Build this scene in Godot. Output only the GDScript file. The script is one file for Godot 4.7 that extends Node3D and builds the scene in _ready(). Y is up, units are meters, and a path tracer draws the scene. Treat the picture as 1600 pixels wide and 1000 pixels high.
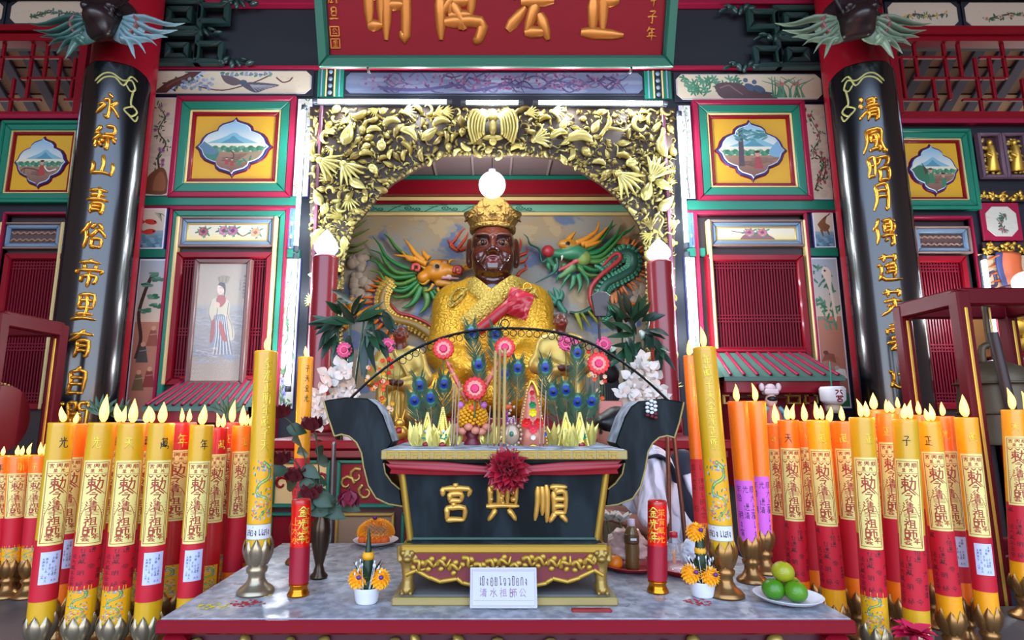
extends Node3D
# A temple altar: carved back wall with a lit niche and statue, a stone table with an incense burner, and crowds of lit candles.

const F := 900.0          # focal length in pixels of the 1600 wide picture
const CX := 765.0         # column straight ahead of the camera
const PITCH := 0.16406    # the camera looks up a little
const EYE := 1.5

func _ready() -> void:
	var cam := Camera3D.new()
	cam.name = "camera"
	cam.projection = Camera3D.PROJECTION_FRUSTUM
	cam.near = .05
	cam.far = 60
	cam.size = cam.near * 1000.0 / F
	cam.frustum_offset = Vector2(cam.near * (800.0 - CX) / F, 0)
	cam.position = Vector3(0, EYE, 0)
	cam.rotation.x = PITCH
	add_child(cam)
	cam.current = true
	var env := Environment.new()
	env.background_mode = Environment.BG_SKY
	var sky := ProceduralSkyMaterial.new()
	sky.sky_top_color = Color(.62, .72, .86)
	sky.sky_horizon_color = Color(.86, .90, .95)
	sky.ground_horizon_color = Color(.62, .62, .62)
	sky.ground_bottom_color = Color(.45, .44, .42)
	sky.sky_energy_multiplier = 1.0
	env.sky = Sky.new()
	env.sky.sky_material = sky
	env.background_energy_multiplier = 5.6
	env.tonemap_mode = Environment.TONE_MAPPER_LINEAR
	env.tonemap_exposure = 1.25
	env.sdfgi_enabled = true
	env.ssao_enabled = true
	env.ssil_enabled = true
	var we := WorldEnvironment.new()
	we.name = "world"
	we.environment = env
	add_child(we)
	hall()
	bays()
	column(-1)
	column(1)
	signboard()
	lamps()
	niche()
	table()
	burner()
	offerings()
	flowers()
	person()
	candles()
	stands()

# ---------------------------------------------------------------- places: a pixel row/column and a distance give a point
func P(u: float, v: float, d: float) -> Vector3:
	var a := PITCH + atan((500.0 - v) / F)
	var dy := d * tan(a)
	return Vector3((u - CX) * (d * cos(PITCH) + dy * sin(PITCH)) / F, EYE + dy, -d)

func T(u: float, v: float, y: float) -> Vector3:       # the point of the level surface at height y
	return P(u, v, (y - EYE) / tan(PITCH + atan((500.0 - v) / F)))

func R(u0: float, v0: float, u1: float, v1: float, d: float) -> Rect2:   # an upright rectangle, y = its lower edge
	var a := P(u0, v0, d)
	var b := P(u1, v1, d)
	var c := P(u0, v1, d)
	var e := P(u1, v0, d)
	var x0 := (a.x + c.x) / 2
	var x1 := (b.x + e.x) / 2
	return Rect2(x0, b.y, x1 - x0, a.y - b.y)

# ---------------------------------------------------------------- mesh builder
class MB:
	var v := PackedVector3Array()
	var n := PackedVector3Array()
	var uv := PackedVector2Array()
	var c := PackedColorArray()
	var t := PackedInt32Array()
	var col := Color(1, 1, 1)
	var xf := Transform3D.IDENTITY

	func paint(k: Color) -> MB:                           # vertex colours are linear
		col = k.srgb_to_linear()
		return self
	func at(p: Vector3, b := Basis.IDENTITY) -> MB:
		xf = Transform3D(b, p)
		return self
	func face(p: PackedVector3Array, u := PackedVector2Array()) -> void:   # flat, convex, counterclockwise from outside
		var s := v.size()
		var q := PackedVector3Array()
		for a in p:
			q.append(xf * a)
		var nn := Vector3.ZERO
		for i in range(1, q.size() - 1):
			nn += (q[i] - q[0]).cross(q[i + 1] - q[0])
		nn = nn.normalized()
		for i in q.size():
			v.append(q[i]); n.append(nn); c.append(col)
			uv.append(u[i] if u.size() > i else Vector2.ZERO)
		for i in range(1, q.size() - 1):
			t.append(s); t.append(s + i + 1); t.append(s + i)
	func smooth(s: int, t0: int, solid: bool) -> void:    # normals of the vertices from s on, out of the triangles from t0 on
		var vol := 0.0
		if solid:
			for i in range(t0, t.size(), 3):
				vol += v[t[i]].dot(v[t[i + 2]].cross(v[t[i + 1]]))
			var o := v[s]
			vol = 0.0
			for i in range(t0, t.size(), 3):
				vol += (v[t[i]] - o).dot((v[t[i + 2]] - o).cross(v[t[i + 1]] - o))
			if vol < 0:
				for i in range(t0, t.size(), 3):
					var k := t[i]
					t[i] = t[i + 1]
					t[i + 1] = k
		for i in range(t0, t.size(), 3):
			var a := t[i]
			var b := t[i + 1]
			var d := t[i + 2]
			var nn := (v[d] - v[a]).cross(v[b] - v[a])
			n[a] += nn; n[b] += nn; n[d] += nn
		for i in range(s, n.size()):
			n[i] = n[i].normalized() if n[i].length_squared() > 1e-20 else Vector3.UP
	func grid(rows: Array, wrap := false, caps := false, solid := true) -> MB:
		var s := v.size()
		var t0 := t.size()
		var h := rows.size()
		var w: int = rows[0].size()
		for i in h:
			var row: PackedVector3Array = rows[i]
			for j in w:
				v.append(xf * row[j]); n.append(Vector3.ZERO); c.append(col)
				uv.append(Vector2(float(j) / (w if wrap else w - 1), float(i) / (h - 1)))
		for i in h - 1:
			for j in (w if wrap else w - 1):
				var a := s + i * w + j
				var b := s + i * w + (j + 1) % w
				var d := b + w
				var e := a + w
				t.append(a); t.append(d); t.append(b)
				t.append(a); t.append(e); t.append(d)
		if caps:
			for k in [0, h - 1]:
				var m := Vector3.ZERO
				for j in w:
					m += v[s + k * w + j]
				var z := v.size()
				v.append(m / w); n.append(Vector3.ZERO); c.append(col); uv.append(Vector2(.5, .5))
				for j in w:
					var a: int = s + k * w + j
					var b: int = s + k * w + (j + 1) % w
					t.append(z)
					if k == 0:
						t.append(a); t.append(b)
					else:
						t.append(b); t.append(a)
		smooth(s, t0, solid)
		return self
	func box(m: Vector3, z: Vector3, b := 0.0) -> MB:
		var h := z / 2
		b = minf(b, minf(h.x, minf(h.y, h.z)) * .9)
		for ax in 3:
			var u := (ax + 1) % 3
			var w := (ax + 2) % 3
			for s in [-1.0, 1.0]:
				var q := PackedVector3Array()
				for k in [[-1, -1], [1, -1], [1, 1], [-1, 1]]:
					var p := Vector3.ZERO
					p[ax] = s * h[ax]
					p[u] = k[0] * (h[u] - b)
					p[w] = k[1] * (h[w] - b)
					q.append(m + p)
				if s < 0:
					q.reverse()
				face(q, PackedVector2Array([Vector2(0, 1), Vector2(1, 1), Vector2(1, 0), Vector2(0, 0)]))
			if b > 0:
				for su in [-1.0, 1.0]:
					for sw in [-1.0, 1.0]:
						var q := PackedVector3Array()
						for k in [[-1, 0], [1, 0], [1, 1], [-1, 1]]:
							var p := Vector3.ZERO
							p[ax] = k[0] * (h[ax] - b)
							p[u] = su * (h[u] - (b if k[1] else 0.0))
							p[w] = sw * (h[w] - (0.0 if k[1] else b))
							q.append(m + p)
						if (q[1] - q[0]).cross(q[2] - q[0]).dot(q[0] - m) < 0:
							q.reverse()
						face(q)
		if b > 0:
			for sx in [-1.0, 1.0]:
				for sy in [-1.0, 1.0]:
					for sz in [-1.0, 1.0]:
						var k := Vector3(sx * h.x, sy * h.y, sz * h.z)
						var q := PackedVector3Array([m + k - Vector3(0, sy, sz) * b, m + k - Vector3(sx, 0, sz) * b, m + k - Vector3(sx, sy, 0) * b])
						if (q[1] - q[0]).cross(q[2] - q[0]).dot(k) < 0:
							q.reverse()
						face(q)
		return self
	func inset(p: PackedVector2Array, b: float) -> PackedVector2Array:   # p counterclockwise
		var o := PackedVector2Array()
		var k := p.size()
		for i in k:
			var e0 := (p[i] - p[(i + k - 1) % k]).normalized()
			var e1 := (p[(i + 1) % k] - p[i]).normalized()
			var m := Vector2(-e0.y - e1.y, e0.x + e1.x)
			var l := m.length_squared()
			o.append(p[i] + (m * (2.0 / maxf(l, 1.2)) * b if l > .01 else Vector2.ZERO))
		return o
	func prism(p: PackedVector2Array, z0: float, z1: float, b := 0.0, back := true) -> MB:   # outline in x and y, front towards +z
		var area := 0.0
		var k := p.size()
		for i in k:
			area += p[i].cross(p[(i + 1) % k])
		if area < 0:
			p = p.duplicate()
			p.reverse()
		var f := inset(p, b) if b > 0 else p
		var lo := p[0]
		var hi := p[0]
		for q in p:
			lo = lo.min(q); hi = hi.max(q)
		var tr := Geometry2D.triangulate_polygon(f)
		var ok := tr.size() > 0
		if not ok:
			f = p
			tr = Geometry2D.triangulate_polygon(p)
		for side in ([0, 1] if back else [0]):
			var pl := f if side == 0 else p
			var s := v.size()
			for q in pl:
				v.append(xf * Vector3(q.x, q.y, z1 if side == 0 else z0))
				n.append((xf.basis * Vector3(0, 0, 1 if side == 0 else -1)).normalized()); c.append(col)
				uv.append(Vector2((q.x - lo.x) / maxf(hi.x - lo.x, 1e-6), 1 - (q.y - lo.y) / maxf(hi.y - lo.y, 1e-6)))
			for i in range(0, tr.size(), 3):
				var a := s + tr[i]
				var d := s + tr[i + 1]
				var e := s + tr[i + 2]
				var up := (f[tr[i + 1]] - f[tr[i]]).cross(f[tr[i + 2]] - f[tr[i]]) > 0
				if up == (side == 0):
					t.append(a); t.append(e); t.append(d)
				else:
					t.append(a); t.append(d); t.append(e)
		var rings := [[p, z0, p, z1 - b, 0.0], [p, z1 - b, f, z1, .7]] if b > 0 else [[p, z0, p, z1, 0.0]]
		for r in rings:
			for i in k:
				var j := (i + 1) % k
				var e := (p[j] - p[i]).normalized()
				var e0 := (p[i] - p[(i + k - 1) % k]).normalized()
				var e1 := (p[(j + 1) % k] - p[j]).normalized()
				var na := (e + e0).normalized() if e.dot(e0) > .7 else e
				var nb := (e + e1).normalized() if e.dot(e1) > .7 else e
				var s := v.size()
				var ps := [Vector3(r[0][i].x, r[0][i].y, r[1]), Vector3(r[0][j].x, r[0][j].y, r[1]), Vector3(r[2][j].x, r[2][j].y, r[3]), Vector3(r[2][i].x, r[2][i].y, r[3])]
				var ns := [na, nb, nb, na]
				for q in 4:
					v.append(xf * (ps[q] as Vector3))
					n.append((xf.basis * Vector3(ns[q].y, -ns[q].x, r[4])).normalized()); c.append(col); uv.append(Vector2.ZERO)
				for q in [0, 2, 1, 0, 3, 2]:
					t.append(s + q)
		return self
	func tube(p: PackedVector3Array, rad, seg := 8, flat := 1.0, caps := true) -> MB:
		var rows := []
		var up := Vector3.UP
		var d0 := (p[1] - p[0]).normalized()
		if absf(d0.dot(up)) > .9:
			up = Vector3.BACK
		var k := p.size()
		for i in k:
			var d := (p[mini(i + 1, k - 1)] - p[maxi(i - 1, 0)]).normalized()
			var x := up.cross(d).normalized()
			if x.length_squared() < .1:
				x = Vector3.RIGHT
			var y := d.cross(x).normalized()
			up = y
			var r: float = rad if rad is float else rad[i] if rad.size() == k else lerpf(rad[0], rad[1], float(i) / (k - 1))
			var row := PackedVector3Array()
			for j in seg:
				var a := TAU * j / seg
				row.append(p[i] + (x * cos(a) + y * sin(a) * flat) * r)
			rows.append(row)
		return grid(rows, true, caps)
	func lathe(prof: PackedVector2Array, seg := 16) -> MB:
		var rows := []
		for q in prof:
			var row := PackedVector3Array()
			for j in seg:
				row.append(Vector3(q.x * cos(TAU * j / seg), q.y, q.x * sin(TAU * j / seg)))
			rows.append(row)
		return grid(rows, true, true)
	func ball(m: Vector3, r: Vector3, seg := 10, ring := 7, b := Basis.IDENTITY) -> MB:
		var rows := []
		for i in ring + 1:
			var a := PI * clampf(i, .12, ring - .12) / ring
			var row := PackedVector3Array()
			for j in seg:
				row.append(m + b * (Vector3(cos(TAU * j / seg) * sin(a), cos(a), sin(TAU * j / seg) * sin(a)) * r))
			rows.append(row)
		return grid(rows, true, true)
	func brush(p: PackedVector2Array, w: float, h: float, taper := .35, map = null) -> MB:   # a raised stroke on the x, y plane
		var k := p.size()
		var rows := []
		for i in k:
			var f := float(i) / (k - 1)
			var d := (p[mini(i + 1, k - 1)] - p[maxi(i - 1, 0)]).normalized()
			var s := Vector2(-d.y, d.x)
			var q := w * (1 - taper * f) * (.55 if i == 0 or i == k - 1 else 1.0)
			var row := PackedVector3Array()
			for a in [[-1.0, 0.0], [-.72, .7], [0.0, 1.0], [.72, .7], [1.0, 0.0]]:
				var o: Vector2 = p[i] + s * q * a[0]
				if i == 0: o -= d * q * .5
				if i == k - 1: o += d * q * .5
				var z := Vector3(o.x, o.y, h * a[1] * (.5 if i == 0 or i == k - 1 else 1.0))
				row.append(map.call(z) if map != null else z)
			rows.append(row)
		return grid(rows, false, false, false).fixside(rows)
	func fixside(rows: Array) -> MB:          # a raised strip must face out: its middle row is the highest
		var w: int = rows[0].size()
		var k := rows.size() * w
		var s := v.size() - k
		var m := s + (rows.size() / 2) * w
		var out := v[m + 2] - (v[m] + v[m + 4]) / 2
		if n[m + 2].dot(out) < 0:
			for i in k:
				n[s + i] = -n[s + i]
			for i in range(t.size() - (rows.size() - 1) * (w - 1) * 6, t.size(), 3):
				var z := t[i]
				t[i] = t[i + 1]
				t[i + 1] = z
		return self
	func fixout() -> MB:                       # an upright bent sheet must face away from its axis
		if n[0].dot(Vector3(v[0].x, 0, v[0].z)) < 0 or n[n.size() / 2].dot(Vector3(v[n.size() / 2].x, 0, v[n.size() / 2].z)) < 0:
			for i in n.size():
				n[i] = -n[i]
			for i in range(0, t.size(), 3):
				var z := t[i]
				t[i] = t[i + 1]
				t[i + 1] = z
		return self
	func leaf(o: Vector3, d: Vector3, side: Vector3, l: float, w: float, bend := .2, fold := .15, k := 5) -> MB:
		var up := side.cross(d).normalized()
		var rows := []
		for i in k + 1:
			var f := float(i) / k
			var q := w * sin(PI * pow(f * .96 + .02, .8)) * .5
			var m := o + d * l * f - up * bend * l * f * f
			rows.append(PackedVector3Array([m - side * q + up * q * fold, m, m + side * q + up * q * fold]))
		return grid(rows, false, false, false)
	func add(o: MB) -> MB:
		var s := v.size()
		for i in o.v.size():
			v.append(xf * o.v[i]); n.append((xf.basis * o.n[i]).normalized())
		uv.append_array(o.uv); c.append_array(o.c)
		for i in o.t:
			t.append(s + i)
		return self
	func mesh() -> ArrayMesh:
		var a := []
		a.resize(Mesh.ARRAY_MAX)
		a[Mesh.ARRAY_VERTEX] = v
		a[Mesh.ARRAY_NORMAL] = n
		a[Mesh.ARRAY_TEX_UV] = uv
		a[Mesh.ARRAY_COLOR] = c
		a[Mesh.ARRAY_INDEX] = t
		var m := ArrayMesh.new()
		m.add_surface_from_arrays(Mesh.PRIMITIVE_TRIANGLES, a)
		return m

# a smooth blend of capsules and ellipsoids, meshed as surface nets
class SDF:
	var q := []              # [kind, a, b, ra, rb, k, sign, color]
	func cap(a: Vector3, b: Vector3, ra: float, rb: float, k: float, cl := Color.WHITE, sg := 1.0) -> SDF:
		q.append([0, a, b, ra, rb, k, sg, cl.srgb_to_linear()])
		return self
	func ell(m: Vector3, r: Vector3, k: float, cl := Color.WHITE, sg := 1.0, bs := Basis.IDENTITY) -> SDF:
		q.append([1, m, r, bs.inverse(), minf(r.x, minf(r.y, r.z)), k, sg, cl.srgb_to_linear()])
		return self
	func one(o: Array, p: Vector3) -> float:
		if o[0] == 0:
			var ab: Vector3 = o[2] - o[1]
			var h := clampf((p - o[1]).dot(ab) / maxf(ab.length_squared(), 1e-9), 0, 1)
			return (p - o[1] - ab * h).length() - lerpf(o[3], o[4], h)
		var z: Vector3 = o[3] * (p - o[1])
		var r: Vector3 = o[2]
		var k0 := (z / r).length()
		var k1 := (z / (r * r)).length()
		return k0 * (k0 - 1) / k1 if k1 > 1e-6 else -o[4]
	func f(p: Vector3) -> float:
		var d := 1e3
		for o in q:
			var e := one(o, p)
			var k: float = o[5]
			if o[6] > 0:
				var h := maxf(k - absf(d - e), 0) / k
				d = minf(d, e) - h * h * k * .25
			else:
				var h := maxf(k - absf(d + e), 0) / k
				d = maxf(d, -e) + h * h * k * .25
		return d
	func tint(p: Vector3) -> Color:
		var best := 1e9
		var cl := Color.WHITE
		for o in q:
			var e := one(o, p)
			if o[6] < 0:
				e = absf(e) - .001
			if e < best:
				best = e; cl = o[7]
		return cl
	func build(m: MB, lo: Vector3, hi: Vector3, h: float) -> void:
		var nx := int((hi.x - lo.x) / h) + 2
		var ny := int((hi.y - lo.y) / h) + 2
		var nz := int((hi.z - lo.z) / h) + 2
		var g := PackedFloat32Array()
		g.resize(nx * ny * nz)
		g.fill(1.0)
		var B := 5
		for bz in range(0, nz, B):
			for by in range(0, ny, B):
				for bx in range(0, nx, B):
					var mid := lo + Vector3(bx + B * .5, by + B * .5, bz + B * .5) * h
					var d := f(mid)
					var far := absf(d) > h * B * 1.15 + h
					for z in range(bz, mini(bz + B, nz)):
						for y in range(by, mini(by + B, ny)):
							for x in range(bx, mini(bx + B, nx)):
								g[(z * ny + y) * nx + x] = d if far else f(lo + Vector3(x, y, z) * h)
		var ids := PackedInt32Array()
		ids.resize(g.size())
		ids.fill(-1)
		var s := m.v.size()
		var off := [0, 1, nx, nx + 1, nx * ny, nx * ny + 1, nx * ny + nx, nx * ny + nx + 1]
		var at := [Vector3(0, 0, 0), Vector3(1, 0, 0), Vector3(0, 1, 0), Vector3(1, 1, 0), Vector3(0, 0, 1), Vector3(1, 0, 1), Vector3(0, 1, 1), Vector3(1, 1, 1)]
		var ed := [[0, 1], [2, 3], [4, 5], [6, 7], [0, 2], [1, 3], [4, 6], [5, 7], [0, 4], [1, 5], [2, 6], [3, 7]]
		for z in nz - 1:
			for y in ny - 1:
				for x in nx - 1:
					var i := (z * ny + y) * nx + x
					var mask := 0
					for k in 8:
						if g[i + off[k]] < 0: mask += 1
					if mask == 0 or mask == 8: continue
					var p := Vector3.ZERO
					var k := 0
					for e in ed:
						var a := g[i + off[e[0]]]
						var b := g[i + off[e[1]]]
						if (a < 0) != (b < 0):
							p += (at[e[0]] as Vector3).lerp(at[e[1]], a / (a - b))
							k += 1
					var w := lo + (Vector3(x, y, z) + p / k) * h
					var d := f(w)
					var nn := Vector3(f(w + Vector3(h * .4, 0, 0)) - d, f(w + Vector3(0, h * .4, 0)) - d, f(w + Vector3(0, 0, h * .4)) - d).normalized()
					ids[i] = m.v.size()
					m.v.append(m.xf * w); m.n.append((m.xf.basis * nn).normalized()); m.c.append(tint(w)); m.uv.append(Vector2.ZERO)
		for z in range(1, nz - 1):
			for y in range(1, ny - 1):
				for x in range(1, nx - 1):
					var i := (z * ny + y) * nx + x
					var a := g[i] < 0
					for ax in 3:
						var st: int = [1, nx, nx * ny][ax]
						if (g[i + st] < 0) == a: continue
						var u: int = [nx, nx * ny, 1][ax]
						var w: int = [nx * ny, 1, nx][ax]
						var k0 := ids[i]
						var k1 := ids[i - u]
						var k2 := ids[i - u - w]
						var k3 := ids[i - w]
						if k0 < 0 or k1 < 0 or k2 < 0 or k3 < 0: continue
						if a:
							for k in [k0, k2, k1, k0, k3, k2]: m.t.append(k)
						else:
							for k in [k0, k1, k2, k0, k2, k3]: m.t.append(k)

# ---------------------------------------------------------------- a small painter for flat prints
class Pix:
	var im: Image
	var w: int
	var h: int
	func _init(ww: int, hh: int, k: Color) -> void:
		w = ww; h = hh
		im = Image.create(w, h, false, Image.FORMAT_RGB8)
		im.fill(k)
	func rect(x0: float, y0: float, x1: float, y1: float, k: Color) -> Pix:
		im.fill_rect(Rect2i(roundi(x0 * w), roundi(y0 * h), maxi(1, roundi((x1 - x0) * w)), maxi(1, roundi((y1 - y0) * h))), k)
		return self
	func grad(x0: float, y0: float, x1: float, y1: float, a: Color, b: Color) -> Pix:
		var n := maxi(1, roundi((y1 - y0) * h))
		for i in n:
			im.fill_rect(Rect2i(roundi(x0 * w), roundi(y0 * h) + i, roundi((x1 - x0) * w), 1), a.lerp(b, float(i) / n))
		return self
	func poly(p: PackedVector2Array, k: Color) -> Pix:    # coordinates 0 to 1
		var s := Vector2(w, h)
		var lo := h
		var hi := 0
		var q := PackedVector2Array()
		for a in p:
			q.append(a * s)
			lo = mini(lo, int(a.y * h)); hi = maxi(hi, int(a.y * h) + 1)
		for y in range(maxi(lo, 0), mini(hi, h)):
			var xs := []
			for i in q.size():
				var a := q[i]
				var b := q[(i + 1) % q.size()]
				if (a.y > y + .5) != (b.y > y + .5):
					xs.append(a.x + (y + .5 - a.y) / (b.y - a.y) * (b.x - a.x))
			xs.sort()
			for i in range(0, xs.size() - 1, 2):
				var x0 := clampi(roundi(xs[i]), 0, w)
				var x1 := clampi(roundi(xs[i + 1]), 0, w)
				if x1 > x0:
					im.fill_rect(Rect2i(x0, y, x1 - x0, 1), k)
		return self
	func spot(x: float, y: float, rx: float, ry: float, k: Color, turn := 0.0, n := 14) -> Pix:   # radii in image heights
		var p := PackedVector2Array()
		for i in n:
			var o := Vector2(cos(TAU * i / n) * rx, sin(TAU * i / n) * ry).rotated(turn)
			p.append(Vector2(x + o.x * h / w, y + o.y))
		return poly(p, k)
	func line(p: PackedVector2Array, t: float, k: Color, t1 := -1.0) -> Pix:       # thickness in image heights
		if t1 < 0: t1 = t
		var s := Vector2(float(w) / h, 1)
		var n := p.size()
		for i in n - 1:
			var a := p[i] * s
			var b := p[i + 1] * s
			var d := (b - a).normalized()
			var e := Vector2(-d.y, d.x) * .5
			var ta := lerpf(t, t1, float(i) / maxi(n - 1, 1))
			var tb := lerpf(t, t1, float(i + 1) / maxi(n - 1, 1))
			poly(PackedVector2Array([(a + e * ta - d * ta * .3) / s, (b + e * tb + d * tb * .3) / s, (b - e * tb + d * tb * .3) / s, (a - e * ta - d * ta * .3) / s]), k)
		return self
	func text(strokes: Array, x: float, y: float, zx: float, zy: float, t: float, k: Color) -> Pix:   # one written sign in a box
		for st in strokes:
			var p := PackedVector2Array()
			for a in st:
				p.append(Vector2(x + a.x * zx, y + a.y * zy))
			line(p, t, k)
		return self
	func tex() -> ImageTexture:
		return ImageTexture.create_from_image(im)

# ---------------------------------------------------------------- curves
func smoothed(p: PackedVector2Array, k := 4) -> PackedVector2Array:
	var o := PackedVector2Array()
	var m := p.size()
	if m < 3:
		for i in k + 1:
			o.append(p[0].lerp(p[m - 1], float(i) / k))
		return o
	for i in m - 1:
		for j in k:
			o.append(p[i].cubic_interpolate(p[i + 1], p[maxi(i - 1, 0)], p[mini(i + 2, m - 1)], float(j) / k))
	o.append(p[m - 1])
	return o

func ring2(p: PackedVector2Array, k := 4) -> PackedVector2Array:    # closed
	var o := PackedVector2Array()
	var m := p.size()
	for i in m:
		for j in k:
			o.append(p[i].cubic_interpolate(p[(i + 1) % m], p[(i + m - 1) % m], p[(i + 2) % m], float(j) / k))
	return o

func smooth3(p: PackedVector3Array, k := 4) -> PackedVector3Array:
	var o := PackedVector3Array()
	var m := p.size()
	for i in m - 1:
		for j in k:
			o.append(p[i].cubic_interpolate(p[i + 1], p[maxi(i - 1, 0)], p[mini(i + 2, m - 1)], float(j) / k))
	o.append(p[m - 1])
	return o

func pv2(a: Array) -> PackedVector2Array:                          # [x, y, x, y, ...]
	var o := PackedVector2Array()
	for i in range(0, a.size(), 2):
		o.append(Vector2(a[i], a[i + 1]))
	return o

func pts(a: Array, d: float) -> PackedVector3Array:               # pixels at one distance
	var o := PackedVector3Array()
	for i in range(0, a.size(), 2):
		o.append(P(a[i], a[i + 1], d))
	return o

func pts2(a: Array, d: float, o := Vector3.ZERO) -> PackedVector2Array:
	var r := PackedVector2Array()
	for i in range(0, a.size(), 2):
		var q := P(a[i], a[i + 1], d) - o
		r.append(Vector2(q.x, q.y))
	return r

# ---------------------------------------------------------------- materials
var mats := {}
func mat(key: String, k: Color, rough := .6, metal := 0.0, opt := {}) -> StandardMaterial3D:
	if mats.has(key):
		return mats[key]
	var m := StandardMaterial3D.new()
	m.resource_name = key
	m.albedo_color = k
	m.roughness = rough
	m.metallic = metal
	for o in opt:
		m.set(o, opt[o])
	if opt.has("emission"):
		m.emission_enabled = true
	if opt.has("backlight"):
		m.backlight_enabled = true
	if opt.has("rim"):
		m.rim_enabled = true
	if opt.has("clearcoat"):
		m.clearcoat_enabled = true
	if opt.has("subsurf_scatter_strength"):
		m.subsurf_scatter_enabled = true
	if opt.has("heightmap_texture"):
		m.heightmap_enabled = true
	mats[key] = m
	return m

func print_mat(key: String, t: Texture2D, rough := .6, opt := {}) -> StandardMaterial3D:
	return mat(key, Color.WHITE, rough, 0.0, {"albedo_texture": t, "texture_repeat": false}.merged(opt))

func noise_tex(freq: float, a: Color, b: Color, size := 256, oct := 4, typ := FastNoiseLite.TYPE_SIMPLEX_SMOOTH, lo := .3, hi := .7) -> NoiseTexture2D:
	var nz := FastNoiseLite.new()
	nz.noise_type = typ
	nz.seed = 7
	nz.frequency = freq
	nz.fractal_octaves = oct
	var g := Gradient.new()
	g.offsets = PackedFloat32Array([lo, hi])
	g.colors = PackedColorArray([a, b])
	var t := NoiseTexture2D.new()
	t.width = size
	t.height = size
	t.seamless = true
	t.noise = nz
	t.color_ramp = g
	return t

# ---------------------------------------------------------------- objects
var taken := {}
func named(base: String, parent: Node) -> String:
	var key := str(parent.get_instance_id()) + base
	var i: int = taken.get(key, 0)
	taken[key] = i + 1
	return base if i == 0 else "%s_%03d" % [base, i]

func tag(o: Node3D, label: String, cat: String, group := "") -> Node3D:
	o.set_meta("label", label)
	o.set_meta("category", cat)
	if group != "":
		o.set_meta("group", group)
	return o

func thing(called: String, label: String, cat: String, at := Vector3.ZERO, group := "") -> Node3D:
	var o := Node3D.new()
	o.name = named(called, self)
	o.position = at
	add_child(o, true)
	return tag(o, label, cat, group)

func put(called: String, m, material: Material, parent: Node = self, at := Vector3.ZERO, b := Basis.IDENTITY) -> MeshInstance3D:
	var o := MeshInstance3D.new()
	o.name = named(called, parent)
	o.mesh = m.mesh() if m is MB else m
	o.material_override = material
	o.transform = Transform3D(b, at)
	parent.add_child(o, true)
	return o

func struct(called: String, m, material: Material, parent: Node = self) -> MeshInstance3D:
	var o := put(called, m, material, parent)
	if parent == self:
		o.set_meta("kind", "structure")
	return o

func stuff(o: Node3D) -> Node3D:
	o.set_meta("kind", "stuff")
	return o

func many(called: String, m: Mesh, material: Material, where: Array, parent: Node) -> MultiMeshInstance3D:
	var k := MultiMesh.new()
	k.transform_format = MultiMesh.TRANSFORM_3D
	k.mesh = m
	k.instance_count = where.size()
	for i in where.size():
		k.set_instance_transform(i, where[i])
	var o := MultiMeshInstance3D.new()
	o.name = named(called, parent)
	o.multimesh = k
	o.material_override = material
	parent.add_child(o, true)
	o.set_meta("kind", "stuff")
	return o

func lamp(p: Vector3, k: Color, e: float, size := .03) -> void:
	var l := OmniLight3D.new()
	l.name = named("lamp_light", self)
	l.position = p
	l.light_color = k
	l.light_energy = e
	l.light_size = size
	l.omni_range = 20
	l.omni_attenuation = 2
	l.shadow_enabled = true
	add_child(l, true)

func disc(r: float, k := 20) -> PackedVector2Array:
	var o := PackedVector2Array()
	for i in k:
		o.append(Vector2(cos(TAU * i / k), sin(TAU * i / k)) * r)
	return o

func rect2(x0: float, y0: float, x1: float, y1: float, cut := 0.0) -> PackedVector2Array:
	if cut > 0:
		return PackedVector2Array([Vector2(x0 + cut, y0), Vector2(x1 - cut, y0), Vector2(x1, y0 + cut), Vector2(x1, y1 - cut), Vector2(x1 - cut, y1), Vector2(x0 + cut, y1), Vector2(x0, y1 - cut), Vector2(x0, y0 + cut)])
	return PackedVector2Array([Vector2(x0, y0), Vector2(x1, y0), Vector2(x1, y1), Vector2(x0, y1)])

func frame(m: MB, x0: float, y0: float, x1: float, y1: float, t: float, z0: float, z1: float, b := .004) -> MB:   # four mitred bars round a rectangle
	var i := [Vector2(x0, y0), Vector2(x1, y0), Vector2(x1, y1), Vector2(x0, y1)]
	var j := [Vector2(x0 + t, y0 + t), Vector2(x1 - t, y0 + t), Vector2(x1 - t, y1 - t), Vector2(x0 + t, y1 - t)]
	for k in 4:
		m.prism(PackedVector2Array([i[k], i[(k + 1) % 4], j[(k + 1) % 4], j[k]]), z0, z1, b)
	return m

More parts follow.
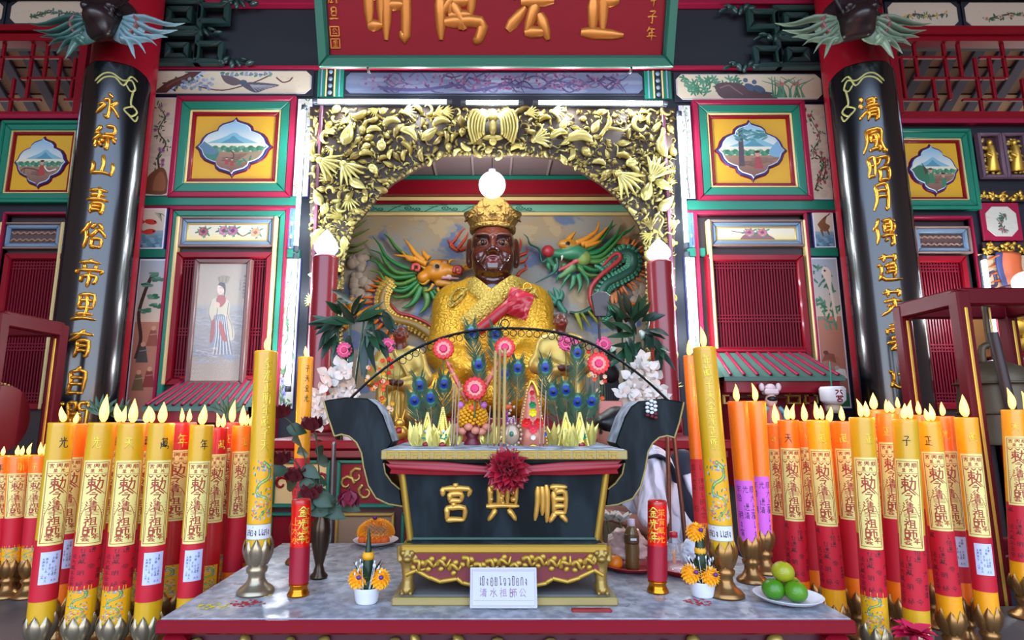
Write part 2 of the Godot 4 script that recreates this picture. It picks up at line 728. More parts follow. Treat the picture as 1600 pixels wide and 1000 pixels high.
# ---------------------------------------------------------------- handwriting: strokes on a grid of 25 by 25, two letters a point (column, row from the top)
const SIGNS := {
	"永": "lboe hhnhnwju dljlct thnm nlwv", "綠": "hcdi djij ijcp foev iqjt mctctilj jmwm pmpwnu lokr tnvq kujs", "山": "mdmt ejet etvt vjvu",
	"青": "eete fisi dmvm mbmm hphx hprprxpw hsrs hvrv", "俗": "hbbl fhfx mcjg pcth pgjn pgwn lplw lptptw lwtw", "帝": "mbme deue hgij rgqj ckwkvn ckbn gpgu gpspsuqv mmmy",
	"里": "gcgn gcscsn ghsh gnsn mcmw fsts cwww", "有": "dfvf nbck jkix jkskswqv joso jsss", "自": "nbkf gfgw gfsfsw gksk gpsp gwsw", "瀾": "bcde bidk btfn hchx hcncnhhh xcxxwv xcrcrhxh pjpw kltl mnmrsrsnmn pskw psuw",
	"清": "cbef bhel bujo iete jhsh hkvk ocok jnjw jnsnswqv jqsq jtst", "風": "edbx edsdsowxxu hgpf iiin iipipn inpn mfmu hvqu prrw", "昭": "dddt ddjdjt dkjk dtjt ldwdvjtj odlk nnnx nnwnwx nxwx",
	"月": "hcfx hcscswqv hhsh hmsm", "傳": "gbbk eiew kdvd lglm lgugum ljuj lmum qbqo jqwq tntxrw mtou", "蓬": "deue hbhh rbrh ljil mjsj qiqu kksk knsn jqtq bkek ekes escw esiwxw",
	"萊": "deue hbhh rbrh elul mimx hoip soqp mobw mowv", "雲": "gcsc mcmk dfdj dfvfvj hhjh phrh hmrm dqvq lqgv gvtv qsvx", "邊": "lclk lctctk lfsf lisi lktk jmwm nokt qost bkek ekes escw esiwxw",
	"順": "ddbw gdgt jcjx mdxd qdpg ogos ogwgws okwk oowo osws pslx ttxx", "興": "gcdd dddn dgfg dkfk jcjn jcpcpn lfnf lilm linin lmnm rcvcvn sgvg skvk boxo hqcw qqvw", "宮": "mbme dedi devevi ihil ihqhql ilql lmkp gpgw gpspsw gwsw",
	"勅": "cfmf hbhx djdn djljln dnln hnbt hnns ohwhvutv rbrjnw", "令": "mbcl mbwl kjoj hnrnov", "祖": "fbhd chkhcp fmfx hlkn nenu neueuu njuj noun kuxu", "師": "fbdf dfdw dfkfkldl dnknkwdw mexe mkmt mkwkwt rerx",
	"公": "kcdm ocvm lkfu futt pqvx", "水": "mbmwkv dijict thnm mkxv", "正": "ddud mdmv mmtm hlhv cvww", "萬": "deue hbhh rbrh hihq hirirq hmrm hqrq micq ckcx dswsvxtx mqmu imou", "法": "cbef bhel bujo kfvf pbpl imxm pmkv kvuv rqvx",
	"明": "dddt ddjdjt dkjk dtjt ndlx ndvdvwtv nivi nnvn", "甲": "gcgn gcscsn ghsh gnsn mcmx", "子": "gdsdmj mjmwjv cmwm", "年": "hbcj gfuf hlsl hlhr crxr mfmy", "旦": "hchp hcrcrp hiri hprp cuwu", "歲": "mcmh cfvf cjvj fjcx gnmn jnjv fvnv pjvx uosx",
	"大": "cjwj mbmjcx mjwx", "太": "cjwj mbmjcx mjwx lspv", "天": "edue clwl melnbx mlwx", "上": "mbmv mkuk cvww", "金": "mbck mbwk hkrk gosn mkmv hqis rqqs cvww", "光": "mbmj fdhh rdph cjwj kjcw ojovwvws",
	"E": "kdkv kvovosks", "ch": "gfgijjjfgf giiw iwrwrj rjuf", "ng": "mhkjmlojmh ojow owho", "o": "gmjmjqgqgm gmhgqgsjswgwgq", "y": "gegjjjjege gjgwswse gmmn", "OO": "qcjcjfngnv nvrvrsns", "j": "goigpgsjsw swlwlror", "w": "kghh kgqgsjsw swowosrs",
	"k": "gwgkijghkeqesh shsw", "s": "gihgqgtjtw gwgnsm gwkwktgt rhvd", "S": "gfgijjjfgf giiwrwrj rjve", "m1": "ocoe", "m2": "ldldoene", "m3": "hdidkbqbsd lbpd", "u": "oxoyqy", "ue": "hdhbsbsd obod qbqd",
}
var sign_cache := {}
func strokes(ch: String) -> Array:                       # points 0 to 1, y from the top
	if sign_cache.has(ch):
		return sign_cache[ch]
	var o := []
	for s in (SIGNS[ch] as String).split(" "):
		var p := PackedVector2Array()
		for i in range(0, s.length() - 1, 2):
			p.append(Vector2((s.unicode_at(i) - 97) / 24.0, (s.unicode_at(i + 1) - 97) / 24.0))
		o.append(p)
	sign_cache[ch] = o
	return o

func written(ch: String, zx: float, zy: float, w: float, h: float, bow := 0.0, slant := 0.0, bend = null) -> MB:   # raised strokes, centred on the origin
	var m := MB.new()
	var rise := 0.0
	for s in strokes(ch):
		var q := PackedVector2Array()
		for a in s:
			q.append(Vector2((a.x - .5 + (0.5 - a.y) * slant) * zx, (.5 - a.y) * zy))
		if q.size() == 2 and bow > 0:
			var mid := (q[0] + q[1]) / 2
			var e := q[1] - q[0]
			q = PackedVector2Array([q[0], mid + Vector2(-e.y, e.x) * bow, q[1]])
		m.brush(smoothed(q, 3) if q.size() > 2 else smoothed(q, 4), w, h + rise, .35, bend)
		rise += h * .04
	return m

# ---------------------------------------------------------------- painted panels (flat prints)
const CREAM := Color(.80, .74, .64)
func leaf_spot(p: Pix, x: float, y: float, l: float, a: float, k: Color) -> void:
	p.spot(x + cos(a) * l * .5 * p.h / p.w, y + sin(a) * l * .5, l * .55, l * .17, k, a, 9)

func art_branch(w: int, h: int, seed_: int, path: Array, leaf: Color, bloom: Color, thick := .06, base := CREAM, stem := Color(.33, .19, .17), each := 5) -> Pix:
	var g := RandomNumberGenerator.new()
	g.seed = seed_
	var p := Pix.new(w, h, base)
	for i in 60:
		p.spot(g.randf(), g.randf(), g.randf_range(.02, .09), g.randf_range(.01, .03), base.lerp(Color(.62, .56, .5), g.randf() * .35))
	for br in path:
		var c := smoothed(pv2(br), 6)
		var k := 0
		p.line(c, thick, stem.darkened(.45), thick * .3)
		p.line(c, thick * .75, stem, thick * .2)
		for q in c:
			k += 1
			if k % 2 == 0: continue
			for i in each:
				var a := g.randf() * TAU
				leaf_spot(p, q.x + g.randf_range(-.05, .05) * h / w, q.y + g.randf_range(-.05, .05), g.randf_range(.8, 1.5) * thick * 1.6, a, leaf.darkened(g.randf() * .5).lerp(Color(.6, .7, .5), g.randf() * .3))
			if g.randf() < .6:
				var b := Vector2(q.x + g.randf_range(-.06, .06) * h / w, q.y + g.randf_range(-.06, .06))
				for i in 6:
					p.spot(b.x + cos(i * 1.05) * thick * .6 * h / w, b.y + sin(i * 1.05) * thick * .6, thick * .55, thick * .45, bloom.lightened(g.randf() * .35), i * 1.05, 8)
				p.spot(b.x, b.y, thick * .35, thick * .3, bloom.darkened(.4))
	return p

func art_edge(p: Pix, k: Color, t := .03) -> Pix:
	var a := t * p.h / p.w
	p.rect(0, 0, 1, t, k); p.rect(0, 1 - t, 1, 1, k); p.rect(0, 0, a, 1, k); p.rect(1 - a, 0, 1, 1, k)
	return p

func art_birds(left: bool) -> Texture2D:
	var blue := Color(.38, .45, .56)
	var p: Pix
	if left:
		p = art_branch(512, 96, 3, [[.06, 1.1, .16, .55, .28, -.1], [.12, .6, .24, .5, .3, .1]], Color(.2, .36, .3), Color(.62, .70, .80), .13, CREAM, Color(.36, .2, .17), 4)
		p.line(smoothed(pv2([.04, 1.1, .12, .6, .22, .3, .3, -.1])), .34, Color(.33, .19, .17), .26)
		p.line(smoothed(pv2([.1, .7, .14, .5, .24, .2])), .08, Color(.45, .28, .23), .04)
		p.line(smoothed(pv2([.3, .7, .45, .85, .6, .6, .68, .4, .75, .15])), .05, Color(.3, .17, .15))
		p.line(smoothed(pv2([.78, .3, .82, .5, .86, .45, .88, .3])), .05, Color(.35, .18, .17))
		for i in 22:
			p.spot(.2 + (i % 11) * .018, .45 + (i / 11) * .25 + .1 * sin(i * 2.3), .08, .06, blue.lightened(.1 + .3 * fmod(i * .37, 1.0)), i)
			p.spot(.44 + (i % 11) * .03, .1 + .12 * fmod(i * .61, 1.0), .08, .05, (blue if i % 3 else Color(.22, .4, .32)).lightened(.25 * fmod(i * .37, 1.0)), i)
		p.poly(smoothed(pv2([.43, .2, .5, .25, .57, .5, .52, .65, .46, .5, .43, .2])), Color(.36, .3, .31))
		p.poly(smoothed(pv2([.55, .55, .64, .5, .8, .62, .72, .8, .66, .95, .6, .8, .55, .55])), Color(.3, .29, .34))
		for i in 7:
			p.line(pv2([.62, .62, .66 + .02 * i, .9 - .04 * i]), .03, Color(.6, .58, .6))
		p.spot(.575, .5, .13, .1, Color(.25, .32, .38), .2)
	else:
		p = Pix.new(512, 96, CREAM)
		for i in 26:
			var x := .06 + fmod(i * .173, 1.0) * .38
			var y := .15 + fmod(i * .37, 1.0) * .6
			for j in 5:
				leaf_spot(p, x, y, .2, .6 + j * .9 + i, Color(.18, .42, .3).lightened(.2 * fmod(i * .31, 1.0)))
		p.poly(smoothed(pv2([.26, .5, .3, .35, .42, .36, .5, .55, .62, .75, .68, 1, .4, 1, .3, .9, .26, .5])), Color(.33, .24, .26))
		p.line(smoothed(pv2([.3, .55, .36, .45, .4, .6, .45, .8])), .05, Color(.5, .38, .38))
		for b in [[.49, .35], [.55, .42]]:
			p.spot(b[0] + .02, b[1] + .18, .24, .13, Color(.27, .33, .42), .5)
			p.spot(b[0] - .012, b[1] - .1, .09, .09, Color(.3, .36, .44))
			p.line(pv2([b[0] + .04, b[1] + .3, b[0] + .11, b[1] + .35]), .08, Color(.22, .26, .33))
		for i in 18:
			var x := .66 + fmod(i * .137, 1.0) * .22
			p.line(smoothed(pv2([x, .9, x + .02 * sin(i * 1.7), .5, x + .1 * sin(i * 2.1), .12 + .2 * fmod(i * .6, 1.0)])), .07, Color(.2, .44, .32).lightened(.25 * fmod(i * .41, 1.0)), .02)
			if i % 4 == 0:
				p.spot(x + .03, .4, .1, .05, Color(.8, .4, .42), -.7)
	return art_edge(p, Color(.62, .6, .62), .04).tex()

func art_land(v: int) -> Texture2D:
	var p := Pix.new(256, 224, CREAM)
	p.grad(0, 0, 1, .45, Color(.45, .62, .74), Color(.80, .78, .72))
	p.grad(0, .45, 1, .62, Color(.80, .77, .68), Color(.78, .72, .58))
	var m := [.5, .55, .6, .5][v] as float
	p.poly(smoothed(pv2([m - .4, .44, m - .15, .33, m, .24, m + .12, .32, m + .36, .44])), Color(.44, .62, .68))
	p.poly(smoothed(pv2([m - .2, .44, m - .07, .36, m - .01, .3, m + .06, .37, m + .16, .44])), Color(.28, .50, .58))
	p.grad(0, .6, 1, 1, Color(.56, .43, .34), Color(.42, .27, .23))
	for i in 26:
		p.spot(i / 25.0, .55 + .02 * sin(i * 1.9), .05, .045, Color(.13, .38, .25).lightened(.25 * fmod(i * .37, 1.0)))
	for i in 30:
		p.spot(fmod(i * .377, 1.0), .64 + .34 * fmod(i * .61, 1.0), .09, .018, Color(.50, .37, .30).darkened(.25 * fmod(i * .23, 1.0)))
	if v == 0:
		p.poly(smoothed(pv2([0, .35, .12, .45, .3, .62, .2, .8, 0, .82, 0, .35])), Color(.3, .42, .5))
		p.poly(smoothed(pv2([.0, .6, .2, .66, .3, .62, .2, .85, 0, .9, 0, .6])), Color(.2, .42, .36))
		p.poly(pv2([.55, .8, .75, .62, 1, .56, 1, .8]), Color(.55, .46, .36))
		p.line(smoothed(pv2([.5, .8, .52, .66, .47, .58])), .02, Color(.3, .18, .15))
		for i in 9:
			leaf_spot(p, .55 + .04 * i, .78 + .02 * sin(i * 2.0), .1, i, Color(.2, .42, .3))
	if v == 1:
		p.poly(pv2([.28, .8, .31, .1, .38, .1, .37, .8]), Color(.28, .22, .25))
		for i in 26:
			leaf_spot(p, .2 + .5 * fmod(i * .29, 1.0), .12 + .2 * fmod(i * .47, 1.0), .13, sin(i) * .5, Color(.2, .42, .42).lightened(.2 * fmod(i * .4, 1.0)))
		p.poly(smoothed(pv2([.78, .5, .9, .35, 1, .32, 1, .62, .78, .6, .78, .5])), Color(.42, .58, .68))
	if v == 2:
		p.line(smoothed(pv2([.12, .72, .2, .64, .4, .66, .5, .7])), .03, Color(.34, .2, .17))
		p.line(pv2([.2, .64, .2, .8]), .02, Color(.3, .2, .17))
		p.line(smoothed(pv2([.6, .6, .7, .7, .85, .66])), .025, Color(.85, .8, .75))
	if v == 3:
		p.poly(smoothed(pv2([.02, .5, .2, .42, .34, .5, .36, .8, .1, .8, .02, .5])), Color(.16, .38, .26))
		p.poly(pv2([.24, .35, .36, .55, .3, .62]), Color(.25, .17, .15))
	for f in [[[.42, .74], [.5, .76]], [[.58, .6]], [[.55, .55]], [[.42, .56], [.68, .66]]][v]:
		var s := .16 if v != 0 else .07
		p.poly(PackedVector2Array([Vector2(f[0] - s * .4, f[1] + s * 1.5), Vector2(f[0] - s * .25, f[1] + s * .3), Vector2(f[0], f[1]), Vector2(f[0] + s * .3, f[1] + s * .3), Vector2(f[0] + s * .5, f[1] + s * 1.5)]), [Color(.55, .2, .18), Color(.55, .22, .22), Color(.6, .2, .17), Color(.18, .42, .3)][v])
		p.spot(f[0], f[1] - s * .15, s * .28, s * .32, Color(.72, .52, .42))
		p.spot(f[0], f[1] - s * .4, s * .32, s * .14, Color(.2, .13, .12))
	return p.tex()

func art_scene(v: int) -> Texture2D:      # tall strips of little stories
	var g := RandomNumberGenerator.new()
	g.seed = 40 + v
	var p := Pix.new(96, 448, CREAM)
	p.grad(0, 0, 1, .4, Color(.62, .68, .72), Color(.82, .74, .62))
	p.grad(0, .4, 1, 1, Color(.70, .48, .38), Color(.62, .38, .31))
	if v == 0:
		p.line(smoothed(pv2([.2, .62, .3, .5, .15, .35, .3, .2, .45, .12])), .025, Color(.25, .17, .14))
		for q in [[.5, .1], [.7, .13], [.4, .17], [.65, .24], [.75, .3], [.4, .33]]:
			for i in 9:
				p.spot(q[0] + g.randf_range(-.2, .2), q[1] + g.randf_range(-.012, .012), .022, .008, Color(.12, .36, .24).lightened(g.randf() * .3))
		for f in [[.4, .55, Color(.28, .28, .26)], [.35, .72, Color(.42, .33, .22)], [.7, .7, Color(.5, .2, .17)], [.7, .45, Color(.55, .3, .24)]]:
			p.poly(PackedVector2Array([Vector2(f[0] - .2, f[1] + .1), Vector2(f[0] - .1, f[1]), Vector2(f[0] + .1, f[1]), Vector2(f[0] + .22, f[1] + .1)]), f[2])
			p.spot(f[0], f[1] - .012, .017, .015, Color(.76, .58, .45))
			p.line(pv2([f[0] - .1, f[1] + .03, f[0] + .25, f[1] + .02]), .006, (f[2] as Color).lightened(.3))
	else:
		for q in [[.3, .1], [.5, .2], [.3, .3], [.6, .36], [.5, .43]]:
			for i in 10:
				leaf_spot(p, q[0] + g.randf_range(-.3, .3), q[1] + g.randf_range(-.03, .03), .05, g.randf() * TAU, Color(.15, .40, .26).lightened(g.randf() * .3))
		p.poly(smoothed(pv2([.35, .1, .5, .06, .72, .1, .7, .22, .78, .4, .7, .42, .62, .25, .5, .16, .35, .1])), Color(.86, .80, .72))
		p.spot(.5, .09, .008, .008, Color(.1, .08, .08))
		for f in [[.5, .66, Color(.62, .4, .3)], [.7, .74, Color(.85, .8, .74)], [.35, .64, Color(.5, .28, .2)]]:
			p.poly(PackedVector2Array([Vector2(f[0] - .3, f[1] + .06), Vector2(f[0] - .1, f[1]), Vector2(f[0] + .2, f[1] + .01), Vector2(f[0] + .25, f[1] + .07), Vector2(f[0], f[1] + .05)]), f[2])
			p.spot(f[0] - .1, f[1], .02, .014, (f[2] as Color).darkened(.25))
		p.spot(.85, .95, .06, .05, Color(.2, .42, .28))
	return art_edge(p, Color(.85, .83, .82), .012).tex()

func art_fish(v: int) -> Texture2D:
	var p := Pix.new(96, 160, CREAM)
	p.grad(0, 0, 1, .55, Color(.84, .78, .68), Color(.80, .76, .68))
	p.grad(0, .55, 1, 1, Color(.55, .65, .68), Color(.2, .36, .46))
	for i in 26:
		p.spot(fmod(i * .37, 1.0), .66 + .3 * fmod(i * .23, 1.0), .07, .025, Color(.3, .5, .58).lightened(.4 * fmod(i * .51, 1.0)))
	if v == 0:
		for f in [[.42, .34, .15], [.4, .58, -.1]]:
			p.spot(f[0], f[1], .15, .065, Color(.78, .22, .16), f[2], 16)
			p.poly(PackedVector2Array([Vector2(f[0] - .2, f[1]), Vector2(f[0] - .4, f[1] - .08), Vector2(f[0] - .38, f[1] + .07)]), Color(.72, .26, .18))
			p.spot(f[0] + .16, f[1] - .005, .02, .02, Color(.1, .05, .05))
		for i in 7:
			p.line(smoothed(pv2([.95, .2, .8, .14, .55 + .05 * i, .12 + .035 * i])), .012, Color(.3, .42, .3))
	else:
		p.poly(smoothed(pv2([.2, .35, .45, .2, .7, .1, .6, .3, .8, .4, .6, .55, .35, .5, .2, .35])), Color(.5, .33, .2))
		p.line(pv2([.5, .2, .85, .05]), .03, Color(.3, .2, .15))
		p.poly(pv2([.3, .5, .4, .68, .46, .68, .42, .5]), Color(.44, .3, .2))
		p.poly(pv2([.6, .5, .7, .66, .76, .64, .68, .46]), Color(.44, .3, .2))
	return art_edge(p, Color(.88, .88, .9), .03).tex()

func art_posy(v: int) -> Texture2D:
	var p := Pix.new(384, 88, Color(.82, .78, .68))
	p.grad(0, .5, 1, 1, Color(.82, .78, .66), Color(.84, .76, .50))
	var spots := [[.2, .45, Color(.5, .24, .26)], [.45, .4, Color(.62, .36, .45)], [.56, .4, Color(.55, .3, .42)], [.84, .5, Color(.80, .5, .36)]] if v == 0 else [[.42, .4, Color(.66, .36, .42)], [.58, .4, Color(.66, .34, .40)]]
	if v == 1:
		p.poly(smoothed(pv2([.28, 1, .36, .55, .5, .45, .64, .55, .72, 1, .28, 1])), Color(.5, .34, .34))
	for s in spots:
		for i in 14:
			leaf_spot(p, s[0] + .04 * sin(i * 2.1), s[1] + .1 * cos(i * 1.3), .3, i * .83, Color(.16, .42, .30).lightened(.25 * fmod(i * .37, 1.0)))
		for i in 9:
			p.spot(s[0] + .03 * cos(i * .8), s[1] + .14 * sin(i * .8), .15, .12, (s[2] as Color).lightened(.3 * fmod(i * .43, 1.0)), i)
		p.spot(s[0], s[1], .11, .1, (s[2] as Color).darkened(.3))
	p.line(smoothed(pv2([.62, .5, .68, .7, .74, .6] if v == 0 else [.2, .3, .3, .4, .4, .45])), .05, Color(.35, .2, .17))
	return p.tex()

func art_lady() -> Texture2D:
	var g := RandomNumberGenerator.new()
	g.seed = 9
	var p := Pix.new(224, 512, Color(.66, .60, .52))
	p.grad(0, 0, 1, .4, Color(.60, .53, .46), Color(.66, .60, .52))
	p.grad(0, .36, 1, .8, Color(.60, .57, .53), Color(.50, .46, .44))
	p.grad(0, .8, 1, 1, Color(.56, .49, .42), Color(.60, .52, .42))
	for i in 260:
		var x := g.randf()
		var y := g.randf_range(.38, .85)
		p.line(smoothed(PackedVector2Array([Vector2(x - .1, y), Vector2(x - .03, y - .008), Vector2(x + .04, y + .006), Vector2(x + .1, y)]), 3), g.randf_range(.002, .006), Color(.42, .42, .44).lightened(g.randf() * .4))
	var robe := Color(.74, .69, .58)
	p.poly(smoothed(pv2([.3, .32, .42, .29, .55, .3, .68, .34, .7, .46, .82, .58, .8, .66, .62, .66, .56, .72, .38, .72, .34, .5, .24, .42, .3, .32])), robe)
	p.poly(smoothed(pv2([.38, .45, .6, .45, .68, .6, .74, .75, .9, .82, .7, .82, .5, .72, .36, .72, .36, .6, .38, .45])), Color(.46, .48, .52))
	for i in 12:
		p.line(smoothed(PackedVector2Array([Vector2(.42 + .02 * i, .46), Vector2(.46 + .022 * i, .6), Vector2(.42 + .036 * i, .78)])), .006, Color(.28, .30, .38) if i % 2 else Color(.78, .75, .7))
	p.poly(smoothed(pv2([.34, .5, .4, .48, .42, .6, .38, .68, .33, .66, .34, .5])), Color(.60, .24, .2))
	p.poly(smoothed(pv2([.5, .5, .56, .52, .68, .66, .6, .66, .5, .56, .5, .5])), Color(.62, .24, .2))
	for s in [[.3, .33, .26, .42, .34, .52, .36, .68], [.66, .34, .66, .44, .76, .54, .8, .64], [.4, .3, .44, .4, .42, .5]]:
		p.line(smoothed(pv2(s)), .005, Color(.35, .3, .28))
	p.poly(smoothed(pv2([.42, .28, .56, .28, .6, .33, .5, .38, .42, .33, .42, .28])), Color(.60, .22, .2))
	p.spot(.42, .36, .03, .025, Color(.80, .68, .58))
	p.spot(.48, .22, .035, .05, Color(.83, .72, .64))
	p.poly(smoothed(pv2([.4, .2, .46, .16, .55, .17, .58, .24, .56, .29, .54, .22, .44, .19, .4, .2])), Color(.12, .1, .1))
	p.poly(pv2([.38, .12, .5, .1, .66, .115, .63, .155, .6, .175, .42, .16]), Color(.52, .46, .36))
	p.line(pv2([.42, .12, .44, .16]), .004, Color(.3, .25, .2)); p.line(pv2([.5, .11, .5, .165]), .004, Color(.3, .25, .2)); p.line(pv2([.58, .11, .57, .17]), .004, Color(.3, .25, .2))
	for y in [.21, .205]:
		p.line(pv2([.45, .215, .472, .212]), .004, Color(.15, .1, .1)); p.line(pv2([.49, .212, .51, .215]), .004, Color(.15, .1, .1))
	p.line(pv2([.47, .25, .49, .25]), .005, Color(.6, .2, .2))
	for i in 7:
		p.text(strokes(["天", "上", "水", "祖", "金", "光", "正"][i]), .935, .1 + i * .03, .05, .024, .003, Color(.2, .17, .16))
		if i < 5:
			p.text(strokes(["公", "大", "里", "子", "年"][i]), .86, .14 + i * .02, .03, .014, .002, Color(.35, .3, .28))
	return p.tex()

func art_sky() -> Texture2D:
	var nz := FastNoiseLite.new()
	nz.seed = 5
	nz.frequency = .012
	nz.fractal_octaves = 5
	var w := 384
	var h := 256
	var im := Image.create(w, h, false, Image.FORMAT_RGB8)
	for y in h:
		for x in w:
			var a := nz.get_noise_2d(x, y * 1.5)
			var b := nz.get_noise_2d(x * 1.7 + 900, y * 2.4 + 60)
			var k := Color(.60, .49, .34).lerp(Color(.54, .52, .49), clampf(.5 + a * 1.6, 0, 1))
			if b > .2:
				k = k.lerp(Color(.27, .36, .56), minf((b - .2) * 4.2, .7))
			if a < -.25:
				k = k.lerp(Color(.66, .58, .44), .6)
			im.set_pixel(x, y, k)
	return ImageTexture.create_from_image(im)

func art_vine() -> Texture2D:             # the green scroll band
	var p := Pix.new(512, 48, Color(.40, .60, .50))
	var d := Color(.07, .25, .2)
	for i in 6:
		var x := i / 6.0
		p.line(smoothed(PackedVector2Array([Vector2(x, .95), Vector2(x + .03, .5), Vector2(x + .06, .15), Vector2(x + .1, .1)])), .07, d)
		var c := PackedVector2Array()
		for j in 16:
			c.append(Vector2(x + .095 + cos(j * .7) * .022 * (1 - j / 18.0), .45 + sin(j * .7) * .3 * (1 - j / 18.0)))
		p.line(c, .07, d)
		c = PackedVector2Array()
		for j in 12:
			c.append(Vector2(x + .135 - cos(j * .75) * .016 * (1 - j / 14.0), .6 + sin(j * .75) * .24 * (1 - j / 14.0)))
		p.line(c, .07, d)
		p.line(pv2([x + .05, .75, x + .12, .8, x + .16, .9]), .06, d)
		p.line(pv2([x + .02, .3, x + .06, .3]), .05, d)
	p.rect(0, 0, 1, .06, d); p.rect(0, .94, 1, 1, d)
	return p.tex()

func art_plum() -> Texture2D:
	var g := RandomNumberGenerator.new()
	g.seed = 21
	var p := Pix.new(640, 48, Color(.30, .33, .42))
	for i in 50:
		p.spot(g.randf(), g.randf(), .6, .1, Color(.30, .33, .42).lerp(Color(.40, .42, .49), g.randf()))
	for i in 60:
		var x := g.randf_range(.08, .9)
		var y := g.randf_range(.1, .9)
		p.line(smoothed(PackedVector2Array([Vector2(x, y), Vector2(x + .03, y + g.randf_range(-.4, .4)), Vector2(x + .06, y + g.randf_range(-.4, .4))])), .1, Color(.17, .14, .25).lightened(g.randf() * .15), .04)
	for i in 160:
		p.spot(g.randf_range(.06, .93), g.randf_range(.08, .8), .07, .05, Color(.30, .15, .27).lightened(g.randf() * .2), g.randf() * 3)
	p.line(smoothed(pv2([.12, .75, .25, .85, .38, .6, .42, .9, .55, .6, .65, .8, .7, .4, .8, .7])), .16, Color(.22, .2, .33), .06)
	return p.tex()

func art_tag() -> Texture2D:
	var p := Pix.new(448, 224, Color(.68, .67, .70))
	var k := Color(.55, .42, .45)
	for i in 60:
		for e in [.025, .95]:
			p.rect(.02 + i * .016, e, .028 + i * .016, e + .028, k)
	for i in 30:
		p.rect(.012, .03 + i * .031, .03, .045 + i * .031, k); p.rect(.972, .03 + i * .031, .988, .045 + i * .031, k)
	p.rect(.04, .82, .96, .828, k); p.rect(.05, .07, .95, .077, k)
	var ink := Color(.28, .2, .25)
	var x := .12
	for s in [["E"], ["ch", "m3"], ["ng"], ["o", "m2", "u"], ["y"], ["OO"], ["j"], ["w"], ["S", "ue"], ["o"], ["k"], ["ng"]]:
		for q in s:
			p.text(strokes(q), x, .19, .06, .27, .022, ink)
		x += .038 if s[0] == "E" else .066
	for i in 5:
		p.text(strokes(["清", "水", "祖", "師", "公"][i]), .14 + i * .148, .5, .12, .25, .02, Color(.45, .28, .4) if i % 2 else Color(.5, .38, .5))
	return p.tex()

func art_thai_label() -> Texture2D:
	var p := Pix.new(192, 80, Color(.80, .79, .80))
	var x := .06
	for s in ["s", "o", "ng", "E", "E", "s", "ng"]:
		p.text(strokes(s), x, .26, .17, .5, .055, Color(.25, .2, .22))
		x += .09 if s == "E" else .135
	p.text(strokes("m1"), .22, .1, .17, .5, .05, Color(.25, .2, .22))
	p.rect(0, .0, 1, .03, Color(.5, .5, .55)); p.rect(0, .97, 1, 1, Color(.5, .5, .55))
	return p.tex()

func art_charm() -> Texture2D:            # the long yellow charm on the candles
	var p := Pix.new(192, 768, Color(.88, .82, .50))
	var k := Color(.60, .20, .10)
	p.rect(.07, .025, .93, .032, k); p.rect(.07, .968, .93, .975, k); p.rect(.07, .025, .1, .975, k); p.rect(.9, .025, .93, .975, k)
	p.rect(.1, .16, .9, .165, k)
	for i in 3:
		p.text(strokes(["宮", "興", "順"][i]), .13 + i * .26, .042, .22, .055, .006, k)
	p.text(strokes("里"), .3, .105, .16, .042, .006, k); p.text(strokes("光"), .56, .105, .16, .042, .006, k)
	for x in [.22, .5, .78]:
		p.line(PackedVector2Array([Vector2(x - .08, .18), Vector2(x, .2), Vector2(x + .08, .18)]), .012, k)
	p.text(strokes("勅"), .22, .2, .6, .16, .014, k)
	p.text(strokes("令"), .22, .335, .56, .13, .013, k)
	p.line(smoothed(pv2([.5, .3, .7, .36, .9, .41])), .016, k, .004)
	p.text(strokes("公"), .34, .44, .3, .06, .009, k)
	p.text(strokes("清"), .26, .485, .48, .12, .011, k)
	for i in 4:
		p.line(pv2([.5, .6 + i * .014, .74, .59 + i * .018]), .006, k); p.line(pv2([.3, .6 + i * .014, .48, .605 + i * .016]), .006, k)
	p.line(pv2([.48, .59, .48, .69]), .01, k)
	p.text(strokes("祖"), .26, .66, .48, .12, .012, k)
	p.text(strokes("師"), .24, .765, .5, .11, .012, k)
	p.text(strokes("雲"), .22, .87, .34, .08, .009, k); p.text(strokes("年"), .58, .86, .26, .07, .009, k)
	for s in [-1.0, 1.0]:
		p.line(smoothed(PackedVector2Array([Vector2(.5 + s * .2, .54), Vector2(.5 + s * .36, .66), Vector2(.5 + s * .34, .8), Vector2(.5 + s * .38, .95)])), .006, k)
		for i in 9:
			p.rect(.5 + s * .36 - .015, .5 + i * .03, .5 + s * .36 + .015, .51 + i * .03, k)
	return p.tex()

func art_writing(w: int, h: int, base: Color, ink: Color, rows: int, seed_: int, t := .006) -> Texture2D:
	var g := RandomNumberGenerator.new()
	g.seed = seed_
	var p := Pix.new(w, h, base)
	var all := SIGNS.keys()
	var z := .8 / rows
	for r in rows:
		var x := .1
		while x < .82:
			if g.randf() < .72:
				p.text(strokes(all[g.randi() % 46]), x, .08 + r * .86 / rows, z * 1.05 * h / w, z, t, ink)
			x += z * 1.25 * h / w
	return p.tex()

func art_dragon_print() -> Texture2D:     # the printed dragon low on the candles
	var p := Pix.new(128, 256, Color(.88, .62, .06))
	var g := RandomNumberGenerator.new()
	g.seed = 4
	p.line(smoothed(pv2([.5, .06, .75, .16, .7, .3, .35, .4, .3, .55, .65, .62, .7, .76, .4, .9])), .07, Color(.35, .52, .28), .03)
	p.line(smoothed(pv2([.5, .06, .75, .16, .7, .3, .35, .4, .3, .55, .65, .62, .7, .76, .4, .9])), .025, Color(.72, .72, .3), .01)
	for i in 80:
		p.spot(.12 + g.randf() * .76, .03 + g.randf() * .92, .03, .013, [Color(.42, .52, .66), Color(.66, .70, .72), Color(.26, .48, .34), Color(.74, .40, .36)][i % 4], g.randf() * 3)
	return p.tex()

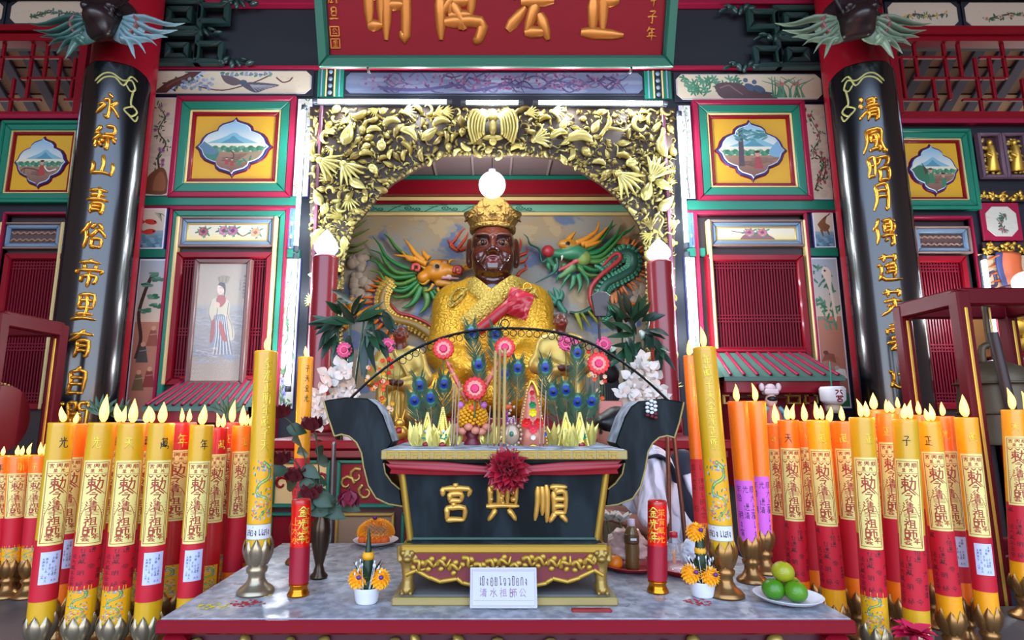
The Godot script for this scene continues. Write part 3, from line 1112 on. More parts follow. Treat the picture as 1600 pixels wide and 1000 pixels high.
# ---------------------------------------------------------------- the hall and its carved back wall
const WD := 4.6
func c_red() -> StandardMaterial3D: return mat("red lacquer", Color(.48, .035, .10), .34, 0, {"metallic_specular": .32, "clearcoat": .15, "clearcoat_roughness": .1})
func c_rose() -> StandardMaterial3D: return mat("rose lacquer", Color(.55, .08, .21), .4, 0, {"metallic_specular": .35})
func c_green() -> StandardMaterial3D: return mat("green paint", Color(.03, .42, .33), .4)
func c_navy() -> StandardMaterial3D: return mat("navy paint", Color(.03, .055, .11), .6)
func c_black() -> StandardMaterial3D: return mat("black lacquer", Color(.012, .018, .03), .2, 0, {"clearcoat": .6, "clearcoat_roughness": .1})
func c_gold() -> StandardMaterial3D: return mat("gold leaf", Color(.83, .66, .27), .34, .75)
func c_oldgold() -> StandardMaterial3D: return mat("old gold", Color(.72, .60, .31), .42, .55)
func c_yellow() -> StandardMaterial3D: return mat("yellow panel", Color(.78, .58, .08), .5)
func c_cream() -> StandardMaterial3D: return mat("cream paint", Color(.80, .70, .46), .5)
func c_blue() -> StandardMaterial3D: return mat("grey blue paint", Color(.40, .48, .56), .5)
func c_indigo() -> StandardMaterial3D: return mat("indigo line", Color(.12, .12, .36), .5)
func c_white() -> StandardMaterial3D: return mat("white paint", Color(.82, .82, .84), .5)
func c_wood() -> StandardMaterial3D: return mat("dark wood", Color(.16, .10, .10), .5)

func wallbox(x0: float, y0: float, x1: float, y1: float, z := -WD, t := .2) -> void:
	struct("wall_back", MB.new().box(Vector3((x0 + x1) / 2, (y0 + y1) / 2, z - t / 2), Vector3(x1 - x0, y1 - y0, t)), c_navy())

func plate(r: Rect2, z0: float, z1: float, b := .004) -> MB:
	return MB.new().box(Vector3(r.position.x + r.size.x / 2, r.position.y + r.size.y / 2, (z0 + z1) / 2), Vector3(r.size.x, r.size.y, z1 - z0), b)

func framed(r: Rect2, t: float, z0: float, z1: float, b := .004) -> MB:
	return frame(MB.new(), r.position.x, r.position.y, r.end.x, r.end.y, t, z0, z1, b)

func shrunk(r: Rect2, t: float) -> Rect2:
	return Rect2(r.position + Vector2(t, t), r.size - Vector2(t, t) * 2)

func flat(r: Rect2, z: float) -> MB:                    # a painted surface
	var m := MB.new()
	m.face(PackedVector3Array([Vector3(r.position.x, r.position.y, z), Vector3(r.end.x, r.position.y, z), Vector3(r.end.x, r.end.y, z), Vector3(r.position.x, r.end.y, z)]), PackedVector2Array([Vector2(0, 1), Vector2(1, 1), Vector2(1, 0), Vector2(0, 0)]))
	return m

func cusped(r: Rect2, k := 1.0) -> PackedVector2Array:  # a four-lobed, pointed outline
	var q := [0, 1, .06, .9, .18, .85, .34, .79, .44, .69, .47, .57, .58, .53, .74, .44, .84, .30, .90, .12, 1, 0]
	var o := PackedVector2Array()
	var m := r.get_center()
	for s in [[1, 1], [1, -1], [-1, -1], [-1, 1]]:
		var a := pv2(q)
		if s[0] * s[1] < 0:
			a.reverse()
		for i in a.size() - 1:
			o.append(m + a[i] * Vector2(s[0], s[1]) * r.size / 2 * k)
	return o

func hall() -> void:
	var stone := mat("hall floor", Color(.42, .38, .36), .35, 0, {"albedo_texture": noise_tex(.02, Color(.40, .36, .34), Color(.50, .46, .43)), "uv1_triplanar": true})
	struct("floor", MB.new().box(Vector3(0, -.1, -3), Vector3(13.4, .2, 14)), stone)
	struct("ceiling", MB.new().box(Vector3(0, 6.6, -1.9), Vector3(13.4, .2, 5.8)), mat("hall ceiling", Color(.36, .30, .28), .8))
	struct("wall_left", MB.new().box(Vector3(-6.6, 3.3, -.6), Vector3(.2, 6.8, 8.4)), mat("hall wall", Color(.62, .50, .46), .7))
	struct("wall_right", MB.new().box(Vector3(6.6, 3.3, -.6), Vector3(.2, 6.8, 8.4)), mats["hall wall"])
	var wl := R(-40, 58, 138, 182, WD)
	var wr := R(1388, 58, 1640, 190, WD)
	var ni := R(486, 170, 1052, 640, WD)
	var yb := minf(wl.position.y, wr.position.y)
	var yt := maxf(wl.end.y, wr.end.y)
	wallbox(-6.5, 0, ni.position.x, yb); wallbox(ni.end.x, 0, 6.5, yb)
	wallbox(-6.5, yt, 6.5, 6.5)
	wallbox(wl.end.x, yb, ni.position.x, yt); wallbox(ni.end.x, yb, wr.position.x, yt)
	wallbox(ni.position.x, ni.end.y, ni.end.x, yt)
	wallbox(-6.5, yb, wl.position.x - .9, yt); wallbox(wr.end.x + .5, yb, 6.5, yt)
	# ---- lattice windows high at both sides, and the tiled roof behind them
	var k := 0
	for w in [[wl, -1.0], [wr, 1.0]]:
		k += 1
		var r: Rect2 = w[0]
		if w[1] < 0: r = Rect2(r.position.x - .8, yb, r.size.x + .8, yt - yb)
		else: r = Rect2(r.position.x, yb, r.size.x + .4, yt - yb)
		var o := struct("window_%d" % k, framed(r, .07, -WD - .06, -WD + .05), c_red())
		var rows := 4
		for i in rows + 1:
			if i > 0 and i < rows:
				for j in 9:
					if (j + i * 2) % 5 == 4: continue
					var x := r.position.x + r.size.x * (j + .08) / 9
					struct("lattice_bar", MB.new().box(Vector3(x + r.size.x / 18, r.position.y + r.size.y * i / rows, -WD), Vector3(r.size.x / 9, .022, .03), .004), c_red(), o)
		for j in range(1, 14):
			var n := j % 3
			var y0: float = r.position.y + r.size.y * [0.0, .25, .5][n]
			var y1: float = r.position.y + r.size.y * [.75, 1.0, 1.0][n]
			if j % 2: y1 = y0 + r.size.y * .5
			struct("lattice_bar", MB.new().box(Vector3(r.position.x + r.size.x * j / 14, (y0 + y1) / 2, -WD), Vector3(.024, y1 - y0, .03), .004), c_red(), o)
	var slope := -.73
	var roof := struct("roof", MB.new().box(Vector3(0, 4.56, -7.05), Vector3(13, 5.35 * .001 + .02, .02)), c_wood())
	var tile_m := [mat("roof tile", Color(.66, .47, .36), .8), mat("roof tile worn", Color(.70, .55, .43), .8), mat("roof tile dark", Color(.53, .40, .32), .8)]
	var sl := Basis(Vector3.RIGHT, -atan(-slope))
	var tm := MB.new().box(Vector3.ZERO, Vector3(.15, .018, .29), .006).mesh()
	var rm := MB.new().box(Vector3.ZERO, Vector3(.115, .05, 3.6), .006).mesh()
	struct("roof_deck", MB.new().at(Vector3(0, 6.05 - 1.9 * .73 + .06, -6.6), sl).box(Vector3.ZERO, Vector3(13, .03, 4.4)), mat("roof deck", Color(.25, .2, .19), .9), roof)
	for side in [-1.0, 1.0]:
		for i in 12:
			var x: float = side * (3.3 + i * .262)
			var m := Vector3(x, 0, 0)
			put("rafter", rm, mat("rafter", Color(.34, .31, .36), .7), roof, Vector3(x + .13, 6.05 - 1.7 * .73 - .0, -6.4), sl)
			for j in 7:
				var d := 4.95 + j * .24
				put("tile", tm, tile_m[(i * 3 + j * 5) % 3], roof, Vector3(x, 6.05 - (d - 4.7) * .73 + .018, -d), Basis(Vector3.RIGHT, -atan(.73) + .05))
		put("purlin", MB.new().tube(PackedVector3Array([Vector3(side * 2.9, 4.66, -5.9), Vector3(side * 6.3, 4.66, -5.9)]), .085, 12), mat("purlin", Color(.56, .13, .12), .4), roof)
	# ---- beams at the top
	var beam := R(-40, -60, 1640, 8, WD - .1)
	struct("trim_1", plate(Rect2(-6.4, beam.position.y + .1, 12.8, .5), -WD, -WD + .1), c_navy())
	struct("trim_2", plate(R(234, 6, 1287, 14, WD), -WD, -WD + .07), c_rose())
	struct("trim_3", plate(R(-700, 47, 140, 56, WD), -WD, -WD + .08), c_red())
	struct("trim_4", plate(R(1390, 49, 2200, 62, WD), -WD, -WD + .08), c_red())
	struct("trim_5", plate(R(232, 106, 1290, 111, WD), -WD, -WD + .04), c_rose())
	struct("trim_6", plate(R(-600, 183, 140, 190, WD), -WD, -WD + .06), c_rose())
	struct("trim_7", plate(R(1385, 190, 2200, 197, WD), -WD, -WD + .06), c_rose())
	struct("trim_8", plate(R(1356, 66, 1392, 190, WD), -WD, -WD + .03), c_green())
	# ---- rails of the two inner bays
	var n := 9
	for q in [[222, 309, 470, 323], [1072, 315, 1303, 330], [216, 391, 262, 404], [436, 391, 470, 404], [1072, 389, 1100, 402], [1262, 389, 1306, 402]]:
		struct("trim_%d" % n, plate(R(q[0], q[1], q[2], q[3], WD), -WD, -WD + .035), c_green())
		n += 1
	for q in [[222, 323, 470, 327], [1072, 330, 1303, 334]]:
		struct("trim_%d" % n, plate(R(q[0], q[1], q[2], q[3], WD), -WD, -WD + .03), c_rose())
		n += 1

func painted(label: String, q: Array, tex: Texture2D, edge: StandardMaterial3D, cat := "painting", cut := 0.0, t := .018, d := WD) -> void:
	var r := R(q[0], q[1], q[2], q[3], d)
	var o := thing("painted_panel", label, cat, Vector3(r.get_center().x, r.position.y, -d))
	var l := Rect2(r.position - Vector2(r.get_center().x, r.position.y), r.size)
	put("board", plate(l, 0, .02), edge, o)
	var m := MB.new()
	m.prism(rect2(l.position.x + t, l.position.y + t, l.end.x - t, l.end.y - t, cut), .018, .025, .002)
	put("painted_face", m, print_mat("print " + label, tex, .5), o)

func scallop_panel(label: String, q: Array, v: int, outer: Array, d := WD) -> void:      # green frame, yellow ground, scalloped picture
	var r := R(q[0], q[1], q[2], q[3], d)
	var c := Vector3(r.get_center().x, r.position.y, -d)
	var o := thing("landscape_panel", label, "wall panel", c)
	var l := Rect2(r.position - Vector2(c.x, c.y), r.size)
	var k: float = l.size.x
	put("outer_frame", framed(l, k * .045, 0, .06, .008), outer[0], o)
	put("green_frame", framed(shrunk(l, k * .045), k * .075, 0, .05, .008), c_green(), o)
	put("gilt_edge", framed(shrunk(l, k * .12), k * .016, 0, .045, .005), c_cream(), o)
	put("inner_frame", framed(shrunk(l, k * .136), k * .03, 0, .035, .006), c_red(), o)
	var g := shrunk(l, k * .16)
	put("yellow_board", plate(g, 0, .018), c_yellow(), o)
	for s in [[1.0, .024, c_red(), "scalloped_border"], [.96, .034, c_indigo(), "dark_line"], [.9, .038, c_white(), "white_line"]]:
		put(s[3], MB.new().prism(cusped(shrunk(g, k * .012), s[0]), .016, s[1], .006), s[2], o)
	put("painted_face", MB.new().prism(cusped(shrunk(g, k * .012), .86), .03, .0395), print_mat("land %d" % v, art_land(v), .5), o)

func slats(r: Rect2, step: float, z: float) -> MB:
	var m := MB.new()
	var x := r.position.x + step * .5
	while x < r.end.x:
		m.box(Vector3(x, r.get_center().y, z), Vector3(step * .5, r.size.y, .014))
		x += step
	for y in [r.position.y + r.size.y * .04, r.position.y + r.size.y * .38, r.position.y + r.size.y * .96]:
		for j in 3:
			m.box(Vector3(r.get_center().x, y + (j - 1) * step * 1.1, z + .004), Vector3(r.size.x, step * .45, .014))
	return m

func lattice_door(label: String, q: Array, head: Array, grille: Array, art: Texture2D, d := WD, fret := false) -> void:
	var r := R(q[0], q[1], q[2], q[3], d)
	r = Rect2(r.position.x, .5, r.size.x, r.end.y - .5)
	var c := Vector3(r.get_center().x, r.position.y, -d)
	var o := thing("lattice_door", label, "door", c)
	var off := Vector2(c.x, c.y)
	var l := Rect2(r.position - off, r.size)
	var h := R(head[0], head[1], head[2], head[3], d)
	h.position -= off
	var g := R(grille[0], grille[1], grille[2], grille[3], d)
	g.position -= off
	var e := .055
	put("edge_strip", framed(l, .022, 0, .065, .006), c_rose(), o)
	put("green_frame", framed(shrunk(l, .022), minf(h.position.x - l.position.x - .03, l.end.x - h.end.x - .03), 0, .05, .008), c_green(), o)
	put("back_board", plate(shrunk(l, .03), -.02, .004), c_wood(), o)
	put("gilt_strip", MB.new().box(Vector3(h.position.x - .012, (g.position.y + h.end.y) / 2, .03), Vector3(.03, h.end.y - g.position.y, .06), .008), c_cream(), o)
	put("gilt_strip", MB.new().box(Vector3(h.end.x + .012, (g.position.y + h.end.y) / 2, .03), Vector3(.03, h.end.y - g.position.y, .06), .008), c_cream(), o)
	put("head_frame", framed(h, .018, 0, .05, .006), mat("head moulding", Color(.50, .40, .36), .5), o)
	put("blue_moulding", framed(shrunk(h, .018), .035, 0, .036, .01), c_blue(), o)
	var hp := shrunk(h, .053)
	if fret:
		put("head_board", plate(hp, 0, .008), mat("carved brown", Color(.30, .2, .18), .5), o)
		var m := MB.new()
		for i in 15:
			for s in [-1.0, 1.0]:
				var x := hp.position.x + hp.size.x * (i + .5) / 15
				var y: float = hp.get_center().y + hp.size.y * .25 * s
				m.at(Vector3(x, y, .012), Basis(Vector3.BACK, .6 * s * (1 if i % 2 else -1))).box(Vector3.ZERO, Vector3(hp.size.x / 11, .014, .014), .003)
		stuff(put("woven_fretwork", m, mat("fret tan", Color(.55, .42, .36), .45), o))
	else:
		put("painted_face", MB.new().prism(rect2(hp.position.x, hp.position.y, hp.end.x, hp.end.y, .02), 0, .02, .002), print_mat("posy " + label, art, .5), o)
		put("gilt_corner", framed(hp, .012, .012, .026, .004), c_oldgold(), o)
	put("red_frame", framed(g, e, 0, .055, .01), c_red(), o)
	var gi := shrunk(g, e)
	stuff(put("slats", slats(gi, .0235, .02), mat("slat red", Color(.40, .04, .11), .45, 0, {"metallic_specular": .3}), o))

func quatre_leaf(m: MB, r: Rect2, z: float, seed_: int, n: int) -> void:          # filler of small carved leaves
	var g := RandomNumberGenerator.new()
	g.seed = seed_
	for i in n:
		var p := Vector3(g.randf_range(r.position.x, r.end.x), g.randf_range(r.position.y, r.end.y), z + g.randf() * .01)
		m.ball(p, Vector3(g.randf_range(.012, .03), g.randf_range(.008, .016), .012), 7, 5, Basis(Vector3.BACK, g.randf() * TAU))

func bays() -> void:
	painted("long painted panel of a spread-winged bird on a flowering branch, left of the signboard", [236, 110, 491, 152], art_birds(true), c_navy(), "painting", .05)
	painted("long painted panel of two doves on a rock with bamboo, right of the signboard", [1052, 115, 1285, 161], art_birds(false), c_navy(), "painting", .05)
	painted("long dusky panel of plum branches between the signboard and the tube lamps", [538, 113, 1006, 151], art_plum(), c_navy(), "painting", .04)
	for q in [[497, 110, 538, 153], [1006, 113, 1048, 156]]:
		var r := R(q[0], q[1], q[2], q[3], WD)
		var l: bool = q[0] < 700
		var o := thing("beaded_panel", "green striped panel with a row of round studs beside the " + ("bird" if l else "doves") + " painting", "wall panel", Vector3(r.get_center().x, r.position.y, -WD))
		put("board", MB.new().box(Vector3(0, r.size.y / 2, .012), Vector3(r.size.x, r.size.y, .024), .004), c_green(), o)
		for s in [-.34, -.16, .16, .34]:
			put("stripe", MB.new().box(Vector3(r.size.x * s, r.size.y / 2, .026), Vector3(.014, r.size.y, .012), .003), c_cream() if absf(s) < .3 else c_blue(), o)
		put("dark_strip", MB.new().box(Vector3(0, r.size.y / 2, .025), Vector3(.05, r.size.y, .008)), c_navy(), o)
		for i in 4:
			put("stud", MB.new().ball(Vector3(0, r.size.y * (i + .5) / 4, .03), Vector3(.02, .02, .012)), c_blue(), o)
	for q in [["left", [-90, 2, 10, 42], 60, Color(.3, .4, .3)], ["left", [17, 2, 190, 42], 61, Color(.2, .3, .28)], ["right", [1382, 4, 1496, 47], 62, Color(.70, .55, .25)], ["right", [1502, 4, 1680, 47], 63, Color(.62, .45, .35)], ["mid", [1085, -14, 1245, 7], 64, Color(.7, .5, .4)], ["mid", [300, -14, 470, 4], 65, Color(.6, .5, .5)]]:
		var what: String = {60: "at the top left corner of the wall", 61: "beside the green-finned bracket over the left tile lattice", 62: "with yellow fruit, beside the scaled bracket on the right", 63: "and grass, at the top right corner of the wall", 64: "cut by the top edge, right of the signboard", 65: "cut by the top edge, left of the signboard"}[q[2]]
		painted("beam panel painted with leaves " + what, q[1], art_branch(320, 96, q[2], [[.2, .7, .4, .5, .6, .6, .85, .45]], Color(.18, .34, .24), q[3], .08, Color(.74, .67, .60)).tex(), c_navy(), "painting", .05)
	scallop_panel("yellow panel with scalloped mountain landscape above the lady's door", [274, 155, 461, 311], 0, [c_rose()])
	scallop_panel("yellow panel with scalloped picture of tall tree and robed figure, above right lattice door", [1084, 161, 1259, 316], 1, [c_rose()])
	scallop_panel("small yellow panel with scalloped picture of riders, left of the left column", [2, 193, 134, 320], 2, [c_green()])
	scallop_panel("small yellow panel with scalloped picture of an old man, right of the right column", [1391, 206, 1517, 330], 3, [c_green()])
	var lf := Color(.16, .36, .22)
	painted("narrow panel painted with a flowering tree over a brown rock, right of the left column", [230, 153, 273, 309], (func():
		var p := art_branch(112, 400, 11, [[.6, .75, .5, .6, .75, .48, .4, .35, .6, .2, .3, .1]], lf, Color(.50, .32, .44), .022, CREAM, Color(.28, .16, .18), 3)
		p.poly(smoothed(pv2([.08, .98, .1, .85, .35, .76, .7, .72, .92, .8, .95, .98, .08, .98])), Color(.42, .26, .17))
		p.poly(smoothed(pv2([.4, .95, .45, .82, .7, .76, .88, .85, .86, .95, .4, .95])), Color(.56, .36, .24))
		return art_edge(p, Color(.82, .8, .8), .008).tex()).call(), c_indigo(), "painting", 0.0, .01)
	painted("narrow panel painted with a red-berried vine, left of the right column", [1257, 164, 1294, 315], art_edge(art_branch(112, 400, 12, [[.2, .9, .5, .75, .7, .6, .3, .5, .65, .35, .4, .2, .2, .1], [.6, .8, .8, .65, .5, .55]], Color(.15, .34, .22), Color(.55, .2, .2), .02, CREAM, Color(.34, .2, .17), 3), Color(.82, .8, .8), .008).tex(), c_indigo(), "painting", 0.0, .01)
	painted("pale strip painted with green sprigs behind the upper left tube lamp", [462, 156, 487, 309], art_branch(80, 400, 13, [[.5, 1, .4, .7, .6, .4, .5, .05]], Color(.3, .52, .42), Color(.7, .6, .4), .02, Color(.80, .80, .78)).tex(), c_indigo(), "painting", 0.0, .006)
	painted("pale strip painted with green sprigs behind the upper right tube lamp", [1062, 166, 1082, 313], art_branch(80, 400, 14, [[.5, 1, .4, .7, .6, .4, .5, .05]], Color(.3, .52, .42), Color(.6, .66, .6), .02, Color(.80, .80, .78)).tex(), c_indigo(), "painting", 0.0, .006)
	painted("small panel painted with two red fish over waves", [219, 325, 262, 392], art_fish(0), c_indigo(), "painting", 0.0, .01)
	painted("small panel painted with a brown deer over blue waves", [1267, 331, 1303, 390], art_fish(1), c_indigo(), "painting", 0.0, .01)
	painted("tall strip painted with a pine tree and robed figures beside the left column", [207, 404, 257, 660], art_scene(0), c_indigo(), "painting", 0.0, .01)
	painted("tall strip painted with a white elephant trunk and forest beside the right column", [1272, 402, 1318, 640], art_scene(1), c_indigo(), "painting", 0.0, .01)
	painted("small blue strip of painted waves beside the left tube lamps", [446, 325, 468, 391], art_branch(64, 128, 15, [[.5, 1, .5, 0]], Color(.3, .5, .5), Color(.75, .6, .2), .05, Color(.25, .42, .66)).tex(), c_indigo(), "painting", 0.0, .006)
	painted("small blue strip of painted waves beside the right tube lamps", [1073, 332, 1086, 389], art_branch(64, 128, 16, [[.5, 1, .5, 0]], Color(.3, .5, .5), Color(.5, .6, .3), .05, Color(.25, .42, .62)).tex(), c_indigo(), "painting", 0.0, .006)
	painted("tall strip painted with grapes and gourds behind the lower left tube lamp", [440, 404, 466, 640], art_branch(80, 440, 17, [[.5, 1, .3, .8, .7, .6, .3, .4, .6, .15]], Color(.28, .52, .34), Color(.42, .42, .62), .026, Color(.74, .74, .68)).tex(), c_indigo(), "painting", 0.0, .006)
	painted("tall strip painted with gourds and leaves behind the lower right tube lamp", [1073, 402, 1092, 640], art_branch(80, 440, 18, [[.5, 1, .3, .8, .7, .6, .3, .4, .6, .15]], Color(.28, .52, .34), Color(.75, .62, .3), .026, Color(.66, .74, .66)).tex(), c_indigo(), "painting", 0.0, .006)
	lattice_door("lattice door with green frame and painted flower head panel, holding the lady's picture", [258, 328, 446, 640], [284, 341, 431, 388], [272, 396, 424, 602], art_posy(0))
	lattice_door("closed red lattice door with green frame and flower head panel, right of the niche", [1090, 334, 1268, 640], [1107, 346, 1252, 387], [1104, 400, 1257, 565], art_posy(1))
	lattice_door("dark red lattice door with woven fretwork head, left of the left column", [-6, 335, 118, 640], [10, 350, 101, 391], [-1, 398, 101, 640], null, WD, true)
	lattice_door("dark red lattice door with woven fretwork head, right of the right column", [1408, 341, 1530, 640], [1424, 356, 1511, 398], [1420, 402, 1518, 640], null, WD, true)
	# the lady's picture hangs in the left door
	var r := R(299, 406, 388, 602, WD - .09)
	var o := thing("lady_picture", "tall picture of a robed lady in square cap standing on waves, in the left door", "picture", Vector3(r.get_center().x, r.position.y, -WD + .09))
	var l := Rect2(-r.size.x / 2, 0, r.size.x, r.size.y)
	put("frame", framed(l, .035, -.03, .03, .008), mat("ribbed brown", Color(.40, .27, .25), .4), o)
	put("picture_print", flat(shrunk(l, .033), .008), print_mat("lady", art_lady(), .35), o)
	put("glazing", plate(shrunk(l, .034), .014, .018, 0), mat("picture glass", Color(1, 1, 1, .05), .02, 0, {"transparency": BaseMaterial3D.TRANSPARENCY_ALPHA, "metallic_specular": .1}), o)
	# fretwork at the beam ends
	for s in [[-1.0, [237, 4, 440, 104]], [1.0, [1090, 14, 1285, 110]]]:
		var a := R(s[1][0], s[1][1], s[1][2], s[1][3], WD - .05)
		var f := thing("fretwork_bracket", "teal carved fretwork bracket beside the " + ("left" if s[0] < 0 else "right") + " column, under the top beam", "bracket", Vector3(a.position.x, a.position.y, -WD + .05))
		var teal := mat("teal carving", Color(.10, .20, .19), .35)
		for z in [[0, .5, .40, .5], [0, .0, .40, .5], [.36, .62, .24, .32], [.36, .0, .22, .34], [.12, .62, .2, .26], [.14, .08, .18, .24]]:
			var x0: float = a.size.x * z[0] if s[0] < 0 else a.size.x * (1 - z[0] - z[2])
			put("fret_frame", frame(MB.new(), x0, a.size.y * z[1], x0 + a.size.x * z[2], a.size.y * (z[1] + z[3]), .05, 0, .06, .014), teal, f)
		for z in [[.56, .96], [.56, .04], [.3, .5]]:
			var x0: float = a.size.x * (z[0] as float) if s[0] < 0 else a.size.x * (1 - z[0])
			var m := MB.new()
			for i in 6:
				m.ball(Vector3(x0 - s[0] * i * .05, a.size.y * z[1] + .02 * sin(i * 2.0), .03), Vector3(.045, .03 - .003 * i, .03), 9, 6, Basis(Vector3.BACK, i * .7))
			put("carved_leaf", m, teal, f)
	# little tiled roofs over the side shrines
	for s in [["left", 236, 398, 598, 636, 12], ["right", 1122, 1306, 552, 590, 9]]:
		var a := R(s[1], s[3], s[2], s[4], WD - .35)
		var c := Vector3(a.get_center().x, a.position.y, -WD)
		var ro := thing("shrine_roof", "small " + ("wide green eave with many rose ribs, under the lady's door" if s[0] == "left" else "green eave with rose ribs over the red side shrine"), "roof", c)
		var w := a.size.x
		var rise := a.size.y + .05
		var m := MB.new()
		m.face(PackedVector3Array([Vector3(-w / 2, 0, .45), Vector3(w / 2, 0, .45), Vector3(w * .42, rise, .03), Vector3(-w * .42, rise, .03)]))
		m.face(PackedVector3Array([Vector3(-w / 2, -.03, .45), Vector3(w / 2, -.03, .45), Vector3(w / 2, 0, .45), Vector3(-w / 2, 0, .45)]))
		m.face(PackedVector3Array([Vector3(-w / 2, 0, .45), Vector3(-w * .42, rise, .03), Vector3(-w / 2, 0, .0)]))
		m.face(PackedVector3Array([Vector3(w / 2, 0, .0), Vector3(w * .42, rise, .03), Vector3(w / 2, 0, .45)]))
		m.face(PackedVector3Array([Vector3(-w / 2, -.03, .45), Vector3(-w / 2, -.03, 0), Vector3(w / 2, -.03, 0), Vector3(w / 2, -.03, .45)]))
		put("tiled_slope", m, mat("eave green", Color(.24, .38, .33), .5), ro)
		for i in s[5]:
			var f: float = (i + .5) / s[5] - .5
			put("rib", MB.new().tube(PackedVector3Array([Vector3(w * .84 * f, rise, .03), Vector3(w * f, .015, .45)]), .011, 8), c_rose(), ro)
		put("ridge", MB.new().tube(PackedVector3Array([Vector3(-w * .44, rise, .04), Vector3(w * .44, rise, .04)]), .028, 8), c_red(), ro)
		put("eave_board", MB.new().box(Vector3(0, -.07, .4), Vector3(w * .96, .09, .03), .006), c_red(), ro)
	side_shrine()
	far_right()

func side_shrine() -> void:
	var d := WD - .2
	var r := R(1140, 590, 1274, 760, d)
	var o := thing("side_shrine", "red side shrine cabinet with gold writing under the right eave", "shrine", Vector3(r.get_center().x, r.position.y, -d))
	var l := Rect2(-r.size.x / 2, 0, r.size.x, r.size.y)
	put("back", plate(l, -.18, -.1), mat("shrine red", Color(.48, .10, .15), .35), o)
	put("frame", framed(l, .05, -.1, .03, .008), c_red(), o)
	put("head_board", MB.new().box(Vector3(0, l.size.y - .1, .0), Vector3(l.size.x * .92, .12, .05), .006), mat("shrine head", Color(.36, .08, .12), .4), o)
	for i in 3:
		put("character", written(["金", "天", "上"][i], .1, .09, .008, .006), c_oldgold(), o, Vector3(-.14 + i * .14, l.size.y - .1, .026))
	for i in 3:
		put("fret", framed(Rect2([-.36, .12, .25][i], l.size.y - .2, .1, .07), .014, 0, .03, .004), c_oldgold(), o)
	for s in [-1.0, 1.0]:
		put("side_board", MB.new().box(Vector3(s * l.size.x * .38, l.size.y * .4, -.02), Vector3(.13, l.size.y * .74, .03), .006), c_red(), o)
	put("character", written("太", .1, .1, .009, .006, .1), c_gold(), o, Vector3(l.size.x * .38, l.size.y * .56, 0))
	put("character", written("公", .09, .09, .009, .006, .1), c_gold(), o, Vector3(l.size.x * .38, l.size.y * .42, 0))
	# a little figurine and a lantern
	var f := thing("opera_figurine", "tiny figurine with a tall white headdress in front of the red side shrine", "figurine", P(1208, 668, d - .25))
	var m := MB.new()
	m.at(Vector3.ZERO).lathe(pv2([.001, 0, .075, .0, .07, .05, .055, .12, .04, .15, .001, .155]), 12)
	put("robe", m, mat("figurine robe", Color(.78, .35, .28), .5), f)
	put("head", MB.new().ball(Vector3(0, .19, 0), Vector3(.042, .048, .04)), mat("figurine skin", Color(.85, .70, .62), .5), f)
	put("beard", MB.new().ball(Vector3(0, .2, .02), Vector3(.036, .022, .03)), mat("ink", Color(.03, .03, .03), .5), f)
	put("headdress", MB.new().box(Vector3(0, .25, 0), Vector3(.1, .04, .07), .01).ball(Vector3(-.06, .285, 0), Vector3(.02, .03, .02)).ball(Vector3(.06, .285, 0), Vector3(.02, .03, .02)).ball(Vector3(0, .28, 0), Vector3(.04, .03, .03)), mat("figurine white", Color(.85, .75, .75), .5), f)
	for s in [-1.0, 1.0]:
		put("sleeve", MB.new().tube(PackedVector3Array([Vector3(s * .04, .14, .02), Vector3(s * .075, .1, .03), Vector3(s * .08, .03, .03)]), .018), mat("figurine sleeve", Color(.35, .6, .62), .5), f)
	var lp := P(1302, 632, d - .3)
	var ln := thing("hanging_lantern", "small white hanging lantern with two red characters, left of the right column", "lantern", lp)
	put("shade", MB.new().lathe(pv2([.001, 0, .055, .0, .085, .03, .088, .11, .075, .125, .001, .125]), 8), mat("lantern white", Color(.85, .84, .84), .5), ln)
	put("foot", MB.new().lathe(pv2([.05, -.06, .055, -.03, .045, 0]), 8), mat("lantern foot", Color(.70, .62, .5), .5), ln)
	put("hanger", MB.new().tube(PackedVector3Array([Vector3(0, .12, 0), Vector3(.005, .3, 0)]), .006, 6), c_green(), ln)
	put("character", written("大", .06, .05, .006, .004), c_red(), ln, Vector3(0, .09, .082))
	put("character", written("宮", .055, .05, .005, .004), c_red(), ln, Vector3(0, .04, .082))

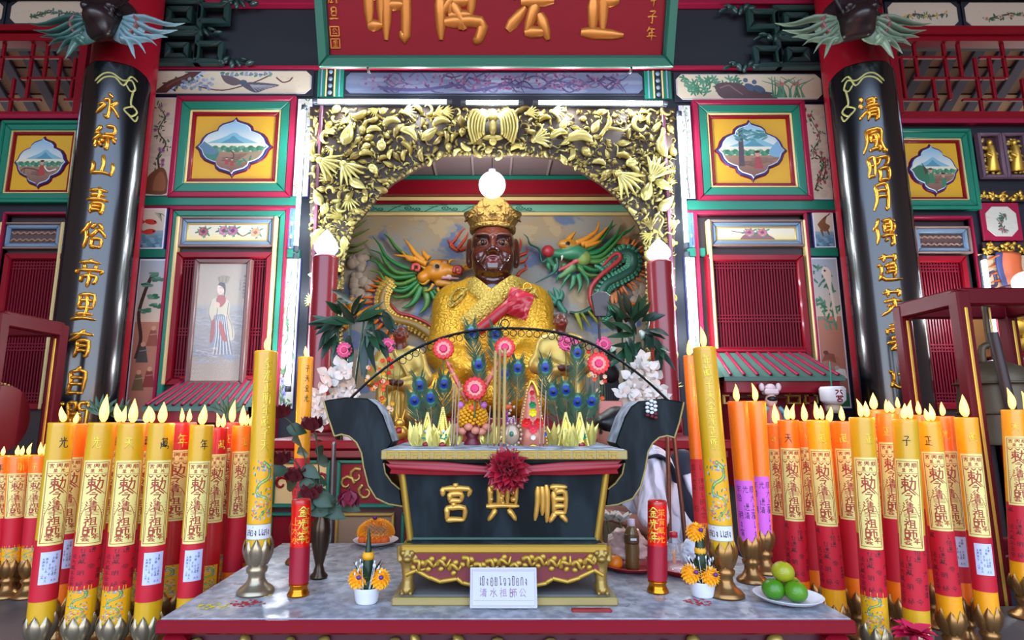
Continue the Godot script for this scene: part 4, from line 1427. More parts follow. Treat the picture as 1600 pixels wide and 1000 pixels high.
func far_right() -> void:                              # the neighbouring altar, cut by the edge of the picture
	var d := WD - .02
	for q in [[1526, 211, 1562, 280], [1564, 211, 1600, 280]]:
		var r := R(q[0], q[1], q[2], q[3], d)
		var o := thing("figure_panel", "gilt carved figure panel in a rounded frame, " + ("nearest the yellow old-man panel" if q[0] < 1560 else "at the right edge beside another like it"), "carving", Vector3(r.get_center().x, r.position.y, -d))
		var l := Rect2(-r.size.x / 2, 0, r.size.x, r.size.y)
		put("frame", framed(l, .025, 0, .05, .01), mat("grey plum", Color(.40, .30, .36), .4), o)
		put("board", plate(shrunk(l, .02), 0, .01), mat("plum board", Color(.2, .08, .1), .5), o)
		var m := MB.new()
		quatre_leaf(m, shrunk(l, .04), .016, int(q[0]), 34)
		stuff(put("carved_leaves", m, c_oldgold(), o))
		m = MB.new().tube(PackedVector3Array([Vector3(0, l.size.y * .15, .02), Vector3(.005, l.size.y * .5, .03), Vector3(-.004, l.size.y * .7, .03)]), [.05, .03, .03], 8).ball(Vector3(0, l.size.y * .78, .03), Vector3(.022, .03, .022))
		m.tube(PackedVector3Array([Vector3(-.01, l.size.y * .62, .04), Vector3(-.05, l.size.y * .5, .05), Vector3(-.02, l.size.y * .45, .06)]), .012, 6)
		put("figure", m, c_gold(), o)
	for q in [[1526, 300, 1640, 316, 5], [1533, 380, 1640, 400, 6]]:
		var r := R(q[0], q[1], q[2], q[3], d)
		var o := thing("carved_band", "carved gilt band " + ("above" if q[4] == 5 else "below") + " the picture of the blue vase on the right", "carving", Vector3(r.position.x, r.position.y, -d))
		put("board", MB.new().box(Vector3(r.size.x / 2, r.size.y / 2, .01), Vector3(r.size.x, r.size.y, .02)), c_wood(), o)
		var m := MB.new()
		quatre_leaf(m, Rect2(0, .01, r.size.x, r.size.y - .02), .024, q[4], 60)
		stuff(put("carved_leaves", m, c_gold(), o))
	painted("square panel painted with a blue vase of greenery, at the right edge", [1531, 318, 1592, 377], art_branch(128, 128, 30, [[.5, .8, .45, .5, .6, .3]], Color(.12, .36, .3), Color(.5, .2, .2), .07, Color(.72, .69, .64)).tex(), c_rose(), "painting", .06, .035, d)
	var r := R(1537, 398, 1680, 600, d)
	var o := thing("orange_mural", "pale mural with an orange scaled body, behind the right edge tube lamp", "mural", Vector3(r.position.x, r.position.y, -d))
	put("board", MB.new().box(Vector3(r.size.x / 2, r.size.y / 2, .01), Vector3(r.size.x, r.size.y, .02)), mat("mural ground", Color(.74, .62, .50), .6), o)
	var body := smooth3(PackedVector3Array([Vector3(.26, r.size.y, .03), Vector3(.24, r.size.y * .85, .04), Vector3(.32, r.size.y * .6, .04), Vector3(.5, r.size.y * .5, .03)]))
	put("scaled_body", MB.new().tube(body, .09, 10, .5), mat("orange scales", Color(.72, .34, .18), .5), o)
	put("fin", MB.new().tube(body.slice(0, 9), [.05, .03], 8, .3), mat("fin blue", Color(.22, .25, .42), .5), o, Vector3(-.08, 0, .01))
	for i in 6:
		put("fin_spike", MB.new().tube(PackedVector3Array([Vector3(.15 + .01 * i, r.size.y * (.98 - i * .06), .03), Vector3(.07, r.size.y * (.95 - i * .06), .03)]), [.03, .003], 6, .5), mat("fin orange", Color(.82, .36, .16), .5), o)
	for i in 2:
		put("swirl", MB.new().tube(smooth3(PackedVector3Array([Vector3(.05, r.size.y * (.8 - i * .3), .02), Vector3(.11, r.size.y * (.86 - i * .3), .02), Vector3(.12, r.size.y * (.76 - i * .3), .02), Vector3(.07, r.size.y * (.74 - i * .3), .02)])), .014, 6), mat("swirl", Color(.25, .2, .28), .5), o)
	r = R(1556, 470, 1625, 556, d - .25)
	o = thing("gilt_deity_carving", "gilt relief of a crowned deity framed in red at the right edge", "carving", Vector3(r.get_center().x, r.position.y, -d + .25))
	var l := Rect2(-r.size.x / 2, 0, r.size.x, r.size.y)
	put("frame", framed(l, .03, -.02, .04, .008), c_red(), o)
	put("board", plate(l, -.2, -.01), mat("carved tan", Color(.72, .58, .34), .5), o)
	var m := MB.new()
	for i in 9:
		m.tube(PackedVector3Array([Vector3(-.02, l.size.y * .78, .01), Vector3(-.02 + cos(.3 + i * .32) * .13, l.size.y * .78 + sin(.3 + i * .32) * .1, .02)]), [.02, .008], 6)
	m.ball(Vector3(-.02, l.size.y * .74, .02), Vector3(.07, .06, .04)).ball(Vector3(-.02, l.size.y * .5, .02), Vector3(.12, .06, .04)).ball(Vector3(-.08, l.size.y * .33, .02), Vector3(.06, .05, .04)).ball(Vector3(.05, l.size.y * .33, .02), Vector3(.06, .05, .04)).ball(Vector3(-.02, l.size.y * .2, .02), Vector3(.14, .05, .04))
	put("deity", m, c_gold(), o)
	r = R(1570, 562, 1640, 582, d - .25)
	o = thing("red_name_board", "red board with two gold characters under the gilt deity at the right edge", "sign", Vector3(r.get_center().x, r.position.y, -d + .25))
	put("board", MB.new().box(Vector3(0, r.size.y / 2, 0), Vector3(r.size.x, r.size.y, .04), .006), mat("sign red", Color(.62, .07, .14), .4), o)
	put("character", written("上", .09, .08, .008, .006), c_gold(), o, Vector3(-.1, r.size.y / 2, .02))
	put("character", written("天", .09, .08, .008, .006), c_gold(), o, Vector3(.02, r.size.y / 2, .02))
	r = R(1572, 590, 1660, 690, d - .24)
	o = thing("red_altar_cloth", "red altar front with a green trefoil ornament at the right edge", "altar", Vector3(r.get_center().x, r.position.y, -d + .24))
	put("panel", MB.new().box(Vector3(0, r.size.y / 2, -.1), Vector3(r.size.x, r.size.y, .2), .006), mats["sign red"], o)
	for i in 3:
		put("trefoil_ring", MB.new().tube((func():
			var a := PackedVector3Array()
			for k in 13:
				a.append(Vector3(-.1 + cos(i * TAU / 3 + PI / 2) * .045 + cos(k * TAU / 12) * .032, r.size.y * .75 + sin(i * TAU / 3 + PI / 2) * .045 + sin(k * TAU / 12) * .032, .01))
			return a).call(), .009, 6), c_white() if i else c_green(), o)

# ---------------------------------------------------------------- columns, couplet boards, fish brackets
func column(s: float) -> void:
	var x := 2.99 * s
	var z := -4.32
	var rad := .235
	struct("column", MB.new().at(Vector3(x, 0, z)).lathe(pv2([.3, 0, .3, .12, .24, .2, rad, .25, rad, 6.5]), 40), c_red())
	var left := s < 0
	var y0 := P(130, 735, 4.1).y
	var y1 := P(170, 100, 4.1).y
	var o := thing("couplet_board", "curved black board with a vertical line of gold characters on the " + ("left" if left else "right") + " red column", "sign", Vector3(x, y0, z))
	var R0 := rad + .004
	var R1 := rad + .03
	var face_dir := .3 * -s
	var half := 1.1
	var rows := []
	var h := y1 - y0
	for k in 13:
		var yy := [0.0, .012, h * .2, h * .4, h * .6, h * .8, h * .9, h - .1, h - .06, h - .035, h - .018, h - .006, h][k] as float
		var a := half if k < 7 else half * sqrt(maxf(1 - pow((yy - (h - .1)) / .1, 2) * .75, .2))
		var row := PackedVector3Array()
		for j in 25:
			var t := face_dir + lerpf(-a, a, j / 24.0)
			row.append(Vector3(sin(t) * R1, yy, cos(t) * R1))
		for j in range(24, -1, -1):
			var t := face_dir + lerpf(-a, a, j / 24.0)
			row.append(Vector3(sin(t) * R0, yy, cos(t) * R0))
		rows.append(row)
	put("board", MB.new().grid(rows, true, true), c_black(), o)
	var gold := mat("plaque gold", Color(.86, .62, .22), .25, .8)
	var list := ["永", "綠", "山", "青", "俗", "帝", "里", "有", "自", "瀾", "公"] if left else ["清", "風", "昭", "月", "傳", "蓬", "萊", "雲", "邊"]
	var vs := [166, 215, 259, 313, 368, 426, 480, 537, 595, 650, 700] if left else [170, 219, 263, 308, 362, 418, 473, 528, 585]
	var cd := face_dir + (.02 if left else -.02)
	for i in list.size():
		var p := P(0, vs[i], 4.07)
		var size := .215
		var wrap := func(q: Vector3) -> Vector3:
			var t := cd + q.x / R1
			return Vector3(sin(t), 0, cos(t)) * (R1 + q.z) + Vector3(0, q.y, 0)
		put("character", written(list[i], size * (.82 if left else .74), size, .0165, .022, .08, .06, wrap), gold, o, Vector3(0, p.y - y0, 0))
	# the pale scroll drawn at the top
	var m := MB.new()
	var wrap2 := func(q: Vector3) -> Vector3:
		var t := cd - s * 0.0 + q.x / R1
		return Vector3(sin(t), 0, cos(t)) * (R1 + q.z) + Vector3(0, q.y, 0)
	var yy := P(0, 122, 4.07).y - y0
	for st in [[-.12, -.03, -.06, .03, 0, .04, .07, .0, .13, .02, .16, -.04, .13, -.07, .1, -.03], [-.1, -.05, -.05, .0, .02, .01, .08, -.04, .12, .05, .17, .03], [.15, -.05, .14, -.15, .15, -.2], [.15, -.18, .19, -.22, .15, -.27, .1, -.23, .15, -.19], [.12, -.25, .18, -.3, .2, -.25]]:
		var q := pv2(st)
		for i in q.size():
			q[i].x *= -s
			q[i].y += yy
		m.brush(smoothed(q, 4), .008, .005, .2, wrap2)
	put("scroll_ornament", m, mat("pale gold line", Color(.62, .60, .36), .4, .4), o)
	# the carved fish bracket
	var bp := P(178 if left else 1322, 52, 4.0)
	var b := thing("fish_bracket", "dark carved fish-dragon bracket with " + ("pale blue-green" if left else "scaled, striped") + " fins on top of the " + ("left" if left else "right") + " column", "carving", bp)
	var dk := mat("dark carving", Color(.14, .09, .10), .3, 0, {"vertex_color_use_as_albedo": false})
	var sd := SDF.new()
	sd.ell(Vector3(0, .12, 0), Vector3(.17, .16, .2), .06).ell(Vector3(0, .0, .12), Vector3(.12, .1, .16), .06).cap(Vector3(-.06, -.07, .1), Vector3(.05, -.09, .16), .06, .05, .05)
	for i in 8:
		sd.cap(Vector3(-.15 + i * .04, .2 - .02 * i, .14), Vector3(-.1 + i * .035, .02, .24 - .02 * absf(i - 4)), .018, .012, .01)
		sd.cap(Vector3(.15 - i * .035, .22, .1), Vector3(.17 - i * .03, .08 - .02 * i, .2), .016, .01, .01)
	for e in [-1.0, 1.0]:
		sd.ell(Vector3(e * .09, .08, .2), Vector3(.035, .035, .035), .01)
	m = MB.new()
	sd.build(m, Vector3(-.28, -.25, -.2), Vector3(.28, .36, .36), .017)
	put("head", m, dk, b)
	for f in [[-1.0, .2], [1.0, .24]]:
		var e: float = f[0]
		var pale := (e > 0) == left
		var fm := mat("fin pale" if left and e > 0 else "fin green %s" % left, Color(.47, .60, .64) if left and e > 0 else Color(.20, .36, .34) if left else Color(.42, .50, .42), .35)
		var fin := put("fin", MB.new().ball(Vector3(e * .16, -.03, .08), Vector3(.13, .12, .04), 14, 8), fm, b)
		for i in 6:
			var a := -.05 - i * .22
			var ln := .44 - i * .035
			var q := PackedVector3Array()
			for k in 7:
				var t := k / 6.0
				q.append(Vector3(e * (.15 + cos(a) * ln * t), .04 - .03 * i + sin(a) * ln * t * .62 + .025 * sin(t * 6 + i), .09 + .004 * i))
			put("fin_ray", MB.new().tube(q, [.046, .044, .04, .034, .026, .016, .003], 8, .5), fm, fin)
		put("fin_band", MB.new().tube(smooth3(PackedVector3Array([Vector3(e * .22, .07, .11), Vector3(e * .25, 0, .115), Vector3(e * .21, -.08, .115), Vector3(e * .16, -.11, .115)])), .022, 8, .6), mat("fin band", Color(.50, .28, .28), .4), fin)

# ---------------------------------------------------------------- the signboard
func signboard() -> void:
	var bl := P(500, 106, 4.05)
	var br := P(1050, 106, 4.05)
	var w := br.x - bl.x
	var h := 1.0
	var o := thing("signboard", "great red signboard with green frame and raised gold characters, cut by the top edge", "sign", Vector3((bl.x + br.x) / 2, bl.y, bl.z))
	o.rotation.x = .42
	var l := Rect2(-w / 2, 0, w, h)
	put("board", plate(l, -.05, 0, .004), mat("board red", Color(.54, .03, .11), .45, 0, {"metallic_specular": .3}), o)
	put("frame", framed(l, .075, -.05, .05, .012), mat("frame green", Color(.08, .40, .32), .4), o)
	put("inner_moulding", framed(shrunk(l, .073), .014, 0, .03, .005), mat("moulding dark", Color(.1, .3, .27), .4), o)
	var gd := mat("sign gold", Color(.80, .50, .22), .35, .55)
	var xs := [607, 720, 828, 940]
	for i in 4:
		var p := P(xs[i], 20, 3.95)
		put("character", written(["明", "萬", "法", "正"][i], .36, .56, .05, .022, .0), gd, o, Vector3(p.x - o.position.x, .46, .002))
	for s in [[526, ["歲", "旦"], -1], [1015, ["甲", "子", "年"], 1]]:
		var x: float = P(s[0], 60, 4.0).x - o.position.x
		var n: int = s[1].size()
		for i in n:
			put("small_character", written(s[1][i], .085, .1, .0085, .008, .05), gd, o, Vector3(x, (.49 if s[2] < 0 else .43) - i * .115 + (.0 if s[2] < 0 else .04), .002))
		if s[2] < 0:
			for i in 2:
				var y := .255 - i * .085
				var seal := put("seal", framed(Rect2(x - .038, y - .036, .076, .072), .009, 0, .01, .002), gd, o)
				put("seal_sign", written(["公", "里"][i], .05, .05, .005, .005), gd, seal, Vector3(x, y, .001))
	for x in [-w * .36, w * .38]:
		put("hook", MB.new().tube(smooth3(PackedVector3Array([Vector3(x, -.03, -.03), Vector3(x, -.035, .03), Vector3(x, -.005, .06)])), .009, 6), c_wood(), o)

# ---------------------------------------------------------------- lamps
func tube_lamp(a: Vector3, b: Vector3, label: String, e: float, group := "") -> void:
	var o := thing("tube_lamp", label, "tube lamp", a, group)
	var d := (b - a).normalized()
	var l := (b - a).length()
	put("tube", MB.new().tube(PackedVector3Array([d * .03, b - a - d * .03]), .017, 12), mat("tube glow", Color(1, 1, 1), .4, 0, {"emission": Color(.93, .97, 1), "emission_energy_multiplier": 7.0}), o)
	for q in [Vector3.ZERO, b - a]:
		put("end_cap", MB.new().tube(PackedVector3Array([q, q + d * (.045 if q == Vector3.ZERO else -.045)]), .021, 10), mat("cap grey", Color(.25, .27, .3), .4, .3), o)
	put("batten", MB.new().tube(PackedVector3Array([Vector3(0, 0, -.035), b - a + Vector3(0, 0, -.035)]), .014, 6), mat("batten", Color(.3, .32, .35), .5), o)
	var n := maxi(1, roundi(l / .55))
	for i in n:
		lamp(a + (b - a) * ((i + .5) / n) + Vector3(0, 0, .05), Color(.92, .96, 1), e / n, .05)

func lamps() -> void:
	var d := 4.42
	var g := "tube lamps along the top of the gold arch"
	tube_lamp(P(489, 158, d), P(706, 159, d), "left long tube lamp along the top of the gold arch", .7)
	tube_lamp(P(720, 160, d), P(818, 160, d), "short middle tube lamp above the bat carving", .4)
	tube_lamp(P(833, 160, d), P(1043, 161, d), "right long tube lamp along the top of the gold arch", .7)
	var a := P(475, 165, d)
	var y1 := P(460, 393, d).y
	var y2 := P(455, 612, d).y
	tube_lamp(Vector3(a.x, a.y, a.z), Vector3(a.x, y1, a.z), "upper upright tube lamp at the left side of the gold arch", .7)
	tube_lamp(Vector3(a.x, y1 - .02, a.z), Vector3(a.x, y2, a.z), "lower upright tube lamp at the left side of the gold arch", .7)
	a = P(1061, 175, d)
	tube_lamp(Vector3(a.x, a.y, a.z), Vector3(a.x, P(1068, 388, d).y, a.z), "upper upright tube lamp at the right side of the gold arch", .7)
	tube_lamp(Vector3(a.x, P(1068, 394, d).y, a.z), Vector3(a.x, P(1073, 560, d).y, a.z), "lower upright tube lamp at the right side of the gold arch", .7)
	a = P(1536, 398, d - .1)
	tube_lamp(a, Vector3(a.x, P(1545, 560, d - .1).y, a.z), "upright tube lamp beside the orange mural at the right edge", .8)
	var bulb := mat("bulb glow", Color(1, 1, 1), .3, 0, {"emission": Color(.95, .98, 1), "emission_energy_multiplier": 1.5})
	var c := P(769, 289, 4.55)
	var o := thing("globe_lamp", "round white globe lamp hanging above the statue's crown", "lamp", c)
	put("globe", MB.new().ball(Vector3.ZERO, Vector3.ONE * .112, 28, 18), bulb, o)
	put("cap", MB.new().lathe(pv2([.001, .1, .03, .1, .03, .135, .001, .14]), 12), c_white(), o)
	put("cord", MB.new().tube(PackedVector3Array([Vector3(0, .13, 0), Vector3(0, .34, 0)]), .004, 6), c_wood(), o)
	lamp(c, Color(.95, .98, 1), 1.0, .1)
	c = P(1602, 441, 4.2)
	o = thing("globe_lamp", "white globe lamp cut by the right edge, over the bell frame", "lamp", c)
	put("globe", MB.new().ball(Vector3.ZERO, Vector3.ONE * .08, 24, 14), bulb, o)
	put("bracket", MB.new().tube(PackedVector3Array([Vector3(0, 0, -.08), Vector3(0, 0, -.36)]), .012, 8), c_wood(), o)
	lamp(c, Color(.95, .98, 1), .2, .08)
	# red candle-shaped lamps either side of the statue
	var flame := mat("flame bulb", Color(.9, .96, 1), .3, 0, {"emission": Color(.80, .95, 1), "emission_energy_multiplier": .95})
	for q in [["left", 509, 401, 358], ["right", 1030, 409, 372]]:
		var top := P(q[1], q[2], 4.2)
		var yb := 1.38
		o = thing("candle_lamp", "tall red candle-shaped lamp with a white flame bulb, %s of the statue" % q[0], "lamp", Vector3(top.x, yb, top.z))
		put("shaft", MB.new().lathe(pv2([.001, 0, .1, 0, .1, .03, .092, .05, .094, top.y - yb - .02, .085, top.y - yb, .001, top.y - yb]), 28), mat("lamp red", Color(.50, .04, .11), .22, 0, {"clearcoat": .5}), o)
		var s: float = P(q[1], q[3], 4.2).y - top.y
		put("flame_bulb", MB.new().lathe(pv2([.001, top.y - yb, .05, top.y - yb, .088, top.y - yb + s * .25, .09, top.y - yb + s * .38, .07, top.y - yb + s * .6, .035, top.y - yb + s * .82, .001, top.y - yb + s]), 24), flame, o)
		lamp(top + Vector3(0, s * .4, 0), Color(.85, .96, 1), .3, .06)

# ---------------------------------------------------------------- the niche: mural, carved arch, dragons, statue
const MD := 5.6
func niche() -> void:
	var ni := R(486, 170, 1052, 640, WD)
	var x0 := ni.position.x
	var x1 := ni.end.x
	var mural := R(480, 334, 1056, 760, MD)
	var tan_w := mat("niche side", Color(.60, .52, .46), .7)
	struct("wall_niche_back", MB.new().box(Vector3((x0 + x1) / 2, 2.3, -MD - .1), Vector3(x1 - x0 + 1.2, 4.6, .2)), tan_w)
	struct("wall_niche_left", MB.new().box(Vector3(x0 - .35, 2.3, -(WD + MD) / 2 - .1), Vector3(.2, 4.6, MD - WD)), tan_w)
	struct("wall_niche_right", MB.new().box(Vector3(x1 + .35, 2.3, -(WD + MD) / 2 - .1), Vector3(.2, 4.6, MD - WD)), tan_w)
	var yc := P(770, 277, MD).y
	var cl := struct("ceiling_niche", MB.new().box(Vector3((x0 + x1) / 2, yc + .3, -(WD + MD) / 2 - .1), Vector3(x1 - x0 + .9, .04, MD - WD)), mat("niche ceiling", Color(.50, .42, .42), .7))
	cl.transform = Transform3D(Basis.IDENTITY, Vector3(0, -.28, 0))
	for i in 8:
		var x := x0 + (x1 - x0) * (i + .5) / 8
		struct("ceiling_strip", MB.new().box(Vector3(x, yc + .272, -(WD + MD) / 2 - .1), Vector3(.02, .02, MD - WD - .05)), mat("ceiling strip", Color(.62, .54, .54), .7), cl)
	var n := 30
	for q in [[277, 286, .10, c_green()], [286, 308, .14, c_red()], [308, 314, .06, c_cream()], [314, 319, .07, c_red()], [331, 336, .05, c_cream()]]:
		struct("trim_%d" % n, plate(R(470, q[0], 1066, q[1], MD - .05), -MD, -MD + q[2], .006), q[3])
		n += 1
	struct("trim_%d" % n, plate(R(470, 318, 1066, 332, MD - .05), -MD, -MD + .04), c_green())
	var o := thing("vine_band", "green band of dark scrolling vines above the dragon mural", "painting", Vector3(mural.get_center().x, P(770, 331, MD - .05).y, -MD + .041))
	var hb := P(770, 319, MD - .05).y - P(770, 331, MD - .05).y
	put("painted_face", flat(Rect2(-mural.size.x / 2, 0, mural.size.x, hb), .002), print_mat("vine", art_vine(), .5, {"uv1_scale": Vector3(1.6, 1, 1), "texture_repeat": true}), o)
	o = thing("sky_mural", "mural of a cloudy ochre and blue sky behind the two dragons", "painting", Vector3(mural.get_center().x, mural.position.y, -MD + .004))
	put("painted_face", flat(Rect2(-mural.size.x / 2, 0, mural.size.x, mural.size.y), .002), print_mat("sky mural", art_sky(), .6), o)
	struct("niche_step", MB.new().box(Vector3((x0 + x1) / 2, .74, -5.08), Vector3(x1 - x0, 1.48, 1.02), .01), c_red())
	gold_arch()
	dragons()
	statue()

func piece(kind: int) -> ArrayMesh:                        # one carved gold ornament about one unit long
	var m := MB.new()
	match kind:
		0:   # plump leaf with a rib
			m.grid((func():
				var rows := []
				for i in 8:
					var f := i / 7.0
					var w := .26 * sin(PI * pow(f * .97 + .015, .7))
					rows.append(PackedVector3Array([Vector3(f - .5, -w, 0), Vector3(f - .5, -w * .6, w * .7), Vector3(f - .5, 0, w * .72), Vector3(f - .5, w * .6, w * .7), Vector3(f - .5, w, 0)]))
				return rows).call(), false, false, false)
			m.tube(PackedVector3Array([Vector3(-.45, 0, .1), Vector3(0, 0, .21), Vector3(.45, 0, .06)]), [.03, .02], 6)
		1:   # comma: a fat head and a curling tail
			var q := PackedVector3Array()
			var r := []
			for i in 11:
				var a := i * .42
				var k := .42 - i * .026
				q.append(Vector3(cos(a) * k, sin(a) * k, .1))
				r.append(.15 - i * .0125 if i > 0 else .1)
			m.tube(q, r, 7)
		2:   # bean
			m.tube(PackedVector3Array([Vector3(-.5, 0, .06), Vector3(-.36, .08, .12), Vector3(-.1, .14, .16), Vector3(.16, .1, .16), Vector3(.36, -.04, .12), Vector3(.48, -.16, .06)]), [.04, .16, .21, .19, .13, .03], 9)
		3:   # fan of feathers
			for i in 6:
				var a := -.6 + i * .24
				m.tube(PackedVector3Array([Vector3(-.45, 0, .06), Vector3(-.45 + cos(a) * .5, sin(a) * .5, .15), Vector3(-.45 + cos(a * 1.15) * .95, sin(a * 1.15) * .95, .08)]), [.04, .09, .02], 6)
			m.ball(Vector3(-.42, 0, .08), Vector3(.14, .14, .1))
		4:   # bud
			m.ball(Vector3(0, 0, .14), Vector3(.34, .26, .2), 9, 6).ball(Vector3(.3, 0, .1), Vector3(.16, .1, .1), 7, 5)
		5:   # stem wave
			m.tube(smooth3(PackedVector3Array([Vector3(-.5, 0, .05), Vector3(-.25, .14, .1), Vector3(0, 0, .12), Vector3(.25, -.14, .1), Vector3(.5, 0, .05)]), 3), [.07, .03], 6)
	return m.mesh()

func gold_arch() -> void:
	var d := 4.5
	var gold := mat("arch gold", Color(.70, .63, .35), .32, .55)
	var tones := [gold, mat("arch gold dull", Color(.56, .49, .28), .36, .55), mat("arch gold pale", Color(.78, .73, .44), .3, .5)]
	var inner := [534, 640, 534, 470, 536, 410, 543, 385, 553, 352, 575, 326, 592, 304, 615, 284, 652, 262, 690, 244, 730, 241, 768, 243, 806, 241, 866, 246, 902, 263, 938, 285, 962, 304, 982, 326, 1000, 352, 1008, 385, 1011, 430, 1012, 640]
	var outline := inner.duplicate()
	outline.append_array([1056, 640, 1055, 168, 484, 166, 483, 640])
	var c := P(769, 640, d)
	var poly := pts2(outline, d, c)
	var o := thing("carved_gold_arch", "great arch of carved gilded leaves, birds and a bat round the statue's niche", "carving", c)
	put("back_board", MB.new().prism(poly, -.05, 0, .006), mat("arch dark", Color(.22, .16, .12), .6), o)
	put("edge_rail", MB.new().box(Vector3(poly[poly.size() - 1].x - .015, poly[poly.size() - 2].y / 2, 0), Vector3(.03, poly[poly.size() - 2].y, .08), .006), mat("rail plum", Color(.34, .16, .24), .4), o)
	put("edge_rail", MB.new().box(Vector3(poly[poly.size() - 4].x + .015, poly[poly.size() - 2].y / 2, 0), Vector3(.03, poly[poly.size() - 2].y, .08), .006), mat("rail plum", Color(.34, .16, .24), .4), o)
	var ms := []
	for k in 6:
		ms.append(piece(k))
	var names := ["carved_leaf", "carved_curl", "carved_bean", "carved_feathers", "carved_bud", "carved_stem"]
	var g := RandomNumberGenerator.new()
	g.seed = 77
	var big := [[545, 212, 34, 1.3, 0], [515, 222, 30, .8, 1], [516, 262, 34, -.5, 3], [520, 250, 36, 2.0, 5], [548, 272, 34, -.9, 3], [560, 290, 26, -.5, 0], [586, 208, 20, .3, 2], [613, 196, 24, .4, 2], [598, 232, 24, 1.5, 4], [640, 214, 26, -.4, 2], [672, 212, 28, .7, 0], [690, 196, 24, .4, 2], [510, 330, 22, 1.2, 4], [498, 310, 26, 2, 0],
		[905, 222, 34, .1, 2], [880, 196, 20, 1.2, 0], [872, 215, 24, .5, 2], [845, 220, 26, .3, 3], [930, 200, 22, 1.1, 0], [960, 208, 44, .4, 5], [1000, 200, 30, 2.0, 1], [1034, 232, 32, 1.8, 2], [1024, 268, 36, 1.0, 3], [978, 288, 38, -.8, 3], [1010, 300, 30, 1.2, 0], [1040, 320, 28, .8, 0], [1036, 292, 26, -.6, 0], [640, 178, 20, .1, 3], [600, 178, 17, .5, 4], [870, 179, 20, -.1, 3], [940, 178, 18, .2, 0], [700, 179, 18, .1, 3], [770, 179, 14, .2, 4], [830, 180, 18, .2, 3], [520, 440, 20, 1.5, 0], [1040, 470, 22, 1.5, 0], [1030, 355, 30, 1.7, 5], [500, 372, 24, 1.2, 2]]
	var used := []
	for b in big:
		var p := P(b[0], b[1], d) - c
		var s: float = b[2] * .0062
		put(names[b[4]], ms[b[4]], tones[2 if b[4] != 5 else 0], o, Vector3(p.x, p.y, .035), Basis(Vector3.BACK, b[3]).scaled(Vector3.ONE * s))
		used.append(Vector3(b[0], b[1], b[2] * .36))
	# the bat in the middle
	var bat := put("carved_bat", MB.new().ball(Vector3(0, 0, .07), Vector3(.05, .09, .05)).ball(Vector3(0, .1, .07), Vector3(.055, .05, .05)).ball(Vector3(.035, .15, .06), Vector3(.018, .04, .015)).ball(Vector3(-.035, .15, .06), Vector3(.018, .04, .015)).ball(Vector3(0, -.11, .06), Vector3(.13, .03, .03)).ball(Vector3(0, -.15, .06), Vector3(.05, .04, .04)), gold, o, P(770, 206, d) - c + Vector3(0, 0, .02), Basis.IDENTITY.scaled(Vector3(.68, .8, .8)))
	for s in [-1.0, 1.0]:
		for i in 6:
			var a := .9 - i * .06
			var e := 1.0 - i * .16
			put("wing_rib", MB.new().tube(smooth3(PackedVector3Array([Vector3(s * .05, .13, .06), Vector3(s * (.07 + .17 * e), .17 - .02 * i, .09), Vector3(s * (.07 + .22 * e), .0 - .012 * i, .09), Vector3(s * (.07 + .17 * e), -.17 + .02 * i, .05)]), 4), [.024, .016], 6), tones[i % 2 * 2], bat)
	used.append(Vector3(770, 208, 27))
	var small := []
	for k in 6:
		small.append([])
	var placed := 60
	var px := PackedVector2Array()
	for i in range(0, outline.size(), 2):
		px.append(Vector2(outline[i], outline[i + 1]))
	var near := {}
	for u in used:
		for gx in range(int(u.x - u.z) / 12 - 1, int(u.x + u.z) / 12 + 2):
			for gy in range(int(u.y - u.z) / 12 - 1, int(u.y + u.z) / 12 + 2):
				near.get_or_add(Vector2i(gx, gy), []).append(u)
	for i in 16000:
		var p2 := Vector2(g.randf_range(486, 1052), g.randf_range(173, 640))
		if not Geometry2D.is_point_in_polygon(p2, px): continue
		var lower := p2.y > 330
		var r := g.randf_range(5.5, 9) if i < 1200 else g.randf_range(2.4, 4.2)
		var ok := true
		for u in near.get(Vector2i(int(p2.x) / 12, int(p2.y) / 12), []):
			if Vector2(u.x, u.y).distance_squared_to(p2) < pow(u.z + r * .8, 2) * .62:
				ok = false
				break
		if not ok: continue
		for gx in range(-1, 2):
			for gy in range(-1, 2):
				near.get_or_add(Vector2i(int(p2.x) / 12 + gx, int(p2.y) / 12 + gy), []).append(Vector3(p2.x, p2.y, r))
		var k := [0, 0, 1, 2, 2, 4, 5, 3][g.randi() % 8] as int
		var p := P(p2.x, p2.y, d) - c
		var b := Basis(Vector3.BACK, g.randf() * TAU) * Basis(Vector3.UP, g.randf_range(-.3, .3)) * Basis(Vector3.RIGHT, g.randf_range(-.3, .3))
		var s := r * g.randf_range(2.3, 2.9) * .0056
		b = b.scaled(Vector3(s, s, s * 1.3))
		if placed < 290:
			placed += 1
			put(names[k], ms[k], tones[g.randi() % 3], o, Vector3(p.x, p.y, g.randf_range(.0, .03)), b)
		else:
			small[k].append(Transform3D(b, Vector3(p.x, p.y, g.randf_range(-.005, .015))))
	# a row of droplets along the inner edge
	for i in range(0, inner.size() - 2, 2):
		var a := Vector2(inner[i], inner[i + 1])
		var b := Vector2(inner[i + 2], inner[i + 3])
		var n := int(a.distance_to(b) / 7)
		for j in n:
			var q := a.lerp(b, (j + .5) / n)
			var p := P(q.x, q.y, d) - c
			small[4].append(Transform3D(Basis(Vector3.BACK, g.randf() * 3).scaled(Vector3.ONE * .05), Vector3(p.x, p.y, .005)))
	for k in 6:
		if small[k].size():
			many("small_" + names[k], ms[k], tones[k % 3], small[k], o)

